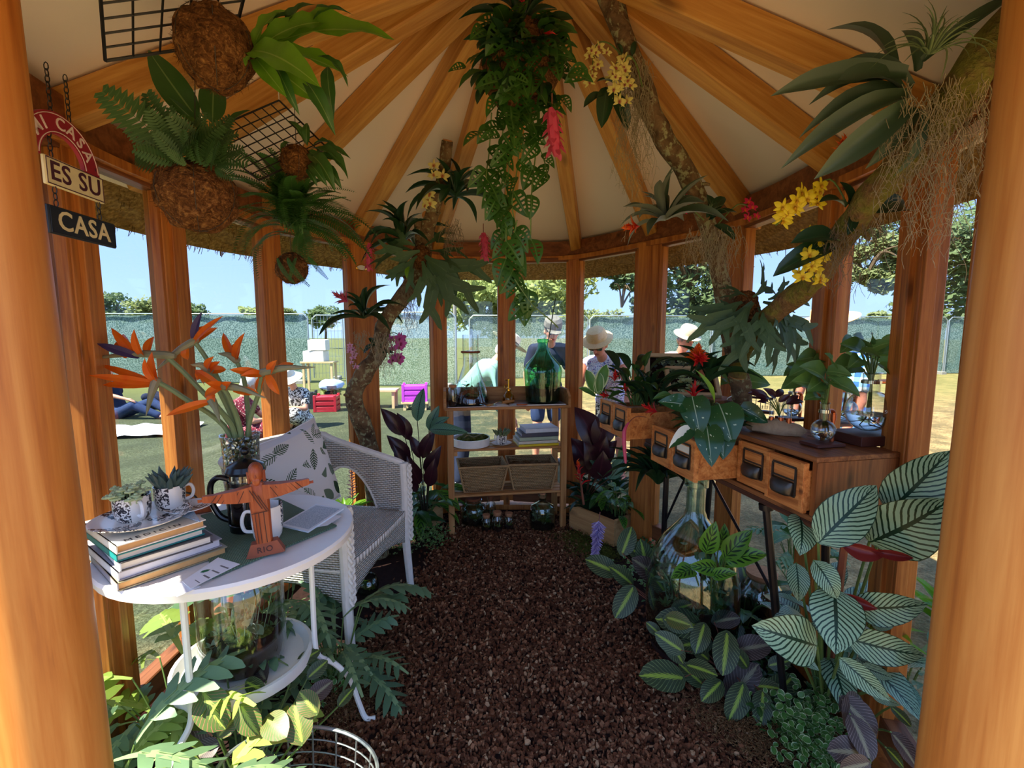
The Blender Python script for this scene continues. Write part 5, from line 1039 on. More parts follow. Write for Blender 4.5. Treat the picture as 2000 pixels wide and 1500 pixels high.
t = thing('bottle_terrarium', 'big clear glass bottle terrarium on the bark under the full basket', 'terrarium', bl(.62, .03, 0)); obj('bottle', MB().lathe(vessel([(0, .002), (.078, .002), (.086, .012), (.086, .125), (.076, .155), (.035, .18), (.024, .19), (.024, .225), (.029, .228), (.029, .236)], .004), 32), M['aqua_glass'], t); obj('stopper', MB().lathe([(0, .21), (.021, .21), (.023, .246), (0, .247)], 18), M['cork'], t); innards(t, .079, .005, .05, .15, 26, 41, ('t_leaf', 't_leaf_pale'), size=.035)
# ---------------------------------------------------------------- card-index drawers on their black stand
M['cab'] = wood('cabinet_wood', sr(150, 96, 52), sr(118, 68, 34), sr(78, 42, 20), 1, .5, 2.2, .25); M['cab_end'] = wood('cabinet_end_wood', sr(158, 98, 50), sr(124, 72, 34), sr(80, 44, 20), 2, .5, 1.6, .25)
M['drawer'] = wood('drawer_wood', sr(208, 140, 76), sr(180, 108, 52), sr(128, 68, 30), 1, .45, 2.4, .2); M['pull'] = flat('dark_bronze', sr(78, 74, 70), .38, .8, None, .15, 40); M['block_wood'] = flat('dark_wood_block', sr(84, 44, 34), .5, 0, .4, .2, 12); M['copper'] = flat('copper_pipe', sr(206, 116, 78), .28, 1, None, .08, 20)
cu_, cv_ = V(-.20, .98, 0).normalized(), V(.98, .20, 0).normalized(); CA = V(.842, 1.27, 0)
def cabM(z): return Matrix.Translation(CA+V(0, 0, z)) @ Matrix(((cv_.x, cu_.x, 0, 0), (cv_.y, cu_.y, 0, 0), (0, 0, 1, 0), (0, 0, 0, 1)))   # local x into the wall, y along the front away from the way in
def cab_w(x, y, z): return CA+cv_*x+cu_*y+V(0, 0, z)
CD = .285
def cabinet(lab, y0, y1, z0, h, drawers):
    L = y1-y0; t = thing('drawer_cabinet', lab, 'cabinet', cabM(z0) @ Matrix.Translation((0, y0, 0))); b = .016
    obj('top', MB().box((CD/2, L/2, h-b/2), (CD, L, b), None, .002), M['cab'], t); obj('bottom', MB().box((CD/2, L/2, b/2), (CD, L, b), None, .002), M['cab'], t)
    for y in (b/2, L-b/2): obj('side', MB().box((CD/2+.001, y, h/2), (CD-.004, b, h-2*b)), M['cab_end'], t)
    obj('back', MB().box((CD-.005, L/2, h/2), (.008, L-2*b, h-2*b)), M['cab'], t)
    n = len(drawers); w_ = (L-2*b)/n
    for i, e_ in enumerate(drawers):
        y = b+w_*(i+.5); x0 = -e_; z = h/2; dh = h-2*b-.010; dw = w_-.006
        if i: obj('divider', MB().box((CD/2+.004, b+w_*i, h/2), (CD-.012, .005, h-2*b)), M['cab'], t)
        d = obj('drawer', MB().box((x0+.007, y, z), (.014, dw, dh), None, .0015), M['drawer'], t)
        for s_ in (-1, 1):
            obj('drawer_side', MB().box((x0+.014+.12, y+s_*(dw/2-.006), z-.008), (.24, .009, dh-.03)), M['drawer'], d)
            obj('front_rail', MB().box((x0-.001, y+s_*(dw/2-.008), z), (.004, .012, dh-.004), None, .001), M['drawer'], d)
        obj('drawer_bottom', MB().box((x0+.13, y, z-dh/2+.010), (.24, dw-.02, .005)), M['drawer'], d); obj('drawer_back', MB().box((x0+.25, y, z-.008), (.008, dw-.02, dh-.03)), M['drawer'], d)
        fr = MB(); a, c = dw*.30, .040
        for (yy, zz, sy, sz) in ((0, c+.010, a*2, .006), (0, -c+.006, a*2, .006), (-a, .008, .006, c*2), (a, .008, .006, c*2), (0, .012, a*2, .004)): fr.box((x0-.002, y+yy, z+zz), (.004, sy, sz))
        f_ = obj('label_holder', fr, M['pull'], d, False); obj('label_card', MB().box((x0-.0008, y, z+.030), (.0012, a*1.8, .024)), M['drawer'] if i != 2 else M['cov_cream'], d, False)
        mb = MB(); vs = []; N = 12
        for k in range(N+1):
            q = PI*k/N; yy = -math.cos(q)*a*.9
            for (r_, zz) in ((.0, .010), (.012, .009), (.022, -.004), (.023, -.022), (.018, -.028)): vs.append((x0-.002-r_*math.sin(q)**.6, y+yy*(1-.1*(zz < -.01)), z-.006+zz))
        mb.add(vs, [(k*5+j, k*5+j+1, (k+1)*5+j+1, (k+1)*5+j) for k in range(N) for j in range(4)]); o = obj('cup_pull', mb, M['pull'], d); md = o.modifiers.new('s', 'SOLIDIFY'); md.thickness = .0025
    return t
cabinet('old wooden card index cabinet, its two nearest drawers almost shut', -.012, .632, .768, .188, [.018, .0, .16, .16]); cabinet('higher second wooden card index cabinet with two drawers pulled far out', .66, .99, .832, .182, [.235, .235])
t = thing('cabinet_stand', 'black pipe stand with a dark plank under the card index cabinets', 'stand', cab_w(.1, .4, 0)); k = {'world': True}
M['plank_dark'] = wood('dark_plank', sr(98, 58, 36), sr(72, 40, 26), sr(48, 26, 18), 1, .6, 2, .3); M['pipe'] = flat('black_iron_pipe', sr(40, 36, 38), .35, .6, None, .15, 20)
P_ = obj('plank', MB().box((CD/2-.004, .49, .757), (CD-.02, 1.0, .020), None, .003), M['plank_dark'], t); P_.matrix_basis = Matrix.Translation(cab_w(.1, .4, 0)).inverted() @ cabM(0)
P_ = obj('riser', MB().box((CD/2, .825, .799), (CD-.02, .33, .064), None, .002), M['plank_dark'], t); P_.matrix_basis = Matrix.Translation(cab_w(.1, .4, 0)).inverted() @ cabM(0)
for (x, y, fx, fy) in ((.02, .19, .10, .13), (.25, .19, .26, .14), (.02, .80, .04, .84), (.25, .80, .26, .86)):
    a, b = cab_w(x, y, .748), cab_w(fx, fy, 0)
    obj('leg', MB().tube([a, a.lerp(b, .5), a.lerp(b, .52), b], [.012, .013, .0105, .012], 10), M['pipe'], t, **k); obj('flange', MB().tube([a, a+(b-a)*.025], .022, 12), M['pipe'], t, **k)
a, b = cab_w(.02, .48, .745), cab_w(.065, .165, .42); obj('brace', MB().tube([a, b], .0055, 6), M['pipe'], t, **k); a, b = cab_w(.02, .62, .745), cab_w(.032, .82, .42); obj('brace', MB().tube([a, b], .0055, 6), M['pipe'], t, **k)
# flasks on copper stands
M['flask_glass'] = thinglass('flask_glass', (.97, .98, .98, 1), 1.5, 0, (.50, .56, .58, 1))
t_ = NT('water'); M['water'] = t_.done(t_.bsdf((1, 1, 1, 1), .0, 0, None, None, 0, 0, 1.0, 1.33))
ZC = .957
FLASKS = []
def flask(lab, p, r, neck, bsz, rz, side, fill=.5, zoff=0):
    """round flask held over a wooden block by a copper pipe; side = angle of the pipe"""
    t = thing('flask_stand', lab, 'flask', T(p, 0)); bx, by, bh = bsz; obj('block', MB().box((0, 0, bh/2), bsz, Euler((0, 0, rz)).to_matrix(), .002), M['block_wood'], t)
    z0 = bh+.003; prof = [(0, z0)]+[(r*math.sin(a), z0+r-r*math.cos(a)) for a in [.35+k*.25 for k in range(10)] if a < 2.72]; rn = r*.36; prof += [(rn, z0+1.92*r), (rn, z0+1.92*r+neck), (rn*1.25, z0+1.92*r+neck+.004)]
    f = obj('flask', MB().lathe(vessel(prof, .0016), 36), M['flask_glass'], t)
    wl = z0+2*r*fill; wp = [(0, z0+.003)]+[((r-.0025)*math.sin(a), z0+r-(r-.0025)*math.cos(a)) for a in [.2+.2*k for k in range(14)] if z0+r-(r-.0025)*math.cos(a) < wl]; wp += [(math.sqrt(max(1e-6, (r-.0025)**2-(wl-z0-r)**2)), wl), (0, wl)]
    obj('water', MB().lathe(wp, 32), M['water'], t)
    d = V(math.cos(side), math.sin(side), 0); q = r*1.12; zt_ = z0+1.92*r+neck*.55
    obj('copper_pipe', MB().tube(cat([d*q+V(0, 0, bh), d*q+V(0, 0, zt_*.6), d*q+V(0, 0, zt_-.010), d*(q-.004)+V(0, 0, zt_-.002), d*(q-.014)+V(0, 0, zt_), d*rn*1.1+V(0, 0, zt_)], 4), .0075 if r > .05 else .006, 10), M['copper'], t); obj('elbow', MB().tube([d*q+V(0, 0, zt_-.03), d*q+V(0, 0, zt_-.012)], .0098 if r > .05 else .008, 10), M['copper'], t)
    obj('clamp', MB().lathe([(rn+.0005, zt_-.005), (rn+.0035, zt_-.005), (rn+.0035, zt_+.005), (rn+.0005, zt_+.005)], 20), M['chrome'], t); FLASKS.append((Vector(p)+V(0, 0, z0+1.92*r+neck), r, Vector(p)+V(0, 0, z0+r))); return t
def onc(px, py, z=ZC): return onz(px, py, z)
fl = flask('largest round water flask on a thick dark block at the cabinet end', onc(1706, 862)+V(-.022, .0, 0), .066, .055, (.17, .13, .030), .15, .15, .42)
for k_, tx in enumerate(('500',)): text(tx, .016, M['china'], fl, Matrix.Translation((.008, -.0652, .105)) @ Euler((PI/2, 0, 0)).to_matrix().to_4x4(), 1, .0002, 'CENTER', nm='volume_mark')
flask('small round water flask on a thin wood slip at the cabinet front edge', onc(1612, 872)+V(0, .015, 0), .034, .05, (.10, .07, .010), .2, .3, .93)
flask('round water flask half hidden between the small front flask and the largest', onc(1655, 834)+V(.015, .04, 0), .042, .06, (.10, .07, .012), .15, .3, .4); flask('round water flask with dark trailing roots behind the test tubes', onc(1560, 825)+V(.0, .05, 0), .035, .045, (.09, .07, .012), .1, .2, .35); flask('little round flask with red label tucked behind the white flecked leaves', onc(1432, 808), .031, .04, (.08, .07, .012), .1, .3, .3)
# stone with three test tubes
t_ = NT('pale_stone'); vv = t_.coord('Object', (1, 1, 1)); nz = t_.noise(vv, 26, 5, .65, 1.0); M['stone'] = t_.done(t_.bsdf(t_.mix(nz, sr(150, 116, 84), sr(216, 184, 146)), .8, 0, .2, t_.bump(nz, .6, .01)))
p = onc(1522, 850); t = thing('test_tube_holder', 'three test tubes in copper sockets on a long pale stone', 'vase', T(p+V(0, .028, 0), -.62)); mb = MB().ball((0, 0, .018), (.088, .032, .032), 24, 10, .22, 3, 5)
mb.v = [(x, y, max(0, z)) for x, y, z in mb.v]; obj('stone', mb, M['stone'], t)
for k_, x in enumerate((-.012, .016, .040)):
    obj('socket', MB().tube([(x, -.004, .040), (x, -.004, .058)], .0085, 12), M['copper'], t); obj('tube', MB().lathe(vessel([(0, .042), (.0055, .042), (.0075, .048), (.0075, .094), (.0088, .096)], .0012), 16, Matrix.Translation((x, -.004, .016))), M['flask_glass'], t)
TUBES = p+V(0, .028, 0)
p = onc(1478, 808); t = thing('hook_rack', 'low dark rack of small brass hooks standing behind the test tubes', 'rack', T(p+V(.01, .03, 0), -.65)); obj('rail', MB().box((0, 0, .065), (.13, .008, .010), None, .001), M['block_wood'], t); obj('base', MB().box((0, 0, .006), (.14, .03, .012), None, .001), M['block_wood'], t)
for k_ in range(7): x = -.054+k_*.018; obj('hook', MB().tube([(x, 0, .065), (x, -.002, .02), (x+.008, -.002, .02), (x+.008, -.002, .034)], .0016, 5), M['black_metal'], t)
# framed living walls
for lab, q, rx in (('upright pale frame of green succulents leaning at the cabinet back', cab_w(.10, .93, 1.014), .25), ('second frame of grey green succulents lying low in front of the upright one', cab_w(.13, .78, 1.014), .9)):
    t = thing('succulent_frame', lab, 'planter', Matrix.Translation(q) @ Euler((0, 0, -.20)).to_matrix().to_4x4() @ Euler((PI/2-rx, 0, 0)).to_matrix().to_4x4()); a, b = .105, .19
    for s_ in (-1, 1): obj('frame_side', MB().box((s_*a, b/2, 0), (.018, b, .03), None, .002), M['pine'], t)
    for y in (.009, b-.009): obj('frame_rail', MB().box((0, y, 0), (2*a-.018, .018, .03), None, .002), M['pine'], t)
    obj('back_panel', MB().box((0, b/2, -.008), (2*a-.018, b-.03, .010)), M['soil'], t); rg = random.Random(len(lab))
    for k_ in range(42):
        c = V(rg.uniform(-a+.02, a-.02), rg.uniform(.025, b-.025), 0); mb = MB(); s = rg.uniform(.011, .019)
        for j in range(9): aa = j*2.4; lance(mb, c, c+V(math.cos(aa), math.sin(aa), .3+.09*j)*s*(1.1-.05*j), s*.30, V(0, 0, 1), .3)
        obj('succulent', mb, M[rg.choice(['succ_grn', 'succ_dark', 'succ_grn', 'succ_pale'] if rx < .5 else ['succ_grn', 'succ_pale'])], t)
# plywood planter boxes
M['ply'] = wood('plywood', sr(212, 166, 110), sr(190, 142, 88), sr(158, 108, 62), 0, .6, .9, .05)
def pbox(lab, a, b, h, d, side):
    a, b = Vector(a), Vector(b); y = (b-a); L = y.length; y.normalize(); n_ = V(y.y, -y.x, 0)*side; t = thing('planter_box', lab, 'planter', frame((a+b)/2, n_, V(0, 0, 1)))
    obj('front_board', MB().box((0, 0, h/2), (L, .016, h), None, .002), M['ply'], t); obj('back_board', MB().box((0, d, h/2), (L, .016, h), None, .002), M['ply'], t)
    for s_ in (-1, 1): obj('end_board', MB().box((s_*(L/2-.008), d/2, h/2), (.016, d-.017, h), None, .002), M['ply'], t)
    obj('soil', MB().box((0, d/2, h*.45), (L-.034, d-.018, h*.8)), M['soil'], t)
A, B = onz(1108, 1032, 0), onz(1200, 1068, 0); pbox('pale plywood planter box beside the bench foot under the purple flower', A+V(.02, .02, 0), B, .165, .20, -1)
A, B = onz(800, 1046, 0), onz(864, 1020, 0); pbox('pale plywood planter box between the wicker chair and the bench', A, B, .13, .2, -1)
# terrariums on the floor by the stand
t = thing('demijohn_terrarium', 'huge clear glass demijohn terrarium on the floor beneath the open drawers', 'terrarium', V(.735, 1.80, 0)); R0 = .182
obj('demijohn', MB().lathe(vessel([(0, .004), (R0*.6, .003), (R0*.88, .04), (R0*.98, .12), (R0, .22), (R0*.97, .32), (R0*.86, .41), (R0*.66, .475), (R0*.42, .525), (R0*.25, .565), (R0*.20, .60), (R0*.19, .69), (R0*.25, .695), (R0*.25, .725), (R0*.22, .728)], .005), 48), M['aqua_glass'], t); innards(t, R0*.93, .01, .20, .40, 60, 50, ('t_leaf', 't_leaf', 't_leaf_pale'), size=.06)
p = onz(1490, 1225, 0); t = thing('round_terrarium', 'round glass terrarium with flat cork lid behind the black stand leg', 'terrarium', p+V(.02, .07, 0)); R0 = .105
obj('bowl', MB().lathe(vessel([(0, .003), (R0*.6, .003), (R0*.93, .04), (R0, .09), (R0*.92, .14), (R0*.66, .175), (R0*.56, .19), (R0*.58, .205)], .004), 40), M['aqua_glass'], t); obj('lid', MB().lathe([(0, .19), (R0*.53, .19), (R0*.62, .21), (R0*.62, .222), (0, .223)], 28), M['cork'], t); innards(t, R0*.9, .008, .06, .15, 30, 51, ('t_leaf', 't_leaf_pale'), size=.04)
# wire basket at the way in
p = onz(598, 1424, .24)+V(.03, -.12, 0); p.z = 0; t = thing('wire_basket', 'oval grey wire basket on the bark at the way in', 'basket', T(p, -.15)); M['wire'] = flat('grey_wire', sr(132, 140, 138), .4, .7)
def oval(s, z, n=40): return [V(.20*s*math.cos(2*PI*k/n), .125*s*math.sin(2*PI*k/n), z) for k in range(n)]
for s, z, r_ in ((1, .24, .0048), (.985, .205, .002), (.97, .17, .002), (.95, .135, .002), (.93, .10, .002), (.90, .06, .002), (.86, .004, .004)): obj('rim' if z == .24 else 'hoop', MB().tube(oval(s, z), r_, 6, closed=True), M['wire'], t)
for k_ in range(18): a = 2*PI*k_/18; obj('stay', MB().tube([V(.20*math.cos(a), .125*math.sin(a), .24), V(.172*math.cos(a), .1075*math.sin(a), .004)], .0024, 5), M['wire'], t)
for k_ in range(7): y = -.09+k_*.03; q = math.sqrt(max(0, 1-(y/.1075)**2))*.172; obj('base_wire', MB().tube([(-q, y, .004), (q, y, .004)], .002, 5), M['wire'], t)
# oval brass plate on the left main post
p = at(693, 521, 2.71); t = thing('oval_plate', 'small oval brass plate screwed to the back post on the left', 'plaque', frame(WP[4]-outw(WP[4])*.062+V(-.005, 0, p.z), V(0, 0, 1), -outw(WP[4]))); t.matrix_basis = t.matrix_basis
obj('plate', MB().lathe([(0, 0), (.03, 0), (.03, .004), (.026, .006), (0, .006)], 28, Matrix.Diagonal((1.15, .6, 1, 1))), M['gold'], t); obj('face', MB().lathe([(0, .0062), (.024, .0062), (0, .0068)], 24, Matrix.Diagonal((1.15, .55, 1, 1))), M['china'], t)
p = onz(712, 1172, 0); t = thing('glass_bowl', 'small round glass bowl of moss half behind the near front leg of the wicker chair', 'bowl', p+V(.0, .05, 0)); obj('bowl', MB().lathe(vessel([(0, .002), (.03, .002), (.052, .02), (.058, .05), (.05, .08), (.042, .09), (.044, .096)], .003), 28), M['aqua_glass'], t); innards(t, .05, .005, .03, .075, 8, 61, ('t_leaf',), size=.025)
# ---------------------------------------------------------------- leaves: templates of unit length along +Y, uv = (across, along)
def leafmat(nm, kind, c1, c2, c3=None, rough=.38, trl=.28, back=None, N=14, k=.28):
    t = NT(nm); uv = t.n('ShaderNodeUVMap'); s_ = t.n('ShaderNodeSeparateXYZ'); t.set(s_.inputs[0], uv.outputs[0]); u, v = s_.outputs[0], s_.outputs[1]
    a = t.math('ABSOLUTE', t.math('SUBTRACT', t.math('MULTIPLY', u, 2.0), 1.0)); q = t.math('SUBTRACT', v, t.math('MULTIPLY', a, k)); oi = t.n('ShaderNodeObjectInfo')
    nz = t.noise(t.coord('Object'), 9, 3); base = t.mix(t.math('ADD', t.math('MULTIPLY', nz, .5), t.math('MULTIPLY', oi.outputs['Random'], .5)), tuple(x*.78 for x in c1[:3])+(1,), tuple(min(1, x*1.28) for x in c1[:3])+(1,))
    lt = lambda x, y: t.math('LESS_THAN', x, y); gt = lambda x, y: t.math('GREATER_THAN', x, y); mul = lambda x, y: t.math('MULTIPLY', x, y)
    if kind == 'plain': col = t.mix(mul(lt(a, .055), .75), base, c2)
    elif kind == 'stripe':
        w_ = t.math('SINE', mul(t.math('ADD', q, mul(t.noise(uv.outputs[0], 6, 2), .03)), N*6.283)); m_ = mul(mul(gt(w_, -.5), gt(a, .07)), lt(a, .97)); col = t.mix(m_, base, c2)
    elif kind == 'maranta':
        zig = t.math('ADD', .06, mul(t.math('FRACT', mul(t.math('SUBTRACT', v, mul(a, .9)), 7)), .17)); zone = mul(lt(a, zig), gt(v, .06)); vein = lt(t.math('ABSOLUTE', t.math('SUBTRACT', t.math('FRACT', mul(q, N)), .5)), .07)
        col = t.mix(mul(vein, .85), base, c3); col = t.mix(lt(a, .55), col, t.mix(.45, col, base)); col = t.mix(zone, col, c2)
    elif kind == 'rattle':
        f = t.math('ABSOLUTE', t.math('SUBTRACT', t.math('FRACT', mul(t.math('SUBTRACT', v, mul(a, .35)), N)), .5)); w_ = mul(t.math('SUBTRACT', 1.0, t.math('POWER', mul(t.math('SUBTRACT', a, .36), 2.9), 2)), .27); m_ = t.math('MAXIMUM', lt(f, w_), lt(a, .04)); col = t.mix(m_, base, c2)
    elif kind == 'fleck':
        m_ = gt(t.noise(uv.outputs[0], 5.5, 3, .6), .64); col = t.mix(m_, base, c2); col = t.mix(mul(lt(a, .03), .6), col, c2)
    elif kind == 'half': col = t.mix(gt(t.math('ADD', t.math('SUBTRACT', u, .5), mul(t.math('SUBTRACT', t.noise(uv.outputs[0], 4, 2), .5), .4)), .05), base, c2)
    elif kind == 'edge': col = t.mix(gt(a, .80), base, c2)
    elif kind == 'tipped': col = t.mix(t.math('POWER', v, 2.0), base, c2)
    if back is not None:
        g = t.n('ShaderNodeNewGeometry'); col = t.mix(g.outputs['Backfacing'], col, back)
    return t.done(leafsh(t, col, rough, trl, .45))
def outl(kind):
    return {'lance': lambda t: math.sin(PI*t**.85)**.9, 'ovate': lambda t: (math.sin(PI*t**.72))**.75, 'oblong': lambda t: math.sin(PI*t**.9)**.55, 'strap': lambda t: (.55+.45*math.sin(PI*min(1, t*1.1)))*(1 if t < .7 else math.cos((t-.7)/.3*PI/2)**.7),
            'heart': lambda t: (math.sin(PI*(t*.93+.07)**.62))**.8, 'sword': lambda t: (1-t)**.6*(.75+.5*t), 'round': lambda t: math.sin(PI*t)**.5}[kind]
def mk(nm, kind, wr, arc=.0, cup_=.15, wave=0, N=9, A=2, holes=False, mat=None, droop=0, seed=0, fold=0):
    f = outl(kind); mb = MB(); vs = []; uv = []
    nA = 2*A+1
    for i in range(N+1):
        t = i/N; ww = max(.002, f(min(.999, max(.004, t)))*wr*.5)
        for j in range(nA):
            s_ = (j-A)/A; y = t; z = arc*4*t*(1-t)+abs(s_)**1.3*ww*cup_*2+wave*ww*math.sin(t*17+seed+s_*1.3)*abs(s_); y -= droop*abs(s_)*ww
            vs.append((s_*ww, y, z)); uv.append((.5+.5*s_, t))
    fs = []
    for i in range(N):
        for j in range(nA-1):
            if holes and 1 < i < N-2 and ((j in (1, nA-3) and i % 2 == 0) or (j in (0, nA-2) and i % 3 == 1 and 2 < i)): continue
            fs.append((i*nA+j, i*nA+j+1, (i+1)*nA+j+1, (i+1)*nA+j))
    mb.add(vs, fs); mb.uv = uv; return mb.mesh(nm, mat)
def perforated(nm, mat, wr=.62, seed=0):
    """a swiss-cheese vine leaf: oval holes between the side veins, cut from the blade"""
    f = outl('heart'); N, A = 14, 5; mb = MB(); vs = []; uv = []; nA = 2*A+1
    for i in range(N+1):
        t = i/N; ww = max(.004, f(min(.999, max(.01, t)))*wr*.5)
        for j in range(nA):
            s_ = (j-A)/A; vs.append((s_*ww, t-.10*abs(s_)*0+.22*abs(s_)*(1-t)*.4, .10*4*t*(1-t)*.5+abs(s_)*ww*.25-.18*t*t)); uv.append((.5+.5*s_, t))
    fs = []
    for i in range(N):
        for j in range(nA-1):
            c = min(abs(j-A+.0), abs(j+1-A)); 
            if 3 <= i <= N-4 and c in (1, 2) and i % 2 == 1: continue
            if 4 <= i <= N-6 and c == 3 and i % 4 == 1: continue
            fs.append((i*nA+j, i*nA+j+1, (i+1)*nA+j+1, (i+1)*nA+j))
    mb.add(vs, fs); mb.uv = uv; return mb.mesh(nm, mat)
def lobed(nm, mat, seed):
    """a deeply lobed blue fern frond"""
    rg = random.Random(seed); mb = MB(); uv = []; vs = []; fs = []; N = 10
    def zz(y): return .30*4*y*(1-y)*.5-.12*y*y
    for i in range(N+1): y = i/N; w_ = .018+.03*math.sin(PI*y); vs += [(-w_, y, zz(y)), (w_, y, zz(y))]; uv += [(.47, y), (.53, y)]
    fs += [(2*i, 2*i+1, 2*i+3, 2*i+2) for i in range(N)]
    for k in range(5):
        y = .24+.14*k; L = .25*math.sin(PI*(.24+.68*k/5))*rg.uniform(.85, 1.15)
        for s_ in (-1, 1):
            o = len(vs); wd = .062; dy = L*.6
            for m_, (q, ww) in enumerate(((0, 1), (.35, 1.05), (.7, .85), (1, .15))):
                yy = y+dy*q; z = zz(min(1, yy))+rg.uniform(-.01, .01)-.05*q*q
                vs += [(s_*L*q, yy-wd*ww, z), (s_*L*q, yy+wd*ww, z)]; uv += [(.5+s_*q*.5, y), (.5+s_*q*.5, y)]
            fs += [((o+2*m_, o+2*m_+2, o+2*m_+3, o+2*m_+1) if s_ > 0 else (o+2*m_, o+2*m_+1, o+2*m_+3, o+2*m_+2)) for m_ in range(3)]
    mb.add(vs, fs); mb.uv = uv; return mb.mesh(nm, mat)
def pinnate(nm, mat, n=16, L=.16, droop=.3, fine=False, w_=.028):
    mb = MB(); uv = []; vs = []; fs = []
    zz = lambda y: .5*y-droop*1.6*y*y+.0
    pt = lambda y: V(0, y, droop*4*y*(1-y)*.5)
    for i in range(9): y = i/8; p = pt(y); vs += [(-.006*(1.1-y), p.y, p.z), (.006*(1.1-y), p.y, p.z)]; uv += [(.5, .5)]*2
    fs += [(2*i, 2*i+1, 2*i+3, 2*i+2) for i in range(8)]
    for k in range(n):
        y = .10+.88*k/n; l_ = L*math.sin(PI*(.12+.83*k/n))**.7
        for s_ in (-1, 1):
            p = pt(y); d = V(s_, .35, -.12)*l_; o = len(vs); wv = V(0, w_*.5, .0); m_ = p+d*.55
            vs += [p-wv*.6, m_-wv, p+d, m_+wv, p+wv*.6]; uv += [(.5, .3), (.3, .5), (.5, 1), (.7, .5), (.5, .3)]
            f_ = (o, o+1, o+2, o+3, o+4); fs.append(f_ if s_ > 0 else f_[::-1])
    mb.add(vs, fs); mb.uv = uv; return mb.mesh(nm, mat)
def antler(nm, mat, seed):
    """a staghorn frond: a wedge that forks twice into blunt fingers"""
    rg = random.Random(seed); mb = MB(); vs = []; fs = []; uv = []
    def z(p): y = p.y; return .22*y-.50*y*y+.06*abs(p.x)
    def strip(pts, ws):
        o = len(vs)
        for i, (p, w_) in enumerate(zip(pts, ws)):
            d = (pts[min(i+1, len(pts)-1)]-pts[max(i-1, 0)]); d.normalize(); n_ = V(d.y, -d.x, 0)
            for s_ in (-1, 0, 1): q = p+n_*s_*w_; vs.append((q.x, q.y, z(q)+abs(s_)*w_*.25)); uv.append((.5+.5*s_, p.y))
        m_ = len(pts); fs.extend([(o+3*i+k, o+3*i+k+1, o+3*i+k+4, o+3*i+k+3) for i in range(m_-1) for k in (0, 1)])
    strip([V(0, 0, 0), V(.01, .14, 0), V(.0, .30, 0), V(0, .44, 0)], [.02, .035, .07, .115])
    for s_ in (-1, 1):
        k = rg.uniform(.8, 1.2); a = V(s_*.05, .37, 0); b = V(s_*.20*k, .62, 0); strip([a, a.lerp(b, .5), b, b+(b-a)*.1], [.08, .075, .068, .05])
        for dx, dy in ((.17, .15), (.0, .33)):
            e_ = b+V(s_*dx*rg.uniform(.8, 1.2), dy*rg.uniform(.8, 1.15), 0); strip([b-(e_-b)*.15, b.lerp(e_, .5)+V(-s_*.015, 0, 0), b.lerp(e_, .85), e_], [.052, .040, .024, .003])
    e_ = V(rg.uniform(-.05, .05), .68, 0); strip([V(0, .40, 0), V(0, .55, 0), e_], [.08, .035, .003])
    mb.add(vs, fs); mb.uv = uv; return mb.mesh(nm, mat)
# species
G = lambda *c: sr(*c)
LM = M
LM['l_star'] = leafmat('white_star_leaf', 'stripe', G(22, 58, 34), G(150, 184, 146), None, .35, .25, G(104, 36, 34), 13, .30)
LM['l_star_dark'] = leafmat('dark_striped_leaf', 'stripe', G(24, 52, 36), G(96, 140, 110), None, .35, .2, G(74, 26, 34), 18, .3)
LM['l_maranta'] = leafmat('prayer_plant_leaf', 'maranta', G(54, 68, 40), G(150, 176, 64), G(136, 156, 100), .45, .2, G(110, 60, 66), 11, .30)
LM['l_maranta_lt'] = leafmat('pale_prayer_plant_leaf', 'maranta', G(84, 106, 44), G(160, 176, 76), G(186, 104, 90), .45, .35, G(150, 96, 90), 11, .30)
LM['l_maranta_dk'] = leafmat('dusky_prayer_plant_leaf', 'maranta', G(60, 48, 42), G(126, 124, 96), G(136, 122, 116), .5, .15, G(86, 48, 66), 12, .30)
LM['l_rattle'] = leafmat('blotched_calathea_leaf', 'rattle', G(92, 142, 44), G(24, 56, 26), None, .35, .35, G(120, 116, 70), 6)
LM['l_green'] = leafmat('mid_green_leaf', 'plain', G(58, 98, 40), G(120, 150, 84)); LM['l_bright'] = leafmat('bright_green_leaf', 'plain', G(112, 160, 40), G(160, 190, 90), None, .35, .45)
LM['l_blue'] = leafmat('blue_green_fern_leaf', 'plain', G(104, 136, 98), G(150, 176, 120), None, .5, .35); LM['l_blue_sun'] = leafmat('sun_tinted_fern_leaf', 'plain', G(146, 170, 74), G(186, 200, 110), None, .5, .45)  # second fern material has sunlight put into its yellower colour
LM['l_dark'] = leafmat('dark_strap_leaf', 'plain', G(34, 62, 36), G(54, 84, 50), None, .3, .2); LM['l_silver'] = leafmat('silvery_strap_leaf', 'tipped', G(58, 80, 54), G(96, 112, 92), None, .42, .2, G(104, 112, 98))
LM['l_fern'] = leafmat('fern_frond', 'plain', G(60, 108, 44), G(80, 120, 60), None, .5, .35); LM['l_fern_dk'] = leafmat('dusky_fern_frond', 'plain', G(64, 98, 52), G(90, 120, 70), None, .5, .3)
LM['l_stag'] = leafmat('staghorn_frond', 'plain', G(64, 92, 58), G(84, 110, 72), None, .6, .2, G(96, 116, 84)); LM['l_monstera'] = leafmat('perforated_leaf', 'plain', G(56, 98, 34), G(98, 134, 66), None, .35, .35)
LM['l_purple'] = leafmat('dark_purple_leaf', 'plain', G(54, 24, 34), G(84, 40, 50), None, .3, .15, G(70, 26, 38)); LM['l_fleck'] = leafmat('white_flecked_leaf', 'fleck', G(34, 76, 38), G(176, 200, 170), None, .22, .2); LM['l_half'] = leafmat('half_white_leaf', 'half', G(40, 84, 46), G(226, 230, 212), None, .25, .25)
LM['l_pothos'] = leafmat('pothos_leaf', 'plain', G(100, 138, 66), G(150, 176, 104), None, .35, .4); LM['l_varieg'] = leafmat('cream_edged_leaf', 'edge', G(84, 132, 58), G(196, 212, 160), None, .4, .3)
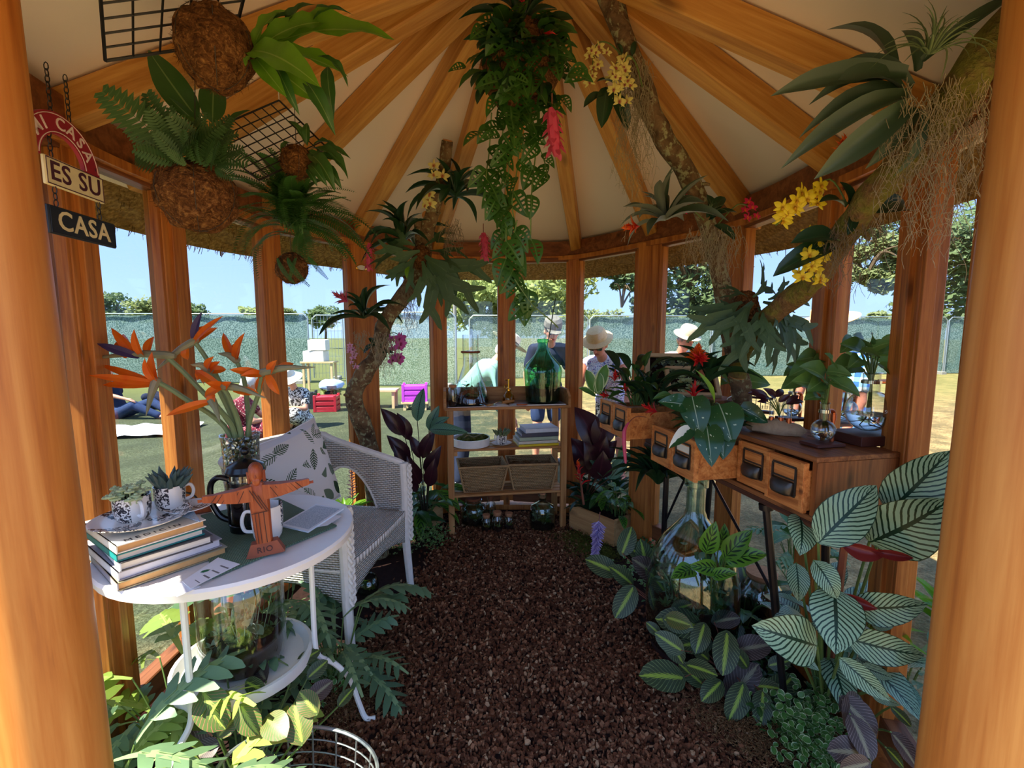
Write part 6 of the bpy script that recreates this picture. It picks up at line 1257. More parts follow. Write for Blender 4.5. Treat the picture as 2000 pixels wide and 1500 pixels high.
LM['l_red'] = leafmat('red_bract', 'tipped', G(196, 30, 40), G(222, 60, 44), None, .4, .35); LM['l_orange'] = leafmat('orange_red_bract', 'tipped', G(206, 40, 24), G(240, 130, 30), None, .4, .35); LM['l_pink'] = leafmat('pink_bract', 'tipped', G(206, 76, 108), G(226, 128, 140), None, .45, .3)
LM['l_redleaf'] = leafmat('rolled_red_leaf', 'plain', G(140, 50, 44), G(170, 80, 70), None, .4, .3); LM['l_airplant'] = leafmat('grey_green_airplant', 'plain', G(118, 136, 92), G(140, 154, 112), None, .6, .3)
LM['stem_green'] = flat('leaf_stalk', sr(92, 116, 58), .5, 0, .3, .15, 20); LM['stem_red'] = flat('red_leaf_stalk', sr(120, 70, 52), .5, 0, .3, .15, 20); LM['stem_dark'] = flat('dark_leaf_stalk', sr(60, 50, 40), .6)
def var(n, f): return [f(i) for i in range(n)]
TP = dict(
 star=var(4, lambda i: mk('star_leaf', 'ovate', .50, .05+.03*i, .12, .05, 10, 3, mat=M['l_star'], seed=i)), star_dark=var(3, lambda i: mk('dark_star_leaf', 'ovate', .42, .08, .15, .05, 9, 2, mat=M['l_star_dark'], seed=i)),
 maranta=var(3, lambda i: mk('maranta_leaf', 'oblong', .58, .06, .06, .03, 9, 2, mat=M['l_maranta'], seed=i)), maranta_lt=var(2, lambda i: mk('maranta_pale_leaf', 'oblong', .62, .06, .06, .03, 9, 2, mat=M['l_maranta_lt'], seed=i)), maranta_dk=var(2, lambda i: mk('maranta_dusky_leaf', 'oblong', .6, .06, .08, .04, 9, 2, mat=M['l_maranta_dk'], seed=i)),
 rattle=var(3, lambda i: mk('rattle_leaf', 'ovate', .44, .09, .18, .06, 9, 2, mat=M['l_rattle'], seed=i)), green=var(3, lambda i: mk('green_leaf', 'ovate', .42, .10, .2, .08, 8, 2, mat=M['l_green'], seed=i)), bright=var(2, lambda i: mk('bright_leaf', 'lance', .26, .12, .3, .08, 8, 2, mat=M['l_bright'], seed=i)),
 lobed=var(4, lambda i: lobed('lobed_frond', M['l_blue'], i)), lobed_sun=var(3, lambda i: lobed('sun_tinted_frond', M['l_blue_sun'], i+9)),
 strap=var(3, lambda i: mk('strap_leaf', 'strap', .13, .16+.05*i, .5, 0, 9, 1, mat=M['l_dark'])), silver=var(3, lambda i: mk('silver_strap', 'strap', .19, .08+.07*i, .45, .05, 10, 2, mat=M['l_silver'], seed=i)), strapw=var(3, lambda i: mk('wide_strap', 'strap', .17, .15+.05*i, .5, .02, 9, 2, mat=M['l_dark'], seed=i)),
 boston=var(3, lambda i: pinnate('boston_frond', M['l_fern'], 32, .105, .30+.08*i, w_=.024)), hare=var(3, lambda i: pinnate('hare_frond', M['l_fern_dk'], 13, .26, .12+.06*i, w_=.075)), stag=var(4, lambda i: antler('staghorn_frond', M['l_stag'], i)), monstera=var(3, lambda i: perforated('perforated_leaf', M['l_monstera'], .56+.06*i, i)),
 purple=var(3, lambda i: mk('purple_leaf', 'lance', .34, .10, .2, .05, 9, 2, mat=M['l_purple'], seed=i)), fleck=var(3, lambda i: mk('flecked_leaf', 'heart', .60, .06, .12, .02, 10, 3, mat=M['l_fleck'], seed=i)), half=[mk('half_white_leaf', 'heart', .5, .06, .15, .03, 10, 3, mat=M['l_half'])],
 pothos=var(3, lambda i: mk('pothos_leaf', 'heart', .68, .08, .2, .06, 8, 2, mat=M['l_pothos'], seed=i)), varieg=var(2, lambda i: mk('edged_leaf', 'round', .85, .05, .1, .03, 6, 2, mat=M['l_varieg'], seed=i)), bird=var(3, lambda i: mk('wavy_leaf', 'strap', .30, .12, .2, .22, 12, 2, mat=M['l_bright'], seed=i*2)), tongue=var(3, lambda i: mk('wavy_dark_leaf', 'lance', .26, .2, .3, .25, 10, 2, mat=M['l_green'], seed=i*2)),
 red=var(2, lambda i: mk('red_bract', 'lance', .22, .10, .4, 0, 6, 1, mat=M['l_red'])), orange=var(2, lambda i: mk('orange_bract', 'lance', .26, .12, .4, 0, 6, 1, mat=M['l_orange'])), pink=var(2, lambda i: mk('pink_bract', 'lance', .30, .08, .4, 0, 6, 1, mat=M['l_pink'])), redleaf=[mk('rolled_leaf', 'lance', .30, .02, .9, .1, 9, 2, mat=M['l_redleaf'])],
 air=var(2, lambda i: mk('airplant_leaf', 'sword', .06, .16+.1*i, .5, 0, 7, 1, mat=M['l_airplant'])), paddle=var(2, lambda i: mk('paddle_leaf', 'oblong', .40, .12, .25, .02, 8, 2, mat=M['l_dark'], seed=i)), bigleaf=[mk('veined_leaf', 'ovate', .40, .08, .2, .06, 10, 2, mat=M['l_green'])])
RP = random.Random(77)
def part_of(host, nm, at_):
    o = bpy.data.objects.new(nm, None); C.objects.link(o); o.parent = host; o.matrix_parent_inverse = wm(host).inverted(); o.matrix_basis = Matrix.Translation(Vector(at_)); return o
def put(nm, me, parent, Mw):
    o = bpy.data.objects.new(nm, me); C.objects.link(o); o.parent = parent; o.matrix_parent_inverse = wm(parent).inverted(); o.matrix_basis = Mw; return o
def leaf_ab(parent, sp, a, b, ws=1.0, face=None, nm='leaf', tilt=0):
    """a leaf from base a to tip b; its upper side turns to face"""
    a, b = Vector(a), Vector(b); L = (b-a).length; f = Vector(face) if face is not None else (V(0, -.75, .65)); me = RP.choice(TP[sp]) if isinstance(sp, str) else sp
    Mx = frame(a, b-a, f) @ Euler((0, RP.uniform(-.3, .3)+tilt, 0)).to_matrix().to_4x4() @ Matrix.Diagonal((L*ws, L, L*(.6+.4*ws), 1)); return put(nm, me, parent, Mx)
def stalk(parent, a, b, r=.003, mat='stem_green', sag=.0, nm='stem'):
    a, b = Vector(a), Vector(b); m_ = a.lerp(b, .55)+V(0, 0, sag); pts = [a, a.lerp(m_, .5)+V(0, 0, sag*.3), m_, m_.lerp(b, .5)+V(0, 0, sag*.3), b]; return obj(nm, MB().tube(pts, [r*1.2, r*1.1, r, r*.9, r*.8], 5), M[mat], parent, world=True)
def plant(nm, lab, base, cat_='plant', group=None): return thing(nm, lab, cat_, Vector(base), group)
def clump(lab, base, sp, n, h, L, spread, seed, nm='plant', stemmat='stem_green', el=(-.2, .6), az=(0, 6.283), stem=True, ws=1.0, r0=.03, sr_=.0026, group=None, t=None, lnm='leaf', floor_z=.02):
    rg = random.Random(seed); t = t or plant(nm, lab, base, group=group); base = Vector(base)
    for k in range(n):
        a = az[0]+(az[1]-az[0])*((k*.618+rg.uniform(-.05, .05)) % 1); d = V(math.cos(a), math.sin(a), 0); q = rg.random()**.7; hh = h[0]+(h[1]-h[0])*rg.random()
        p0 = base+d*r0*rg.random(); p1 = base+d*(spread*q)+V(0, 0, hh); e_ = rg.uniform(*el); l_ = rg.uniform(*L); d2 = (d+V(rg.gauss(0, .25), rg.gauss(0, .25), 0)).normalized()
        p2 = p1+V(d2.x*math.cos(e_), d2.y*math.cos(e_), math.sin(e_))*l_
        if p2.z < floor_z: p2.z = floor_z+.01*rg.random()
        s_ = sp if isinstance(sp, str) else rg.choice(sp)
        if stem: stalk(t, p0, p1, sr_, stemmat, .02)
        leaf_ab(t, s_, p1, p2, ws*rg.uniform(.9, 1.1), (V(0, 0, 1)-d2*.2*math.copysign(1, .5-rg.random())), nm=lnm)
    return t
def rosette(lab, base, sp, n, L, seed, axis=(0, 0, 1), el=(.15, 1.3), nm='bromeliad', ws=1.0, t=None, cat_='plant', droop=1, group=None, lnm='leaf'):
    rg = random.Random(seed); t = t or plant(nm, lab, base, cat_, group); base = Vector(base); ax = Vector(axis).normalized(); x = ax.orthogonal().normalized(); y = ax.cross(x)
    for k in range(n):
        a = k*2.39996+rg.uniform(-.15, .15); q = k/max(1, n-1); e_ = el[0]+(el[1]-el[0])*(1-(1-q))**1.1+rg.uniform(-.1, .1); d = x*math.cos(a)+y*math.sin(a); v_ = d*math.cos(e_)+ax*math.sin(e_); l_ = rg.uniform(*L)*(1-.25*q)
        leaf_ab(t, sp, base+d*.008, base+v_*l_, ws*rg.uniform(.85, 1.15), ax-d*.3, nm=lnm)
    return t
def pxl(t, sp, rows, Y0, nm='leaf', stemto=None, ws=1.0, face=None, sr_=.003, stemmat='stem_green', sag=.01):
    """leaves given as photo rows (base x, y, tip x, y, depth offset of base, of tip)"""
    for r in rows:
        a = at(r[0], r[1], Y0+(r[4] if len(r) > 4 else 0)); b = at(r[2], r[3], Y0+(r[5] if len(r) > 5 else 0)); a.z = max(a.z, .012); b.z = max(b.z, .012)
        leaf_ab(t, sp, a, b, ws*(r[6] if len(r) > 6 else 1), face, nm)
        if stemto is not None: stalk(t, stemto, a, sr_, stemmat, sag)
    return t
def strands(nm, lab, c, rx, ry, L, n, seed, mat, thick=.0011, curl=.010, up=.03, follow=None):
    """a hank of hanging air-moss threads"""
    rg = random.Random(seed); mb = MB(); c = Vector(c)
    for k in range(n):
        a = rg.uniform(0, 6.28); q = math.sqrt(rg.random()); p = c+V(rx*q*math.cos(a), ry*q*math.sin(a), rg.uniform(-.02, up)); l_ = L*rg.uniform(.25, 1)*(1-.35*q); m_ = max(5, int(l_/.018)); pts = [p]; dx = rg.gauss(0, .1); dy = rg.gauss(0, .1)
        ph = rg.uniform(0, 6.28); fr = rg.uniform(.7, 1.5)
        for i in range(m_):
            ph += fr+rg.gauss(0, .5); pts.append(pts[-1]+V(math.cos(ph)*curl+dx*.006, math.sin(ph)*curl+dy*.006, -l_/m_*rg.uniform(.6, 1.1)))
        mb.tube(pts, [thick*(1-.5*i/m_) for i in range(m_+1)], 3, caps=False)
        for i in range(2, m_, 3):
            d = V(rg.gauss(0, 1), rg.gauss(0, 1), rg.gauss(-.4, .6)).normalized()*.022; mb.tube([pts[i], pts[i]+d*.6+V(0, 0, .004), pts[i]+d], [thick*.7, thick*.6, thick*.3], 3, caps=False)
    mb.v = [(x-c.x, y-c.y, z-c.z) for x, y, z in mb.v]; o = obj(nm, mb, M[mat], None, True, sharp=False); o.location = c; return tag(o, lab, 'moss', None, 'stuff')
M['airmoss'] = flat('silver_air_moss', sr(164, 150, 122), .9, 0, .1, .15, 40); M['airmoss_dk'] = flat('grey_air_moss', sr(132, 118, 96), .9, 0, .1, .15, 40)
# ---------------------------------------------------------------- planting on the floor
# -- under and around the white table
for k_, (x, y, n, sp, lab) in enumerate([(-.98, .98, 34, ('lobed_sun', 'lobed'), 'sunlit lobed blue fern clump nearest the porch post, below the table'), (-.98, 1.26, 30, ('lobed_sun', 'lobed'), 'lobed blue fern clump against the window behind the table legs'), (-.66, 1.62, 20, 'lobed', 'shaded lobed blue fern between table and wicker chair'), (-.92, 1.72, 18, 'lobed', 'lobed blue fern under the near side of the wicker chair'), (-.80, .88, 26, ('lobed_sun', 'lobed'), 'bright lobed fern tuft at the foot of the porch post')]):
    clump(lab, (x, y, .0), sp, n, (.06, .32), (.17, .30), .16, 100+k_, nm='blue_fern', el=(-.5, .7), lnm='frond')
t = plant('prayer_plant', 'prayer plant with round red veined leaves below the white table', at(470, 1440, 1.12)*1); t.location.z = 0; b_ = V(t.location.x, t.location.y, .02)
pxl(t, 'maranta_lt', [(395, 1345, 440, 1425, .02, -.02), (470, 1375, 505, 1435, 0, -.03), (520, 1400, 560, 1440, 0, -.05), (590, 1455, 575, 1372, -.04, .02), (620, 1395, 585, 1350, 0, .03), (425, 1440, 470, 1390, -.02, .02)], 1.12, stemto=b_, ws=1.15)
pxl(t, 'maranta_dk', [(430, 1450, 365, 1490, 0, -.02), (420, 1470, 350, 1440, 0, .0), (600, 1370, 650, 1330, .05, .1), (520, 1330, 500, 1290, .12, .18), (540, 1480, 500, 1500, 0, -.03)], 1.12, stemto=b_, ws=1.1)
pxl(t, 'maranta', [(600, 1325, 640, 1290, .2, .25), (580, 1300, 625, 1270, .2, .26), (660, 1380, 690, 1345, .12, .16), (480, 1330, 520, 1350, .1, .08), (440, 1300, 400, 1330, .12, .06)], 1.12, stemto=b_, ws=1.1)
def creeping(lab, pts, n, seed, sp, s=(.012, .022), h=.06, nm='creeping_plant'):
    rg = random.Random(seed); t = plant(nm, lab, pts[0]); mb = MB(); src = [me for me in TP[sp]]
    vv = []; ff = []; uv = []
    for k in range(n):
        c = Vector(rg.choice(pts))+V(rg.gauss(0, .045), rg.gauss(0, .045), 0); c.z = max(.01, c.z+h*rg.random()); me = rg.choice(src); d = V(rg.gauss(0, 1), rg.gauss(0, 1), rg.uniform(-.1, .7)); Mx = frame(c, d, V(rg.gauss(0, .4), rg.gauss(-.3, .4), 1)) @ Matrix.Scale(rg.uniform(*s), 4); o = len(vv)
        vv += [tuple(Mx @ v.co-t.location) for v in me.vertices]; ff += [tuple(i+o for i in p.vertices) for p in me.polygons]
        lay = me.uv_layers[0].data; um = {}
        for l in me.loops: um[l.vertex_index] = tuple(lay[l.index].uv)
        uv += [um[i] for i in range(len(me.vertices))]
    mb.add(vv, ff); mb.uv = uv; o = obj('foliage', mb, TP[sp][0].materials[0], t); o['kind'] = 'stuff'
    return t
def gp0(x, y, z=0): return onz(x, y, z)
creeping('small round leaved creeper under the white table beside the red veined leaves', [gp0(x, y) for x, y in ((600, 1330), (640, 1350), (560, 1330), (660, 1310), (500, 1360))], 420, 1, 'varieg', (.012, .02), .06)
creeping('tiny leaved ground cover behind the far front leg of the wicker chair', [gp0(x, y) for x, y in ((815, 1060), (840, 1070), (860, 1060), (780, 1075), (835, 1050))], 500, 2, 'varieg', (.010, .018), .10)
# -- behind the chair
h_chair = rosette('bright green strap leaved bromeliad with a pink beaded flower spike behind the wicker chair', at(672, 1000, 2.5)*1-V(0, 0, .05), 'bright', 16, (.14, .24), 5, el=(.3, 1.2)); b_ = at(668, 1000, 2.5); b_.z = b_.z-.0
def spike(host, base, tip, n, seed, c, r=.02, nm='flower_spike', bend=0):
    t = part_of(host, nm, base); base, tip = Vector(base), Vector(tip); rg = random.Random(seed); pts = cat([base, base.lerp(tip, .5)+V(0, 0, bend), tip], 6); obj('stem', MB().tube(pts, .0025, 5), M['stem_red'], t, world=True)
    for k in range(n):
        q = .25+.75*k/n; i = min(len(pts)-2, int(q*(len(pts)-1))); p = pts[i].lerp(pts[i+1], q*(len(pts)-1)-i); a = k*2.4; ax = (tip-base).normalized(); x = ax.orthogonal().normalized(); d = (x*math.cos(a)+ax.cross(x)*math.sin(a)); l_ = r*rg.uniform(.7, 1.2)*(1.2-.6*q)
        obj('bud', MB().tube([p, p+d*l_*.6+ax*l_*.3, p+d*l_+ax*l_*.5], [r*.05, r*.095, r*.04], 5), M[c[k % len(c)]], t, world=True)
    return t
M['bud_pink'] = flat('pink_bud', sr(212, 130, 160), .5); M['bud_lilac'] = flat('lilac_bud', sr(190, 168, 204), .5); M['bud_blue'] = flat('violet_bud', sr(150, 130, 184), .5); M['bud_cream'] = flat('cream_bud', sr(222, 190, 180), .5)
spike(h_chair, at(690, 995, 2.5), at(686, 908, 2.48), 60, 1, ('bud_pink', 'bud_cream'), .028)
clump('low green leaves against the window behind the chair arm', at(640, 1000, 2.2)*1-V(0, 0, .12), 'green', 12, (.02, .12), (.10, .16), .08, 141, nm='leafy_plant')
# -- between chair and bench
p = onz(830, 1040, 0)+V(0, .05, 0); t = plant('purple_calathea', 'tall plant with dark purple leaves and pale feathered tops beside the bench', p); s0 = p+V(0, 0, .02)
pxl(t, 'star_dark', [(815, 822, 828, 758, 0, .02), (838, 840, 858, 792, 0, .0), (840, 838, 915, 845, -.06, -.14, .7), (842, 835, 878, 815, -.03, -.08)], 2.72, stemto=s0, stemmat='stem_dark', face=(0, -1, .3))
pxl(t, 'purple', [(790, 850, 743, 797, .0, -.05), (800, 860, 775, 806, .05, .03), (800, 900, 755, 850, 0, -.05), (820, 895, 800, 850, 0, 0), (825, 895, 850, 838, 0, -.02), (805, 925, 768, 868, .0, -.06), (835, 930, 862, 870, .0, -.03), (820, 945, 795, 890, -.05, -.1), (838, 950, 850, 895, -.06, -.1), (815, 960, 785, 925, 0, -.05)], 2.72, stemto=s0, stemmat='stem_dark', ws=1.25)
clump('feathered green calathea filling the corner between wicker chair and bench', onz(825, 1030, 0)+V(0, -.02, 0), ('rattle', 'green'), 34, (.10, .30), (.14, .22), .16, 142, nm='calathea', el=(-.7, .3))
clump('broad green leaved plant behind the far chair leg', onz(790, 1050, 0)+V(.0, .08, 0), 'green', 22, (.06, .24), (.12, .18), .12, 143, nm='leafy_plant', el=(-.6, .4))
# -- right of the bench
p = onz(1150, 1030, 0)+V(0, .14, .14); t = plant('purple_cordyline', 'plant with big blackish purple leaves beside the bench, before the straw hat', p); s0 = p
pxl(t, 'purple', [(1160, 870, 1122, 795, 0, .02), (1165, 875, 1180, 800, 0, .05), (1160, 900, 1185, 852, -.02, -.1), (1155, 915, 1140, 862, -.04, -.1), (1155, 880, 1135, 840, .02, .03), (1178, 905, 1205, 860, 0, -.05), (1150, 925, 1115, 855, .05, -.02), (1165, 935, 1178, 880, -.05, -.12)], 2.70, stemto=s0, stemmat='stem_red', ws=1.9)
pxl(t, 'star_dark', [(1190, 935, 1232, 882, 0, .0), (1180, 930, 1140, 880, .0, -.02)], 2.65, stemto=s0, stemmat='stem_red')
bm = rosette('dark strap leaved bromeliad with red tiered flower beside the bench leg', onz(1145, 1010, 0)+V(.0, .0, .12), 'strapw', 22, (.20, .32), 8, el=(.2, 1.25))
t = part_of(bm, 'flower_head', at(1135, 958, 2.55)); stalk(t, at(1140, 985, 2.55), at(1132, 925, 2.53), .006, 'stem_red')
for k_ in range(14): a = k_*2.4; q = k_/14; b0 = at(1136, 948, 2.54).lerp(at(1128, 908, 2.53), q); leaf_ab(t, 'orange' if k_ > 10 else 'red', b0, b0+V(math.cos(a)*.05*(1.1-q), math.sin(a)*.05*(1.1-q), .028+.02*q), 1.3, (0, 0, 1), 'bract')
h_box = rosette('dark green bromeliad in the planter box with a hanging violet flower spray', onz(1205, 1020, 0)+V(0, .1, .12), 'strap', 24, (.22, .34), 9, el=(.2, 1.3)); rosette('blackish spiky bromeliad below the pulled out drawers', at(1285, 945, 2.1), 'strap', 34, (.20, .32), 10, el=(.05, 1.3)); 
spike(h_box, at(1172, 1000, 2.36), at(1162, 1082, 2.30), 170, 3, ('bud_lilac', 'bud_blue'), .036)
clump('blotched light green calathea before the demijohn, beside the violet spray', onz(1230, 1060, 0)+V(-.05, .10, .0), 'rattle', 20, (.16, .32), (.11, .16), .10, 144, nm='calathea', el=(-.6, .3)); clump('green fern like leaves behind the red tiered flower', onz(1215, 1000, 0)+V(0, .2, .15), 'boston', 14, (.05, .15), (.16, .24), .06, 145, nm='fern', el=(.2, .9), lnm='frond')
# the right-hand floor bed
bx = (onz(1108, 1032, 0)+onz(1200, 1068, 0))/2+V(.08, .10, .13)
rosette('broad dark bromeliad crowding the planter box by the bench', bx+V(-.08, .0, 0), 'strapw', 18, (.14, .24), 31, el=(.1, 1.2)); clump('green blotched leaves spilling from the planter box', bx+V(.05, 0, 0), ('rattle', 'green'), 18, (.02, .14), (.10, .16), .08, 152, nm='calathea', el=(-.7, .5))
creeping('low dark ground cover round the feet of the cabinet stand', [gp0(x, y) for x, y in ((1290, 1110), (1330, 1140), (1250, 1080), (1400, 1220), (1450, 1280), (1380, 1250), (1500, 1330), (1340, 1220), (1430, 1200), (1300, 1180), (1480, 1400), (1550, 1380))], 800, 6, 'green', (.024, .045), .06)
b_ = onz(1385, 1230, 0); t = plant('calathea', 'blotched bright calathea rising between the two floor terrariums', b_)
pxl(t, 'rattle', [(1378, 1080, 1398, 1018, 0, -.02), (1402, 1075, 1415, 1022, .05, .05), (1415, 1090, 1470, 1035, 0, -.03), (1418, 1095, 1500, 1083, 0, -.08), (1355, 1112, 1310, 1130, 0, -.06), (1400, 1110, 1345, 1105, .02, 0), (1405, 1105, 1455, 1075, .05, .08), (1390, 1125, 1440, 1120, 0, -.05)], 1.54, stemto=b_+V(0, 0, .01), ws=1.15)
b_ = onz(1420, 1330, 0); t = plant('prayer_plant', 'spreading prayer plant with pale zigzag midribs along the bark edge', b_)
rows = [(1200, 1118, 1150, 1095, .45, .5), (1215, 1080, 1232, 1035, .5, .55), (1232, 1140, 1195, 1110, .4, .42), (1235, 1150, 1205, 1200, .35, .3), (1260, 1115, 1252, 1060, .45, .5), (1285, 1130, 1240, 1095, .4, .42), (1300, 1160, 1265, 1115, .35, .4), (1345, 1180, 1330, 1140, .25, .28), (1300, 1210, 1348, 1225, .12, .06), (1375, 1222, 1360, 1270, .1, .04), (1365, 1225, 1290, 1210, .1, .14), (1395, 1215, 1440, 1208, .1, .1), (1330, 1270, 1285, 1240, .04, .08), (1345, 1300, 1395, 1318, 0, -.06), (1420, 1240, 1412, 1310, .05, -.03), (1330, 1325, 1258, 1320, 0, -.02), (1370, 1335, 1330, 1300, .02, .06), (1425, 1360, 1475, 1305, -.02, .0), (1475, 1340, 1520, 1345, -.02, -.06), (1450, 1340, 1425, 1400, -.05, -.1), (1490, 1355, 1485, 1420, -.06, -.12), (1500, 1360, 1545, 1325, -.05, -.03), (1385, 1255, 1330, 1262, .08, .08), (1440, 1270, 1500, 1260, .05, .02), (1300, 1240, 1330, 1290, .1, .05), (1270, 1175, 1300, 1195, .3, .25)]
big = lambda r: (r[0]-(r[2]-r[0])*.12, r[1]-(r[3]-r[1])*.12, r[2]+(r[2]-r[0])*.14, r[3]+(r[3]-r[1])*.14, *r[4:])
pxl(t, 'maranta', [big(r) for i, r in enumerate(rows) if i % 6 != 5], 1.52, ws=1.05); pxl(t, 'maranta_dk', [big(r) for r in rows[5::6]], 1.53, ws=1.05)
pxl(t, 'maranta', [(1255, 1090, 1222, 1062, .5, .52), (1310, 1195, 1352, 1180, .2, .18), (1385, 1290, 1350, 1262, .05, .06), (1460, 1305, 1432, 1265, .0, .02), (1410, 1330, 1370, 1370, -.02, -.06), (1500, 1300, 1545, 1290, .02, .0), (1290, 1240, 1262, 1215, .15, .18)], 1.52, ws=1.1); pxl(t, 'maranta_lt', [(1300, 1205, 1350, 1222, .1, .05)], 1.50, ws=1.1)
for r in rows: stalk(t, b_+V(0, 0, .02), at(r[0], r[1], 1.52+r[4]), .002, 'stem_red', .02)
creeping('cream rimmed creeping plant between the prayer plant and the calathea', [gp0(x, y) for x, y in ((1240, 1130), (1290, 1150), (1330, 1180), (1390, 1170), (1260, 1090), (1420, 1150))], 520, 4, 'varieg', (.014, .022), .08)
creeping('small cream edged shrublet at the foot of the big striped plant', [onz(x, y, .0)+V(0, 0, z_) for x, y, z_ in ((1560, 1480, .02), (1580, 1470, .05), (1600, 1490, .03), (1545, 1460, .08), (1590, 1450, .09), (1570, 1500, 0))], 520, 5, 'varieg', (.016, .026), .08, nm='edged_shrublet')
clump('dark striped leaves around the round terrarium', onz(1440, 1240, 0)+V(.05, .06, 0), ('green', 'maranta'), 16, (.05, .16), (.10, .15), .14, 146, nm='leafy_plant', el=(-.4, .4)); clump('grassy green fill behind the floor terrariums by the window', onz(1560, 1180, 0)+V(.1, .2, 0), ('green', 'lobed'), 22, (.08, .30), (.12, .2), .16, 147, nm='leafy_plant', el=(-.4, .6))
# the big striped plant
b_ = onz(1608, 1395, 0); t = plant('striped_calathea', 'large calathea with broad white striped leaves beside the porch post on the right', b_); s0 = b_+V(0, 0, .01)
F_ = (-.25, -1, .35)
pxl(t, 'star', [(1735, 1000, 1856, 880, .0, -.06, 1.0), (1698, 1058, 1858, 975, .02, -.10, 1.25), (1598, 1060, 1712, 948, .0, .0, .95), (1562, 1005, 1562, 1085, .10, .02, 1.25), (1590, 1095, 1635, 1170, .0, -.05, 1.1), (1630, 1150, 1632, 1278, -.02, -.12, 1.35), (1595, 1262, 1468, 1222, -.04, -.08, .95), (1660, 1185, 1812, 1180, -.02, -.10, .95), (1652, 1245, 1805, 1280, -.05, -.12, .9), (1640, 1285, 1740, 1370, -.06, -.14, .8), (1600, 1205, 1620, 1262, .02, -.06, 1.1), (1700, 1215, 1745, 1225, .08, .05, 1.3), (1555, 1100, 1560, 1175, .12, .08, 1.0), (1680, 1300, 1745, 1325, .02, -.02, .9), (1560, 1280, 1600, 1310, .05, .0, .9), (1700, 1350, 1760, 1378, -.05, -.1, .8)], 1.22, stemto=s0, ws=1.15, face=F_, sr_=.0045)
clump('', s0, ('star', 'star', 'star_dark'), 16, (.10, .42), (.13, .20), .15, 171, el=(-.5, .5), t=t, ws=1.1)
pxl(t, 'redleaf', [(1640, 1060, 1730, 1085, .0, -.04, 1.4), (1700, 1075, 1785, 1090, -.03, -.06, .9), (1635, 1160, 1715, 1190, .0, -.05, 1.2)], 1.20, face=F_)
stalk(t, s0, at(1652, 1040, 1.2), .012, 'stem_red', 0)
p = onz(1700, 1470, 0); t = plant('prayer_plant', 'dusky purple prayer plant at the foot of the right porch post', p); pxl(t, 'maranta_dk', [(1640, 1360, 1712, 1440, 0, -.06), (1660, 1395, 1700, 1490, -.05, -.12), (1690, 1470, 1615, 1465, -.1, -.1), (1700, 1490, 1640, 1500, -.14, -.14), (1650, 1420, 1680, 1360, -.05, .02), (1740, 1430, 1790, 1500, -.08, -.12)], 1.12, stemto=p+V(0, .05, .02), ws=1.2)
pxl(t, 'maranta', [(1730, 1460, 1765, 1500, -.08, -.1), (1740, 1380, 1780, 1420, -.02, -.06)], 1.12, stemto=p+V(0, .05, .02), ws=1.0)
clump('blue green fern tuft by the right porch post', onz(1770, 1400, 0)+V(.02, .06, 0), 'lobed', 14, (.05, .2), (.12, .2), .08, 148, nm='blue_fern', el=(-.3, .7), lnm='frond'); clump('young lime leaves behind the striped calathea', at(1715, 1240, 1.38), ('bright',), 8, (-.02, .06), (.08, .13), .06, 149, nm='leafy_plant', el=(-.3, .5))
clump('strap leaved tuft outside the last window on the right', onz(1840, 1290, -.15)+V(.2, .1, 0), 'bright', 26, (.02, .1), (.2, .34), .1, 150, nm='leafy_plant', el=(.3, 1.2), stem=False, floor_z=-.14)
# dry moss mounds along the bed edges
for k_, (lab, pts) in enumerate([('dry brown moss beside the bark under the striped calathea', [(1400, 1400), (1460, 1440), (1520, 1470), (1580, 1420), (1640, 1450)]), ('low dry moss by the bench foot on the right', [(1125, 1055), (1150, 1075), (1175, 1085)]), ('dry moss strip along the bark below the white table', [(700, 1350), (690, 1310), (660, 1380)])]):
    rg = random.Random(k_); mb = MB(); b_ = gp0(*pts[0])
    for x, y in pts:
        c = gp0(x, y)
        for q in range(1300): p = c+V(rg.gauss(0, .065), rg.gauss(0, .055), rg.uniform(.002, .022)); d = V(rg.gauss(0, 1), rg.gauss(0, 1), rg.uniform(0, 1)).normalized()*rg.uniform(.008, .02); wv = d.orthogonal().normalized()*.0012; mb.add([p-wv-b_, p+wv-b_, p+d+wv*.5-b_, p+d-wv*.5-b_], [(0, 1, 2, 3)])
    o = obj('dry_moss', mb, M['coir'] if k_ != 1 else M['moss'], None, False); o.location = b_; tag(o, lab, 'moss', None, 'stuff')
# planting in the open drawers
def dq(x, y, z): return cab_w(x, y, z)
clump('green leafy plants crammed in the far pulled out drawers', dq(-.12, .83, .98), ('green', 'paddle'), 34, (.03, .17), (.07, .12), .10, 160, nm='drawer_plant', el=(-.3, .9)); h_far = clump('dark grassy tuft with red flowers in the far pulled out drawers', dq(-.08, .76, .98), 'strap', 22, (.0, .04), (.12, .2), .05, 161, nm='drawer_plant', el=(.2, 1.3), stem=False)
t = plant('drawer_plant', 'pale spotted oval leaves standing up from the far drawers', dq(-.14, .9, .98)); pxl(t, 'varieg', [(1160, 765, 1145, 722, 0, .0, .6), (1163, 768, 1185, 712, 0, .02, .5), (1170, 770, 1172, 728, 0, 0, .5), (1165, 775, 1130, 758, 0, -.02, .5)], 2.02, stemto=dq(-.14, .9, .97))
def plume(lab, base, n, L, axis, sp, seed, t=None, ws=1.2, nm='flower'):
    rg = random.Random(seed); t = t or (part_of(lab, 'flower', base) if not isinstance(lab, str) else plant(nm, lab, base, 'flower')); base = Vector(base); ax = Vector(axis).normalized(); x = ax.orthogonal().normalized(); y = ax.cross(x)
    for k in range(n): a = k*2.4; d = x*math.cos(a)+y*math.sin(a); q = k/n; leaf_ab(t, sp, base+ax*L*.3*q, base+ax*L*(.35+.65*q)+d*L*.55*(1.05-q)*rg.uniform(.8, 1.1), ws, ax-d*.4, 'bract')
    return t
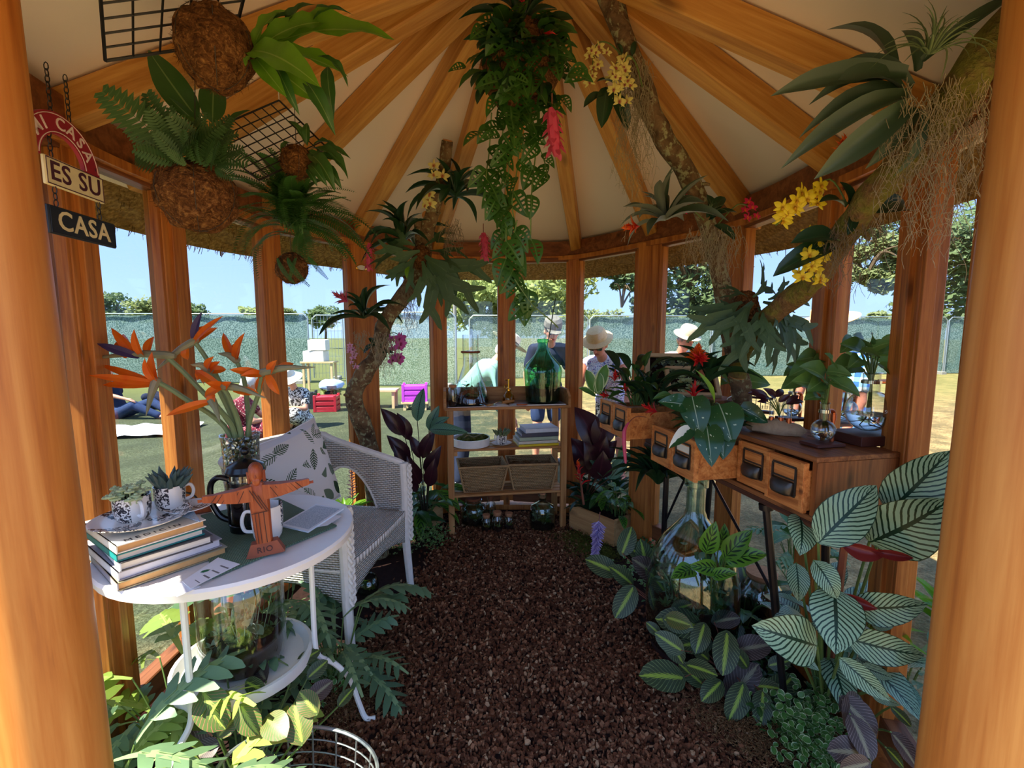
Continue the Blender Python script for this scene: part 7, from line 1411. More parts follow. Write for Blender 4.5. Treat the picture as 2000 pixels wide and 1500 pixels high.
plume(h_far, at(1190, 772, 1.98), 12, .05, (-1, -.2, .1), 'red', 1); plume(h_far, at(1200, 745, 2.02), 10, .06, (.0, -.2, 1), 'red', 2); plume(h_far, at(1222, 765, 1.98), 8, .045, (-.2, -.2, 1), 'red', 3)
h_mid = clump('small leaved bromeliad bed with pink pointed flowers in the middle drawers', dq(-.06, .40, .955), ('green', 'paddle'), 26, (.0, .06), (.05, .09), .11, 162, nm='drawer_plant', el=(-.3, .8))
plume(h_mid, at(1285, 805, 1.72), 12, .075, (-1, .1, .45), 'red', 4, ws=.9); plume(h_mid, at(1355, 780, 1.6), 9, .075, (.05, .1, 1), 'red', 5, ws=.9)
h_or = rosette('wide leaved dark bromeliad with a bright orange red flower head', at(1378, 748, 1.66), 'strapw', 18, (.13, .24), 12, el=(.0, 1.1), ws=1.5)
t = plume(h_or, at(1360, 712, 1.62), 40, .085, (-.05, -.35, 1), 'orange', 6, ws=1.2); plume('', at(1362, 705, 1.60), 20, .07, (0, -1, .3), 'red', 7, t=t); stalk(t, at(1372, 735, 1.64), at(1362, 712, 1.62), .008, 'stem_red')
t = plant('philodendron', 'philodendron with large glossy white flecked leaves in the middle drawers', dq(-.06, .42, .95)); s0 = dq(-.05, .42, .95); FF = (-.3, -1, .25)
pxl(t, 'fleck', [(1405, 790, 1430, 868, .0, -.05, 1.15), (1352, 775, 1368, 852, .0, -.04, .95), (1380, 830, 1390, 912, -.03, -.08, .85), (1408, 835, 1412, 898, -.02, -.06, 1.0), (1340, 790, 1285, 785, .0, -.02, .8), (1445, 795, 1500, 826, .06, .04, .8)], 1.50, stemto=s0, face=FF, sr_=.004, sag=.03, ws=1.3); pxl(t, 'half', [(1350, 838, 1306, 876, -.04, -.08, .9)], 1.5, stemto=s0, face=FF); pxl(t, 'bright', [(1395, 785, 1358, 722, .0, .0, .6)], 1.5, stemto=s0)
pxl(t, 'green', [(1330, 830, 1360, 845, 0, -.03), (1372, 832, 1350, 850, -.03, -.05), (1300, 790, 1330, 770, .1, .12), (1310, 770, 1275, 780, .1, .1)], 1.52, stemto=s0)
for lab, a, m_, b in (('long pink tail flower hanging in front of the drawers', (1262, 815, 1.70), (1222, 835, 1.68), (1222, 905, 1.66)),):
    t = part_of(h_mid, 'tail_flower', at(*a)); P = cat([at(*a), at(1240, 815, 1.7), at(*m_), at(1219, 860, 1.67), at(*b)], 5); obj('stem', MB().tube(P[:9], .002, 5), M['stem_red'], t, world=True); obj('tail', MB().tube(P[8:], [.004+.004*math.sin(PI*i/(len(P)-9)) for i in range(len(P)-8)], 7), M['l_pink'], t, world=True)
# plants in the flasks and tubes
def cutting(lab, fl_i, rows, seed, sp='pothos'):
    top, r, c = FLASKS[fl_i]; t = plant('pothos_cutting', lab, c+V(0, 0, -r*.5))
    for (x, y, x2, y2, dy) in rows: a = at(x, y, top.y+dy); b = at(x2, y2, top.y+dy-.03); leaf_ab(t, sp, a, b, 1.05); stalk(t, top-V(0, 0, .03), a, .0028, 'stem_green', .01)
    rg = random.Random(seed)
    for k in range(3): obj('stem', MB().tube([c+V(rg.gauss(0, r*.1), rg.gauss(0, r*.1), -r*.1), top-V(0, 0, .03)], .0035, 6), M['stem_green'], t, world=True)
    for k in range(7): p = c-V(0, 0, r*.05); pts = [p]+[p+V(rg.gauss(0, r*.22)*q, rg.gauss(0, r*.22)*q, -r*.25*q) for q in (1, 1.8, 2.6)]; obj('root', MB().tube(pts, [.0015, .0012, .001, .0006], 4), M['stem_dark'], t, world=True)
    return t
cutting('fan of pothos leaves standing in the largest round flask', 0, [(1690, 690, 1640, 672, .02), (1700, 682, 1745, 668, .0), (1712, 690, 1770, 690, .03), (1705, 700, 1755, 650, .05), (1690, 675, 1665, 655, .0), (1680, 700, 1655, 720, -.02), (1715, 710, 1745, 740, -.03), (1672, 712, 1620, 730, .0), (1700, 668, 1700, 650, .0), (1725, 672, 1765, 655, .05), (1680, 685, 1720, 700, -.04), (1670, 665, 1640, 690, .05)], 1)
cutting('pothos cutting arching from the small front flask', 1, [(1610, 740, 1560, 716, .0), (1618, 735, 1650, 762, -.02), (1605, 745, 1575, 765, .0), (1625, 720, 1610, 690, .02), (1622, 745, 1680, 775, -.03), (1600, 755, 1545, 745, .02), (1600, 775, 1570, 782, .0), (1615, 725, 1665, 735, .0)], 2)
cutting('pothos leaves held high in the half hidden flask', 2, [(1600, 700, 1555, 705, 0), (1610, 700, 1580, 730, 0), (1620, 695, 1665, 700, 0), (1630, 705, 1672, 730, 0), (1605, 710, 1540, 735, 0), (1640, 700, 1690, 712, 0)], 3); cutting('thin leaved cutting in the flask behind the test tubes', 3, [(1565, 730, 1535, 712, 0), (1560, 735, 1525, 760, 0), (1570, 720, 1600, 708, 0), (1560, 725, 1530, 735, 0)], 4); cutting('fleshy grey green cutting in the little flask with the red label', 4, [(1420, 738, 1400, 725, 0), (1425, 732, 1440, 718, 0), (1430, 740, 1455, 738, 0), (1428, 745, 1505, 752, .02), (1420, 745, 1408, 752, 0)], 5)
t = plant('purple_heart', 'purple black leaved sprigs leaning over the three test tubes', TUBES+V(0, 0, .05)); pxl(t, 'purple', [(1500, 785, 1465, 760, .0, .02), (1505, 780, 1475, 775, 0, 0), (1515, 778, 1490, 758, 0, 0), (1520, 785, 1545, 770, 0, -.02), (1535, 788, 1560, 772, 0, 0), (1510, 775, 1530, 762, 0, .02), (1498, 788, 1478, 785, 0, 0), (1490, 770, 1460, 768, .02, .03), (1535, 790, 1570, 785, 0, 0)], 1.47, stemto=TUBES+V(.01, -.004, .06), ws=1.4, sr_=.0015)
# ---------------------------------------------------------------- branches with epiphytes, hanging plants
t_ = NT('lichen_bark'); vv = t_.coord('Object'); n1 = t_.noise(vv, 16, 5, .65, .5); n2 = t_.noise(vv, 45, 3, .6)
M['branch'] = t_.done(t_.bsdf(t_.mix(t_.ramp(n2, [(.54, (0, 0, 0)), (.62, (1, 1, 1))]), t_.ramp(n1, [(.3, sr(64, 48, 34)), (.55, sr(118, 94, 68)), (.75, sr(150, 128, 98))]), sr(150, 148, 112)), .9, 0, .1, t_.bump(n1, .8, .02)))
t_ = NT('mossy_bark'); vv = t_.coord('Object'); n1 = t_.noise(vv, 12, 5, .65, .5); n2 = t_.noise(vv, 70, 3, .6)
M['branch_moss'] = t_.done(t_.bsdf(t_.mix(t_.ramp(n1, [(.42, (0, 0, 0)), (.58, (1, 1, 1))]), t_.mix(n2, sr(88, 64, 44), sr(140, 110, 76)), t_.mix(n2, sr(84, 82, 36), sr(140, 134, 66))), .95, 0, .1, t_.bump(n2, .8, .015)))
M['cut_wood'] = flat('fresh_cut_wood', sr(214, 150, 86), .7)
def branch(lab, pts, radii, mat, seed, knob=.12, cut=True):
    P = cat(pts, 7); n = len(P); R = []; rg = random.Random(seed); m_ = len(pts)-1
    for i in range(n): q = i/(n-1)*m_; a = min(int(q), m_-1); R.append(radii[a]+(radii[a+1]-radii[a])*(q-a))
    t = thing('branch', lab, 'branch', P[0]); mb = MB().tube([p-P[0] for p in P], R, 12)
    for i, v in enumerate(mb.v): p = Vector(v); r = R[i//12]; mb.v[i] = tuple(p+V(noise.noise(p*14+V(seed, 0, 0)), noise.noise(p*14+V(0, seed, 0)), noise.noise(p*14+V(0, 0, seed)))*r*knob*2)
    obj('limb', mb, M[mat], t)
    if cut: d = (P[-1]-P[-2]).normalized(); obj('cut_end', MB().lathe([(0, .001), (R[-1]*.9, .001), (R[-1]*.9, .003), (0, .003)], 12, Matrix.Translation(P[-1]-P[0]) @ d.to_track_quat('Z', 'Y').to_matrix().to_4x4()), M['cut_wood'], t)
    for k in range(7):
        i = rg.randrange(3, n-2); a = rg.uniform(0, 6.28); d = (P[i+1]-P[i-1]).normalized(); x = d.orthogonal().normalized(); o_ = x*math.cos(a)+d.cross(x)*math.sin(a); p = P[i]-P[0]+o_*R[i]*.8; obj('twig_stub', MB().tube([p, p+o_*R[i]*.5+d*.005, p+o_*R[i]*.9+d*.015], [R[i]*.3, R[i]*.22, R[i]*.15], 6), M[mat], t)
    return t, P
bp = lambda *rows: [at(x, y, Y) for x, y, Y in rows]
foot = onz(742, 985, 0.0); foot = V(at(735, 900, 2.58).x, 2.6, 0)
bl_t, BLP = branch('crooked bare branch leaning up the back post on the left', [foot]+bp((722, 880, 2.58), (697, 800, 2.52), (692, 765, 2.50), (708, 735, 2.48), (738, 690, 2.48), (752, 630, 2.46), (790, 575, 2.44), (822, 515, 2.40), (835, 450, 2.34), (862, 360, 2.26), (874, 275, 2.18)), [.052, .050, .047, .046, .048, .045, .042, .040, .042, .034, .028, .025], 'branch', 1)
sb = MB().tube([p-BLP[0] for p in bp((812, 530, 2.40), (822, 480, 2.36), (818, 432, 2.33))], [.03, .027, .025], 9); so_ = obj('side_stub', sb, M['branch'], bl_t); so2 = obj('cut_end', MB().ball(at(832, 420, 2.32)-BLP[0], (.02, .006, .02), 10, 6), M['cut_wood'], bl_t)
r1_t, R1P = branch('smooth lichened branch slanting down from the roof on the right', bp((1182, -30, 1.55), (1208, 45, 1.57), (1262, 190, 1.60), (1292, 262, 1.63), (1345, 345, 1.68), (1378, 430, 1.72), (1398, 500, 1.75), (1412, 570, 1.77), (1428, 660, 1.79), (1445, 745, 1.80), (1450, 800, 1.80)), [.032, .034, .036, .033, .032, .031, .032, .031, .034, .036, .036], 'branch', 2, cut=False)
r2_t, R2P = branch('thick mossy branch reaching from the right porch post to the cabinet', bp((1985, 35, .98), (1930, 95, 1.0), (1850, 215, 1.04), (1775, 310, 1.10), (1700, 385, 1.18), (1645, 465, 1.28), (1585, 550, 1.42), (1510, 612, 1.58), (1455, 680, 1.72), (1440, 735, 1.76)), [.036, .037, .038, .036, .034, .032, .034, .034, .032, .03], 'branch_moss', 3)
# air moss
for k_, (lab, x, y, Y, rx, L, n, mt) in enumerate([('silver air moss hanging from the crook of the left-hand branch', 752, 660, 2.38, .07, .34, 70, 'airmoss'), ('thin air moss trailing beside the pink orchid', 800, 560, 2.38, .05, .42, 40, 'airmoss_dk'), ('air moss tuft under the cream orchid on the bare branch', 880, 440, 2.22, .05, .22, 46, 'airmoss_dk'), ('long pale air moss beard under the white orchids in the roof', 1238, 130, 1.56, .05, .68, 100, 'airmoss'), ('air moss wrapped round the slanting branch below the red orchids', 1395, 455, 1.66, .10, .30, 110, 'airmoss'), ('curly air moss beard hanging before the last window on the right', 1835, 190, 1.0, .10, .50, 130, 'airmoss'), ('air moss hank on the mossy branch under the yellow orchids', 1670, 450, 1.22, .07, .25, 70, 'airmoss_dk'), ('short air moss fringe under the bromeliad with pink bracts', 705, 655, 2.40, .04, .24, 30, 'airmoss')]):
    strands('air_moss', lab, at(x, y, Y), rx, rx*.6, L, n, 300+k_, mt, .0012 if Y > 2 else .0009, .007)
# kokedama balls and wire grids
M['fibre'] = (lambda t: t.done(t.bsdf(t.ramp(t.noise(t.coord(), 60, 5, .7, 1.5), [(.32, sr(58, 34, 20)), (.52, sr(112, 72, 40)), (.7, sr(164, 118, 70))]), .95, 0, .1, t.bump(t.noise(t.coord(), 90, 4), 1, .015))))(NT('moss_ball_fibre'))
M['string'] = flat('hanging_wire', sr(60, 54, 46), .6)
def ball(lab, c, r, seed, top=None, nm='moss_ball'):
    t = thing(nm, lab, 'moss ball', c); obj('ball', MB().ball((0, 0, 0), r, 30, 20, .16, 3, seed), M['fibre'], t); rg = random.Random(seed); mb = MB(); rr = r if isinstance(r, tuple) else (r, r, r)
    for k in range(900):
        d = V(rg.gauss(0, 1), rg.gauss(0, 1), rg.gauss(0, 1)).normalized(); p = V(d.x*rr[0], d.y*rr[1], d.z*rr[2])*1.0; q = (d.cross(V(rg.gauss(0, 1), rg.gauss(0, 1), rg.gauss(0, 1))).normalized()*.8+d*rg.uniform(.1, .6)+V(0, 0, -.2))*rg.uniform(.010, .024); wv = q.cross(d).normalized()*.0008; mb.add([p-wv, p+wv, p+q+wv*.3], [(0, 1, 2)])
    o = obj('fibres', mb, M['fibre'], t, False); o['kind'] = 'stuff'
    if top is not None: obj('wire', MB().tube([V(0, 0, rr[2]*.9), Vector(top)-Vector(c)], .0012, 4), M['string'], t)
    for k in range(3): a = k*1.05; obj('binding', MB().tube([V(rr[0]*1.03*math.cos(q)*math.cos(a), rr[1]*1.03*math.cos(q)*math.sin(a), rr[2]*1.03*math.sin(q)) for q in [j*PI/10 for j in range(20)]], .0009, 3, closed=True), M['string'], t)
    return t
def grid(lab, c4, nu, nv, r=.0025):
    c = [at(*q) for q in c4]; t = thing('wire_grid', lab, 'grid', c[0], 'black wire grids under the rafters')
    f = lambda a, b: c[0].lerp(c[1], a).lerp(c[3].lerp(c[2], a), b)-c[0]
    for i in range(nu+1): obj('wire', MB().tube([f(i/nu, 0), f(i/nu, 1)], r*(1.5 if i in (0, nu) else 1), 5), M['black_metal'], t)
    for j in range(nv+1): obj('wire', MB().tube([f(0, j/nv), f(1, j/nv)], r*(1.5 if j in (0, nv) else 1), 5), M['black_metal'], t)
    for a in (0, 1): p = f(a, 0); obj('hook', MB().tube([p, p+V(0, 0, .035), p+V(.008, 0, .045)], .0018, 5), M['chrome'], t)
grid('black wire grid under the rafters carrying the topmost moss ball', [(195, -25, 1.00), (490, -60, 1.12), (455, 82, 1.26), (206, 119, 1.12)], 5, 5); grid('black wire grid hung diamond-wise behind the small moss ball', [(545, 196, 1.52), (392, 262, 1.30), (505, 352, 1.42), (640, 290, 1.62)], 8, 7, .0018)
roofz = lambda p: V(p.x, p.y, p.z+.22)
c = at(420, 95, 1.12); ball('big brown moss ball hung under the wire grid, top of the three', c, (.078, .078, .086), 1, V(c.x, c.y, c.z+.10))
t = plant('birdsnest_fern', 'wavy light green fern fronds thrust out of the topmost moss ball', c); pxl(t, 'bird', [(490, 100, 625, 170, -.02, -.04, 1.25), (495, 95, 560, 20, 0, .02, .9), (500, 105, 770, 78, .02, .12, .8), (500, 110, 620, 200, .02, .02, 1.0), (505, 95, 655, 45, 0, .06, .8), (505, 110, 680, 150, .04, .1, .9), (500, 115, 560, 190, 0, -.04, .9), (490, 110, 480, 130, -.05, -.06, 1.6)], 1.14, ws=1.05, face=(-.2, -1, .4)); pxl(t, 'tongue', [(600, 60, 690, 30, .04, .08), (620, 110, 680, 170, .05, .06), (590, 150, 655, 265, .02, .04), (560, 80, 620, 10, .03, .05), (640, 130, 652, 235, .06, .06), (520, 60, 590, 40, .02, .03), (540, 130, 585, 225, .0, .0)], 1.14, ws=1.0)
c = at(385, 382, 1.22); ball('brown moss ball with ferns, middle of the three on the left', c, (.092, .092, .085), 2, V(at(385, 120, 1.22).x, 1.22, 2.03))
t = plant('hare_foot_fern', 'bushy soft ferns growing from the middle moss ball', c+V(0, 0, .07)); s0 = c+V(0, 0, .06); rg = random.Random(5)
pxl(t, 'hare', [(350, 300, 190, 172, -.03, -.10), (345, 310, 245, 250, -.03, -.08), (360, 300, 285, 175, 0, -.04), (370, 300, 330, 205, -.03, -.05), (390, 300, 400, 215, -.04, -.06), (400, 305, 470, 260, -.04, -.05), (410, 310, 490, 320, -.02, -.04), (375, 315, 440, 240, -.06, -.08), (360, 320, 300, 255, -.06, -.10), (380, 320, 360, 250, -.07, -.1), (400, 320, 430, 275, -.07, -.1), (350, 325, 255, 290, -.04, -.1), (415, 320, 480, 290, .0, .0), (385, 310, 310, 230, .03, .02), (420, 325, 460, 350, -.05, -.08), (395, 325, 385, 270, -.08, -.12), (365, 325, 325, 290, -.08, -.12), (405, 300, 455, 225, .04, .05)], 1.20, ws=1.0, nm='frond', face=(-.1, -1, .25))
for k_ in range(22): a, b = rg.uniform(335, 440), rg.uniform(285, 335); leaf_ab(t, 'hare', at(a, b, 1.16), at(a+rg.uniform(-75, 75), b-rg.uniform(0, 80), 1.16+rg.uniform(-.1, .1)), 1.1, (rg.uniform(-.5, .5), -1, .4), 'frond')
t = plant('peace_lily', 'broad dark veined leaves above the soft ferns of the middle moss ball', s0); pxl(t, 'bigleaf', [(388, 235, 290, 98, .06, .02, 1.05), (415, 240, 420, 150, .06, .08, 1.25), (395, 250, 330, 190, .05, .0, .8), (440, 250, 490, 215, .06, .1, .6), (400, 255, 345, 225, .02, -.05, .8)], 1.26, stemto=s0, face=(.2, -1, .3))
c = at(580, 316, 1.50); ball('small brown moss ball in front of the diamond wire grid', c, .048, 3, V(c.x, c.y, c.z+.2)); t = plant('twisted_leaf_plant', 'glossy twisted leaves spilling from the small moss ball', c); pxl(t, 'tongue', [(600, 295, 640, 330, 0, 0), (605, 290, 680, 350, .02, .03), (600, 300, 655, 375, 0, -.02), (610, 285, 660, 290, .03, .05), (595, 280, 560, 235, .02, 0), (600, 285, 600, 240, .02, .03), (610, 310, 670, 325, 0, .02), (605, 320, 640, 365, -.03, -.05), (615, 300, 685, 310, .04, .06), (570, 280, 548, 300, 0, -.03), (600, 330, 620, 365, -.03, -.04), (640, 320, 668, 370, .02, .02)], 1.50, ws=1.25)
c = at(570, 524, 1.66); ball('dark mossy ball under the drooping sword fern by the window', c, .052, 4, V(c.x, c.y, 1.88)); t = plant('boston_fern', 'big drooping sword fern hanging beneath the wire grid', c+V(0, 0, .1)); rg = random.Random(8)
for k_ in range(120):
    a = rg.uniform(0, 6.28); e_ = rg.uniform(-.5, 1.2); b0 = at(568+rg.uniform(-25, 25), 420+rg.uniform(-20, 40), 1.64+rg.uniform(-.05, .05)); d = V(math.cos(a)*math.cos(e_), math.sin(a)*math.cos(e_), math.sin(e_)-.15)*rg.uniform(.17, .29); leaf_ab(t, 'boston', b0, b0+d, 1.15, V(0, 0, 1)+V(math.cos(a), math.sin(a), 0)*-.4+V(0, -.35, 0), 'frond')
for x in (540, 560, 580, 600): leaf_ab(t, 'boston', at(x, 500, 1.62), at(x+rg.uniform(-15, 50), 555+rg.uniform(-10, 12), 1.60), .8, (0, -1, 0), 'frond')
# hanging basket of vines at the crown
c = at(1015, 130, 1.50); tb = ball('dark planted moss ball hung from the crown of the roof', c, (.115, .10, .13), 6, V(APEX.x, APEX.y, 2.40)); t = plant('swiss_cheese_vine', 'trailing swiss cheese vine pouring from the ball at the roof crown', c); rg = random.Random(9)
for k_ in range(90):
    x = rg.gauss(1015, 42); y = rg.uniform(50, 275); x = 1015+(x-1015)*(.75+.5*(y > 100)); Y = 1.5-.12*rg.random(); b0 = at(x, y, Y); a = rg.uniform(0, 6.28); L = rg.uniform(.05, .095); d = V(math.cos(a)*.8, -abs(math.sin(a))*.4, -rg.uniform(.1, 1)).normalized()*L; leaf_ab(t, 'monstera', b0, b0+d, 1.0, (rg.uniform(-.6, .6), -1, rg.uniform(.1, .6)))
for k_ in range(80):
    a = rg.uniform(0, 6.28); e_ = rg.uniform(-.9, .9); d = V(math.cos(a)*math.cos(e_), -abs(math.sin(a))*math.cos(e_), math.sin(e_)); b0 = c+V(d.x*.105, d.y*.09, d.z*.12); leaf_ab(t, rg.choice(['green', 'paddle', 'monstera']), b0, b0+(d+V(rg.gauss(0, .5), -.2, -.7)).normalized()*rg.uniform(.06, .10), 1.1, (d.x, -1, .4))
for pts in ([(985, 230), (975, 320), (968, 390), (985, 440), (995, 500), (1010, 560)], [(960, 220), (955, 300), (950, 350), (965, 400)], [(1020, 240), (1010, 330), (1000, 400), (1010, 450)], [(1050, 240), (1045, 310), (1038, 380), (1036, 480)], [(1010, 430), (1000, 500), (1025, 575), (1028, 600)], [(1000, 250), (992, 360), (988, 470), (990, 540)], [(1040, 260), (1062, 310), (1070, 350)]):
    P = cat([at(x, y, 1.50+.05*(i % 2)) for i, (x, y) in enumerate(pts)], 5); obj('vine', MB().tube(P, .0022, 5), M['stem_green'], t, world=True)
    for i in range(2, len(P)-1, 2 if pts[0][0] != 1050 else 4): a = rg.uniform(0, 6.28); L = rg.uniform(.055, .10); leaf_ab(t, 'monstera', P[i], P[i]+V(math.cos(a)*.8, -.2, -.75).normalized()*L, 1.05, (rg.uniform(-.7, .7), -1, rg.uniform(0, .5)))
leaf_ab(t, 'monstera', at(1032, 565, 1.5), at(1030, 622, 1.49), 1.2, (.2, -1, .2)); P = cat([at(1005, 545, 1.5), at(1040, 595, 1.49), at(1075, 625, 1.5), at(1090, 640, 1.52)], 5); obj('vine', MB().tube(P, .0022, 5), M['stem_green'], t, world=True)
h_cr = rosette('dark bromeliad with red flowers and a pink tail crowning the hanging ball', at(1020, 60, 1.48), 'strapw', 22, (.12, .2), 15, el=(.1, 1.2)); plume(h_cr, at(1022, 12, 1.42), 7, .04, (0, -.1, 1), 'red', 16); plume(h_cr, at(1062, 64, 1.40), 6, .04, (1, 0, -.1), 'red', 17)
rosette('dark broad leaved tuft under the red flower of the hanging ball', at(985, 100, 1.42), 'paddle', 18, (.09, .14), 18, el=(-.6, .8), nm='leafy_plant')
def tail(host, pts, Y, r): 
    P = cat([at(x, y, Y) for x, y in pts], 6); t = part_of(host, 'tail_flower', P[0]); n = len(P); obj('stem', MB().tube([P[0]-P[0]+V(0, 0, .04), V(0, 0, 0)], .002, 5), M['stem_red'], t)
    obj('tail', MB().tube([p-P[0] for p in P], [r*(.35+.65*math.sin(PI*(.15+.8*i/(n-1)))) for i in range(n)], 8), M['l_pink'], t)
    for k in range(26): i = int(1+k*(n-3)/26); a = k*2.4; d = V(math.cos(a), math.sin(a)*.6, -.9)*r*.9; p = P[i]-P[0]+V(math.cos(a), math.sin(a), 0)*r*.6; mb = MB(); lance(mb, p, p+d*1.6, r*.45, V(math.cos(a), math.sin(a), .3)); obj('bract', mb, M['l_pink'], t)
tail(h_cr, [(1078, 212), (1080, 250), (1084, 280), (1087, 305)], 1.36, .016); 
# orchids
def orchid_mesh(nm, col1, col2, w_=.42):
    mb = MB(); uv = []
    t = NT(nm+'_petal'); u_ = t.n('ShaderNodeUVMap'); s_ = t.n('ShaderNodeSeparateXYZ'); t.set(s_.inputs[0], u_.outputs[0]); M[nm] = t.done(leafsh(t, t.mix(t.ramp(s_.outputs[1], [(.05, (1, 1, 1)), (.35, (0, 0, 0))]), col1, col2), .5, .35))
    for a, L, ww in ((PI/2, 1, w_*.8), (PI/2+2.15, .95, w_*.8), (PI/2-2.15, .95, w_*.8), (.25, 1, w_*1.5), (PI-.25, 1, w_*1.5)):
        o = len(mb.v); d = V(math.cos(a), math.sin(a), 0); n_ = V(-d.y, d.x, 0); N = 5; vs = []
        for i in range(N+1):
            q = i/N; wv = ww*.5*math.sin(PI*(.08+.9*q))**.7
            for s2 in (-1, 0, 1): p = d*L*.5*q+n_*s2*wv*.5; vs.append((p.x, p.y, .10*q*(1-q)*2+abs(s2)*-.03)); uv.append((.5+.5*s2, q))
        mb.add(vs, [(i*3+k, i*3+k+1, (i+1)*3+k+1, (i+1)*3+k) for i in range(N) for k in (0, 1)])
    o = len(mb.v); mb.ball((0, -.08, .06), (.07, .10, .07), 8, 6); uv += [(.5, .0)]*(len(mb.v)-o); mb.uv = uv; return mb.mesh(nm, M[nm])
OR = dict(yellow=orchid_mesh('yellow_orchid_bloom', sr(240, 214, 40), sr(214, 160, 30)), cream=orchid_mesh('cream_orchid_bloom', sr(240, 232, 150), sr(200, 110, 70)), pale=orchid_mesh('pale_yellow_bloom', sr(240, 230, 140), sr(176, 90, 80)), pink=orchid_mesh('magenta_orchid_bloom', sr(196, 80, 160), sr(150, 30, 90), .55), red=orchid_mesh('red_orchid_bloom', sr(206, 30, 80), sr(240, 120, 40)), blush=orchid_mesh('blush_orchid_bloom', sr(224, 160, 190), sr(200, 110, 130)))
def orchid(lab, key, rows, Y, s, stem=None, leaves=(), sp='paddle', seed=0):
    rg = random.Random(seed+len(rows)); c = at(rows[0][0], rows[0][1], Y); t = thing('orchid', lab, 'orchid', c)
    for x, y in rows:
        p = at(x, y, Y+rg.uniform(-.02, .02)); f = V(rg.gauss(0, .35), -1, rg.gauss(.1, .3)); u = V(rg.gauss(0, .3), 0, 1); k = s*rg.uniform(.85, 1.15)*ppm(p); put('flower', OR[key], t, frame(p, u, f) @ Matrix.Scale(k, 4))
    if stem: obj('stem', MB().tube(cat([at(x, y, Y+.01) for x, y in stem], 5), .0022, 5), M['stem_green'], t, world=True)
    pxl(t, sp, leaves, Y); return t
def rowsx(x0, y0, x1, y1, n, j, seed): rg = random.Random(seed); return [(x0+(x1-x0)*k/max(1, n-1)+rg.uniform(-j, j), y0+(y1-y0)*k/max(1, n-1)+rg.uniform(-j, j)) for k in range(n)]
orchid('pale yellow orchid spray high on the slanting branch, the smaller of two', 'pale', rowsx(1164, 90, 1158, 150, 9, 12, 1)+rowsx(1178, 95, 1150, 148, 5, 8, 2), 1.55, 24, [(1225, 120), (1190, 85), (1164, 90), (1155, 150)], [(1185, 170, 1175, 250, 0, -.02), (1190, 180, 1225, 255, 0, .02), (1180, 185, 1140, 210, 0, -.02), (1200, 165, 1165, 160, 0, -.02)])
orchid('pale yellow orchid spray high on the slanting branch, the larger of two', 'pale', rowsx(1222, 115, 1195, 165, 9, 14, 3)+rowsx(1225, 140, 1215, 190, 9, 13, 4)+rowsx(1200, 150, 1205, 195, 4, 10, 14), 1.52, 27, [(1255, 170), (1240, 120), (1222, 115), (1210, 190)], [(1215, 105, 1205, 85, .02, .02), (1235, 110, 1240, 80, .02, .02)])
orchid('bright yellow orchid spray at the mossy branch, the upper one', 'yellow', rowsx(1600, 355, 1520, 435, 12, 14, 5)+rowsx(1590, 390, 1540, 410, 5, 12, 6), 1.22, 36, [(1655, 400), (1620, 350), (1570, 390), (1515, 440)], [(1650, 405, 1600, 395, 0, -.03), (1660, 410, 1640, 355, 0, .0), (1700, 415, 1770, 410, .0, .05), (1665, 420, 1655, 460, 0, -.02), (1655, 400, 1690, 380, 0, .0)])
orchid('bright yellow orchid spray at the mossy branch, the lower one', 'yellow', rowsx(1585, 465, 1600, 545, 10, 14, 7)+rowsx(1610, 490, 1570, 540, 8, 13, 8), 1.24, 33, [(1640, 470), (1600, 455), (1585, 490), (1590, 550)], [(1635, 470, 1545, 475, 0, -.03, 1), (1630, 480, 1510, 540, .02, .0, .8)])
orchid('cream orchid spray on the bare branch, above the cut stub', 'cream', rowsx(848, 325, 858, 350, 4, 8, 9)+rowsx(838, 380, 830, 405, 5, 9, 10), 2.12, 26, [(870, 400), (850, 330)], [(865, 370, 828, 365, 0, -.03), (868, 400, 890, 385, 0, .0), (860, 395, 880, 360, 0, .02)])
orchid('magenta moth orchid on the crooked branch over the pale fence', 'pink', rowsx(765, 662, 790, 660, 4, 8, 11)+rowsx(780, 675, 775, 705, 7, 12, 12), 2.40, 22, [(735, 690), (765, 650), (790, 665)], [(745, 680, 720, 660, 0, 0), (745, 690, 770, 690, 0, 0)])
orchid('blush pink small orchid hanging at the crook of the branch', 'blush', rowsx(687, 672, 690, 715, 8, 7, 13), 2.42, 14, [(715, 690), (690, 672), (690, 718)], [(710, 690, 735, 672, 0, 0)])
orchid('red orchid blooms on the slanting branch, beside the grey air moss', 'red', [(1340, 395), (1348, 405), (1334, 410), (1345, 388)], 1.64, 22, [(1375, 430), (1342, 400)], [(1380, 425, 1415, 385, 0, .02), (1385, 430, 1440, 415, 0, .0), (1390, 430, 1380, 380, 0, .02), (1395, 440, 1435, 470, 0, -.02)]); orchid('red orchid blooms reaching right from the slanting branch', 'red', [(1462, 395), (1470, 405), (1455, 410), (1460, 425), (1478, 422)], 1.66, 20, [(1400, 440), (1440, 400), (1465, 405)])
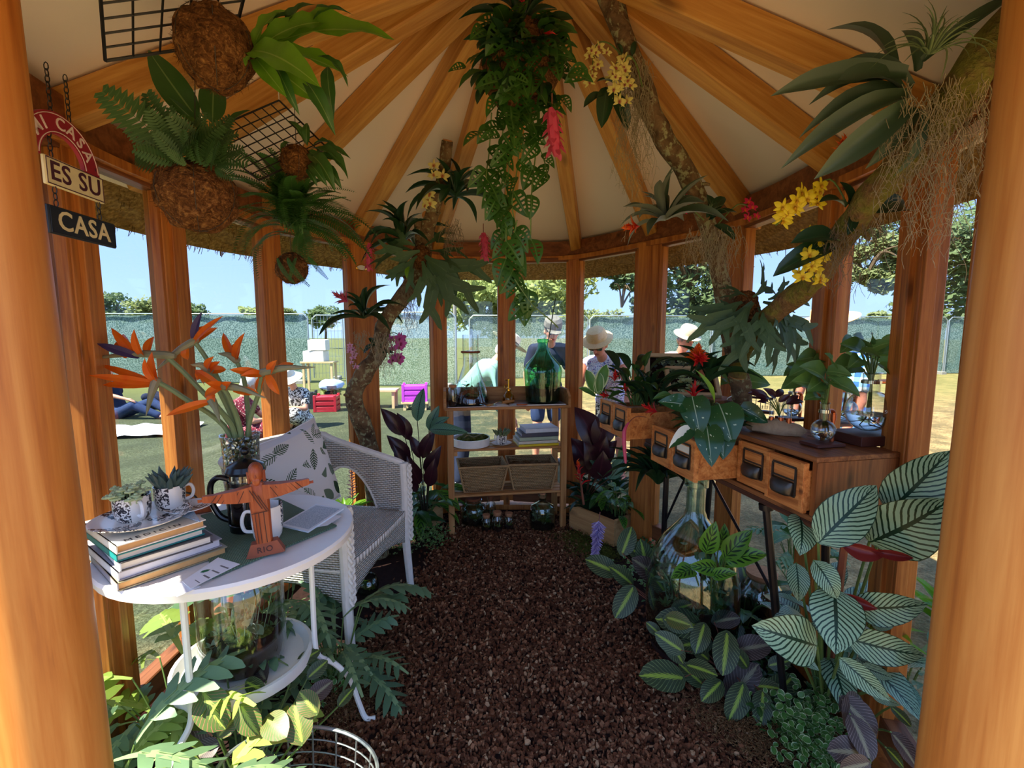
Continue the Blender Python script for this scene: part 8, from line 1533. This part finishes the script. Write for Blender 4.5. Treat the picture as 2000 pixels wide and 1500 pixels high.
# epiphytic bromeliads
h_a = rosette('lily green bromeliad with pink and lilac flower on the crooked branch', at(712, 622, 2.40), 'strapw', 18, (.16, .28), 20, axis=(-.1, -.2, 1), el=(-.35, 1.0)); plume(h_a, at(680, 590, 2.38), 20, .10, (-.7, -.2, .5), 'pink', 21, ws=.7)
h_b = rosette('dark bromeliad on the bare branch with arching leaves and a pink tail, above the staghorn', at(890, 385, 2.20), 'strapw', 20, (.18, .30), 22, axis=(.1, -.2, 1), el=(-.5, 1.1)); h_c = rosette('curling strap leaved bromeliad with a pink tail beside the cut stub', at(790, 470, 2.32), 'strapw', 20, (.18, .30), 23, axis=(-.2, -.2, 1), el=(-.3, 1.2))
tail(h_b, [(944, 455), (947, 480), (948, 510)], 2.1, .014); tail(h_c, [(722, 475), (721, 500), (720, 530)], 2.3, .014)
h_d = rosette('silvery strap leaved bromeliad with an orange red flower on the slanting branch', at(1300, 430, 1.62), 'silver', 16, (.14, .24), 24, axis=(-.3, -.3, .8), el=(-.4, 1.2)); plume(h_d, at(1250, 442, 1.58), 14, .07, (-1, -.1, -.1), 'orange', 25, ws=1.1)
pr = plant('silver_bromeliad', 'huge grey green bromeliad with broad blades by the right porch post', at(1790, 190, 1.02)); pxl(pr, 'silver', [(1770, 150, 1505, 188, .0, .08, 1.0), (1765, 185, 1580, 205, .02, .06, 1.35), (1775, 190, 1525, 330, -.02, .0, .75), (1775, 205, 1590, 350, -.03, .02, 1.25), (1745, 150, 1615, 58, .04, .12, 1.0), (1790, 210, 1690, 330, .0, .05, 1.1), (1800, 215, 1745, 345, -.02, .02, .9), (1780, 175, 1600, 150, .03, .1, .9), (1800, 120, 1985, -10, .0, -.06, .7), (1780, 195, 1560, 270, .03, .08, .9), (1790, 140, 1760, 60, .05, .08, 1.2), (1640, 230, 1595, 262, .05, .05, .8)], 1.03, ws=1.15, face=(-.1, -1, .35))
rosette('spidery grey air plant perched on the silver bromeliad', at(1815, 105, .96), 'air', 46, (.07, .12), 26, axis=(-.1, -.6, .8), el=(-.2, 1.3), nm='air_plant'); rosette('little spiky air plant on the slanting branch between the red orchids', at(1385, 415, 1.64), 'air', 24, (.04, .07), 27, axis=(0, -.5, 1), el=(0, 1.3), nm='air_plant')
plume('red and orange bromeliad flower half behind the silver blades', at(1640, 310, 1.16), 12, .06, (0, -.2, 1), 'orange', 28, ws=1.1)
# staghorn ferns
def stag(lab, c, rows, Y, seed):
    t = plant('staghorn_fern', lab, at(*c, Y)); [leaf_ab(t, 'stag', at(r[0], r[1], Y+r[4]), at(r[2], r[3], Y+r[5]), 1.35, (RP.uniform(-.5, .5), -1, RP.uniform(-.1, .7)), 'frond', RP.uniform(-.5, .5)) for r in rows]; obj('shield', MB().ball((0, .05, 0), (.05, .035, .06), 16, 10, .2, 3, seed), M['fibre'], t); return t
stag('large staghorn fern low on the branches beyond the flasks', (1470, 600), [(1470, 590, 1385, 690, 0, -.08), (1450, 590, 1370, 640, 0, -.05), (1480, 600, 1520, 715, 0, -.06), (1500, 600, 1600, 690, -.02, -.06), (1490, 590, 1590, 615, 0, -.04), (1460, 580, 1410, 560, 0, 0), (1470, 580, 1520, 530, 0, .03), (1480, 610, 1460, 700, -.03, -.1), (1460, 600, 1420, 680, -.04, -.1), (1500, 590, 1545, 640, -.03, -.08), (1490, 610, 1490, 670, -.05, -.12), (1440, 600, 1395, 600, 0, .03), (1500, 585, 1560, 560, 0, 0), (1510, 610, 1560, 720, .03, .0)], 1.62, 1)
stag('staghorn fern spreading from the bare branch left of the hanging vine', (820, 500), [(830, 500, 940, 580, 0, -.05), (835, 510, 895, 625, 0, -.06), (820, 490, 735, 520, 0, -.04), (810, 480, 750, 460, 0, .0), (840, 490, 910, 500, 0, -.03), (830, 480, 890, 450, 0, .0), (815, 500, 770, 560, -.02, -.06), (825, 510, 850, 600, -.03, -.07), (805, 490, 720, 480, 0, 0), (840, 505, 930, 550, .02, 0)], 2.28, 2)
pxl(bpy.data.objects['staghorn_fern.001'], 'bright', [(800, 520, 795, 545, -.06, -.08, 1.4)], 2.28)
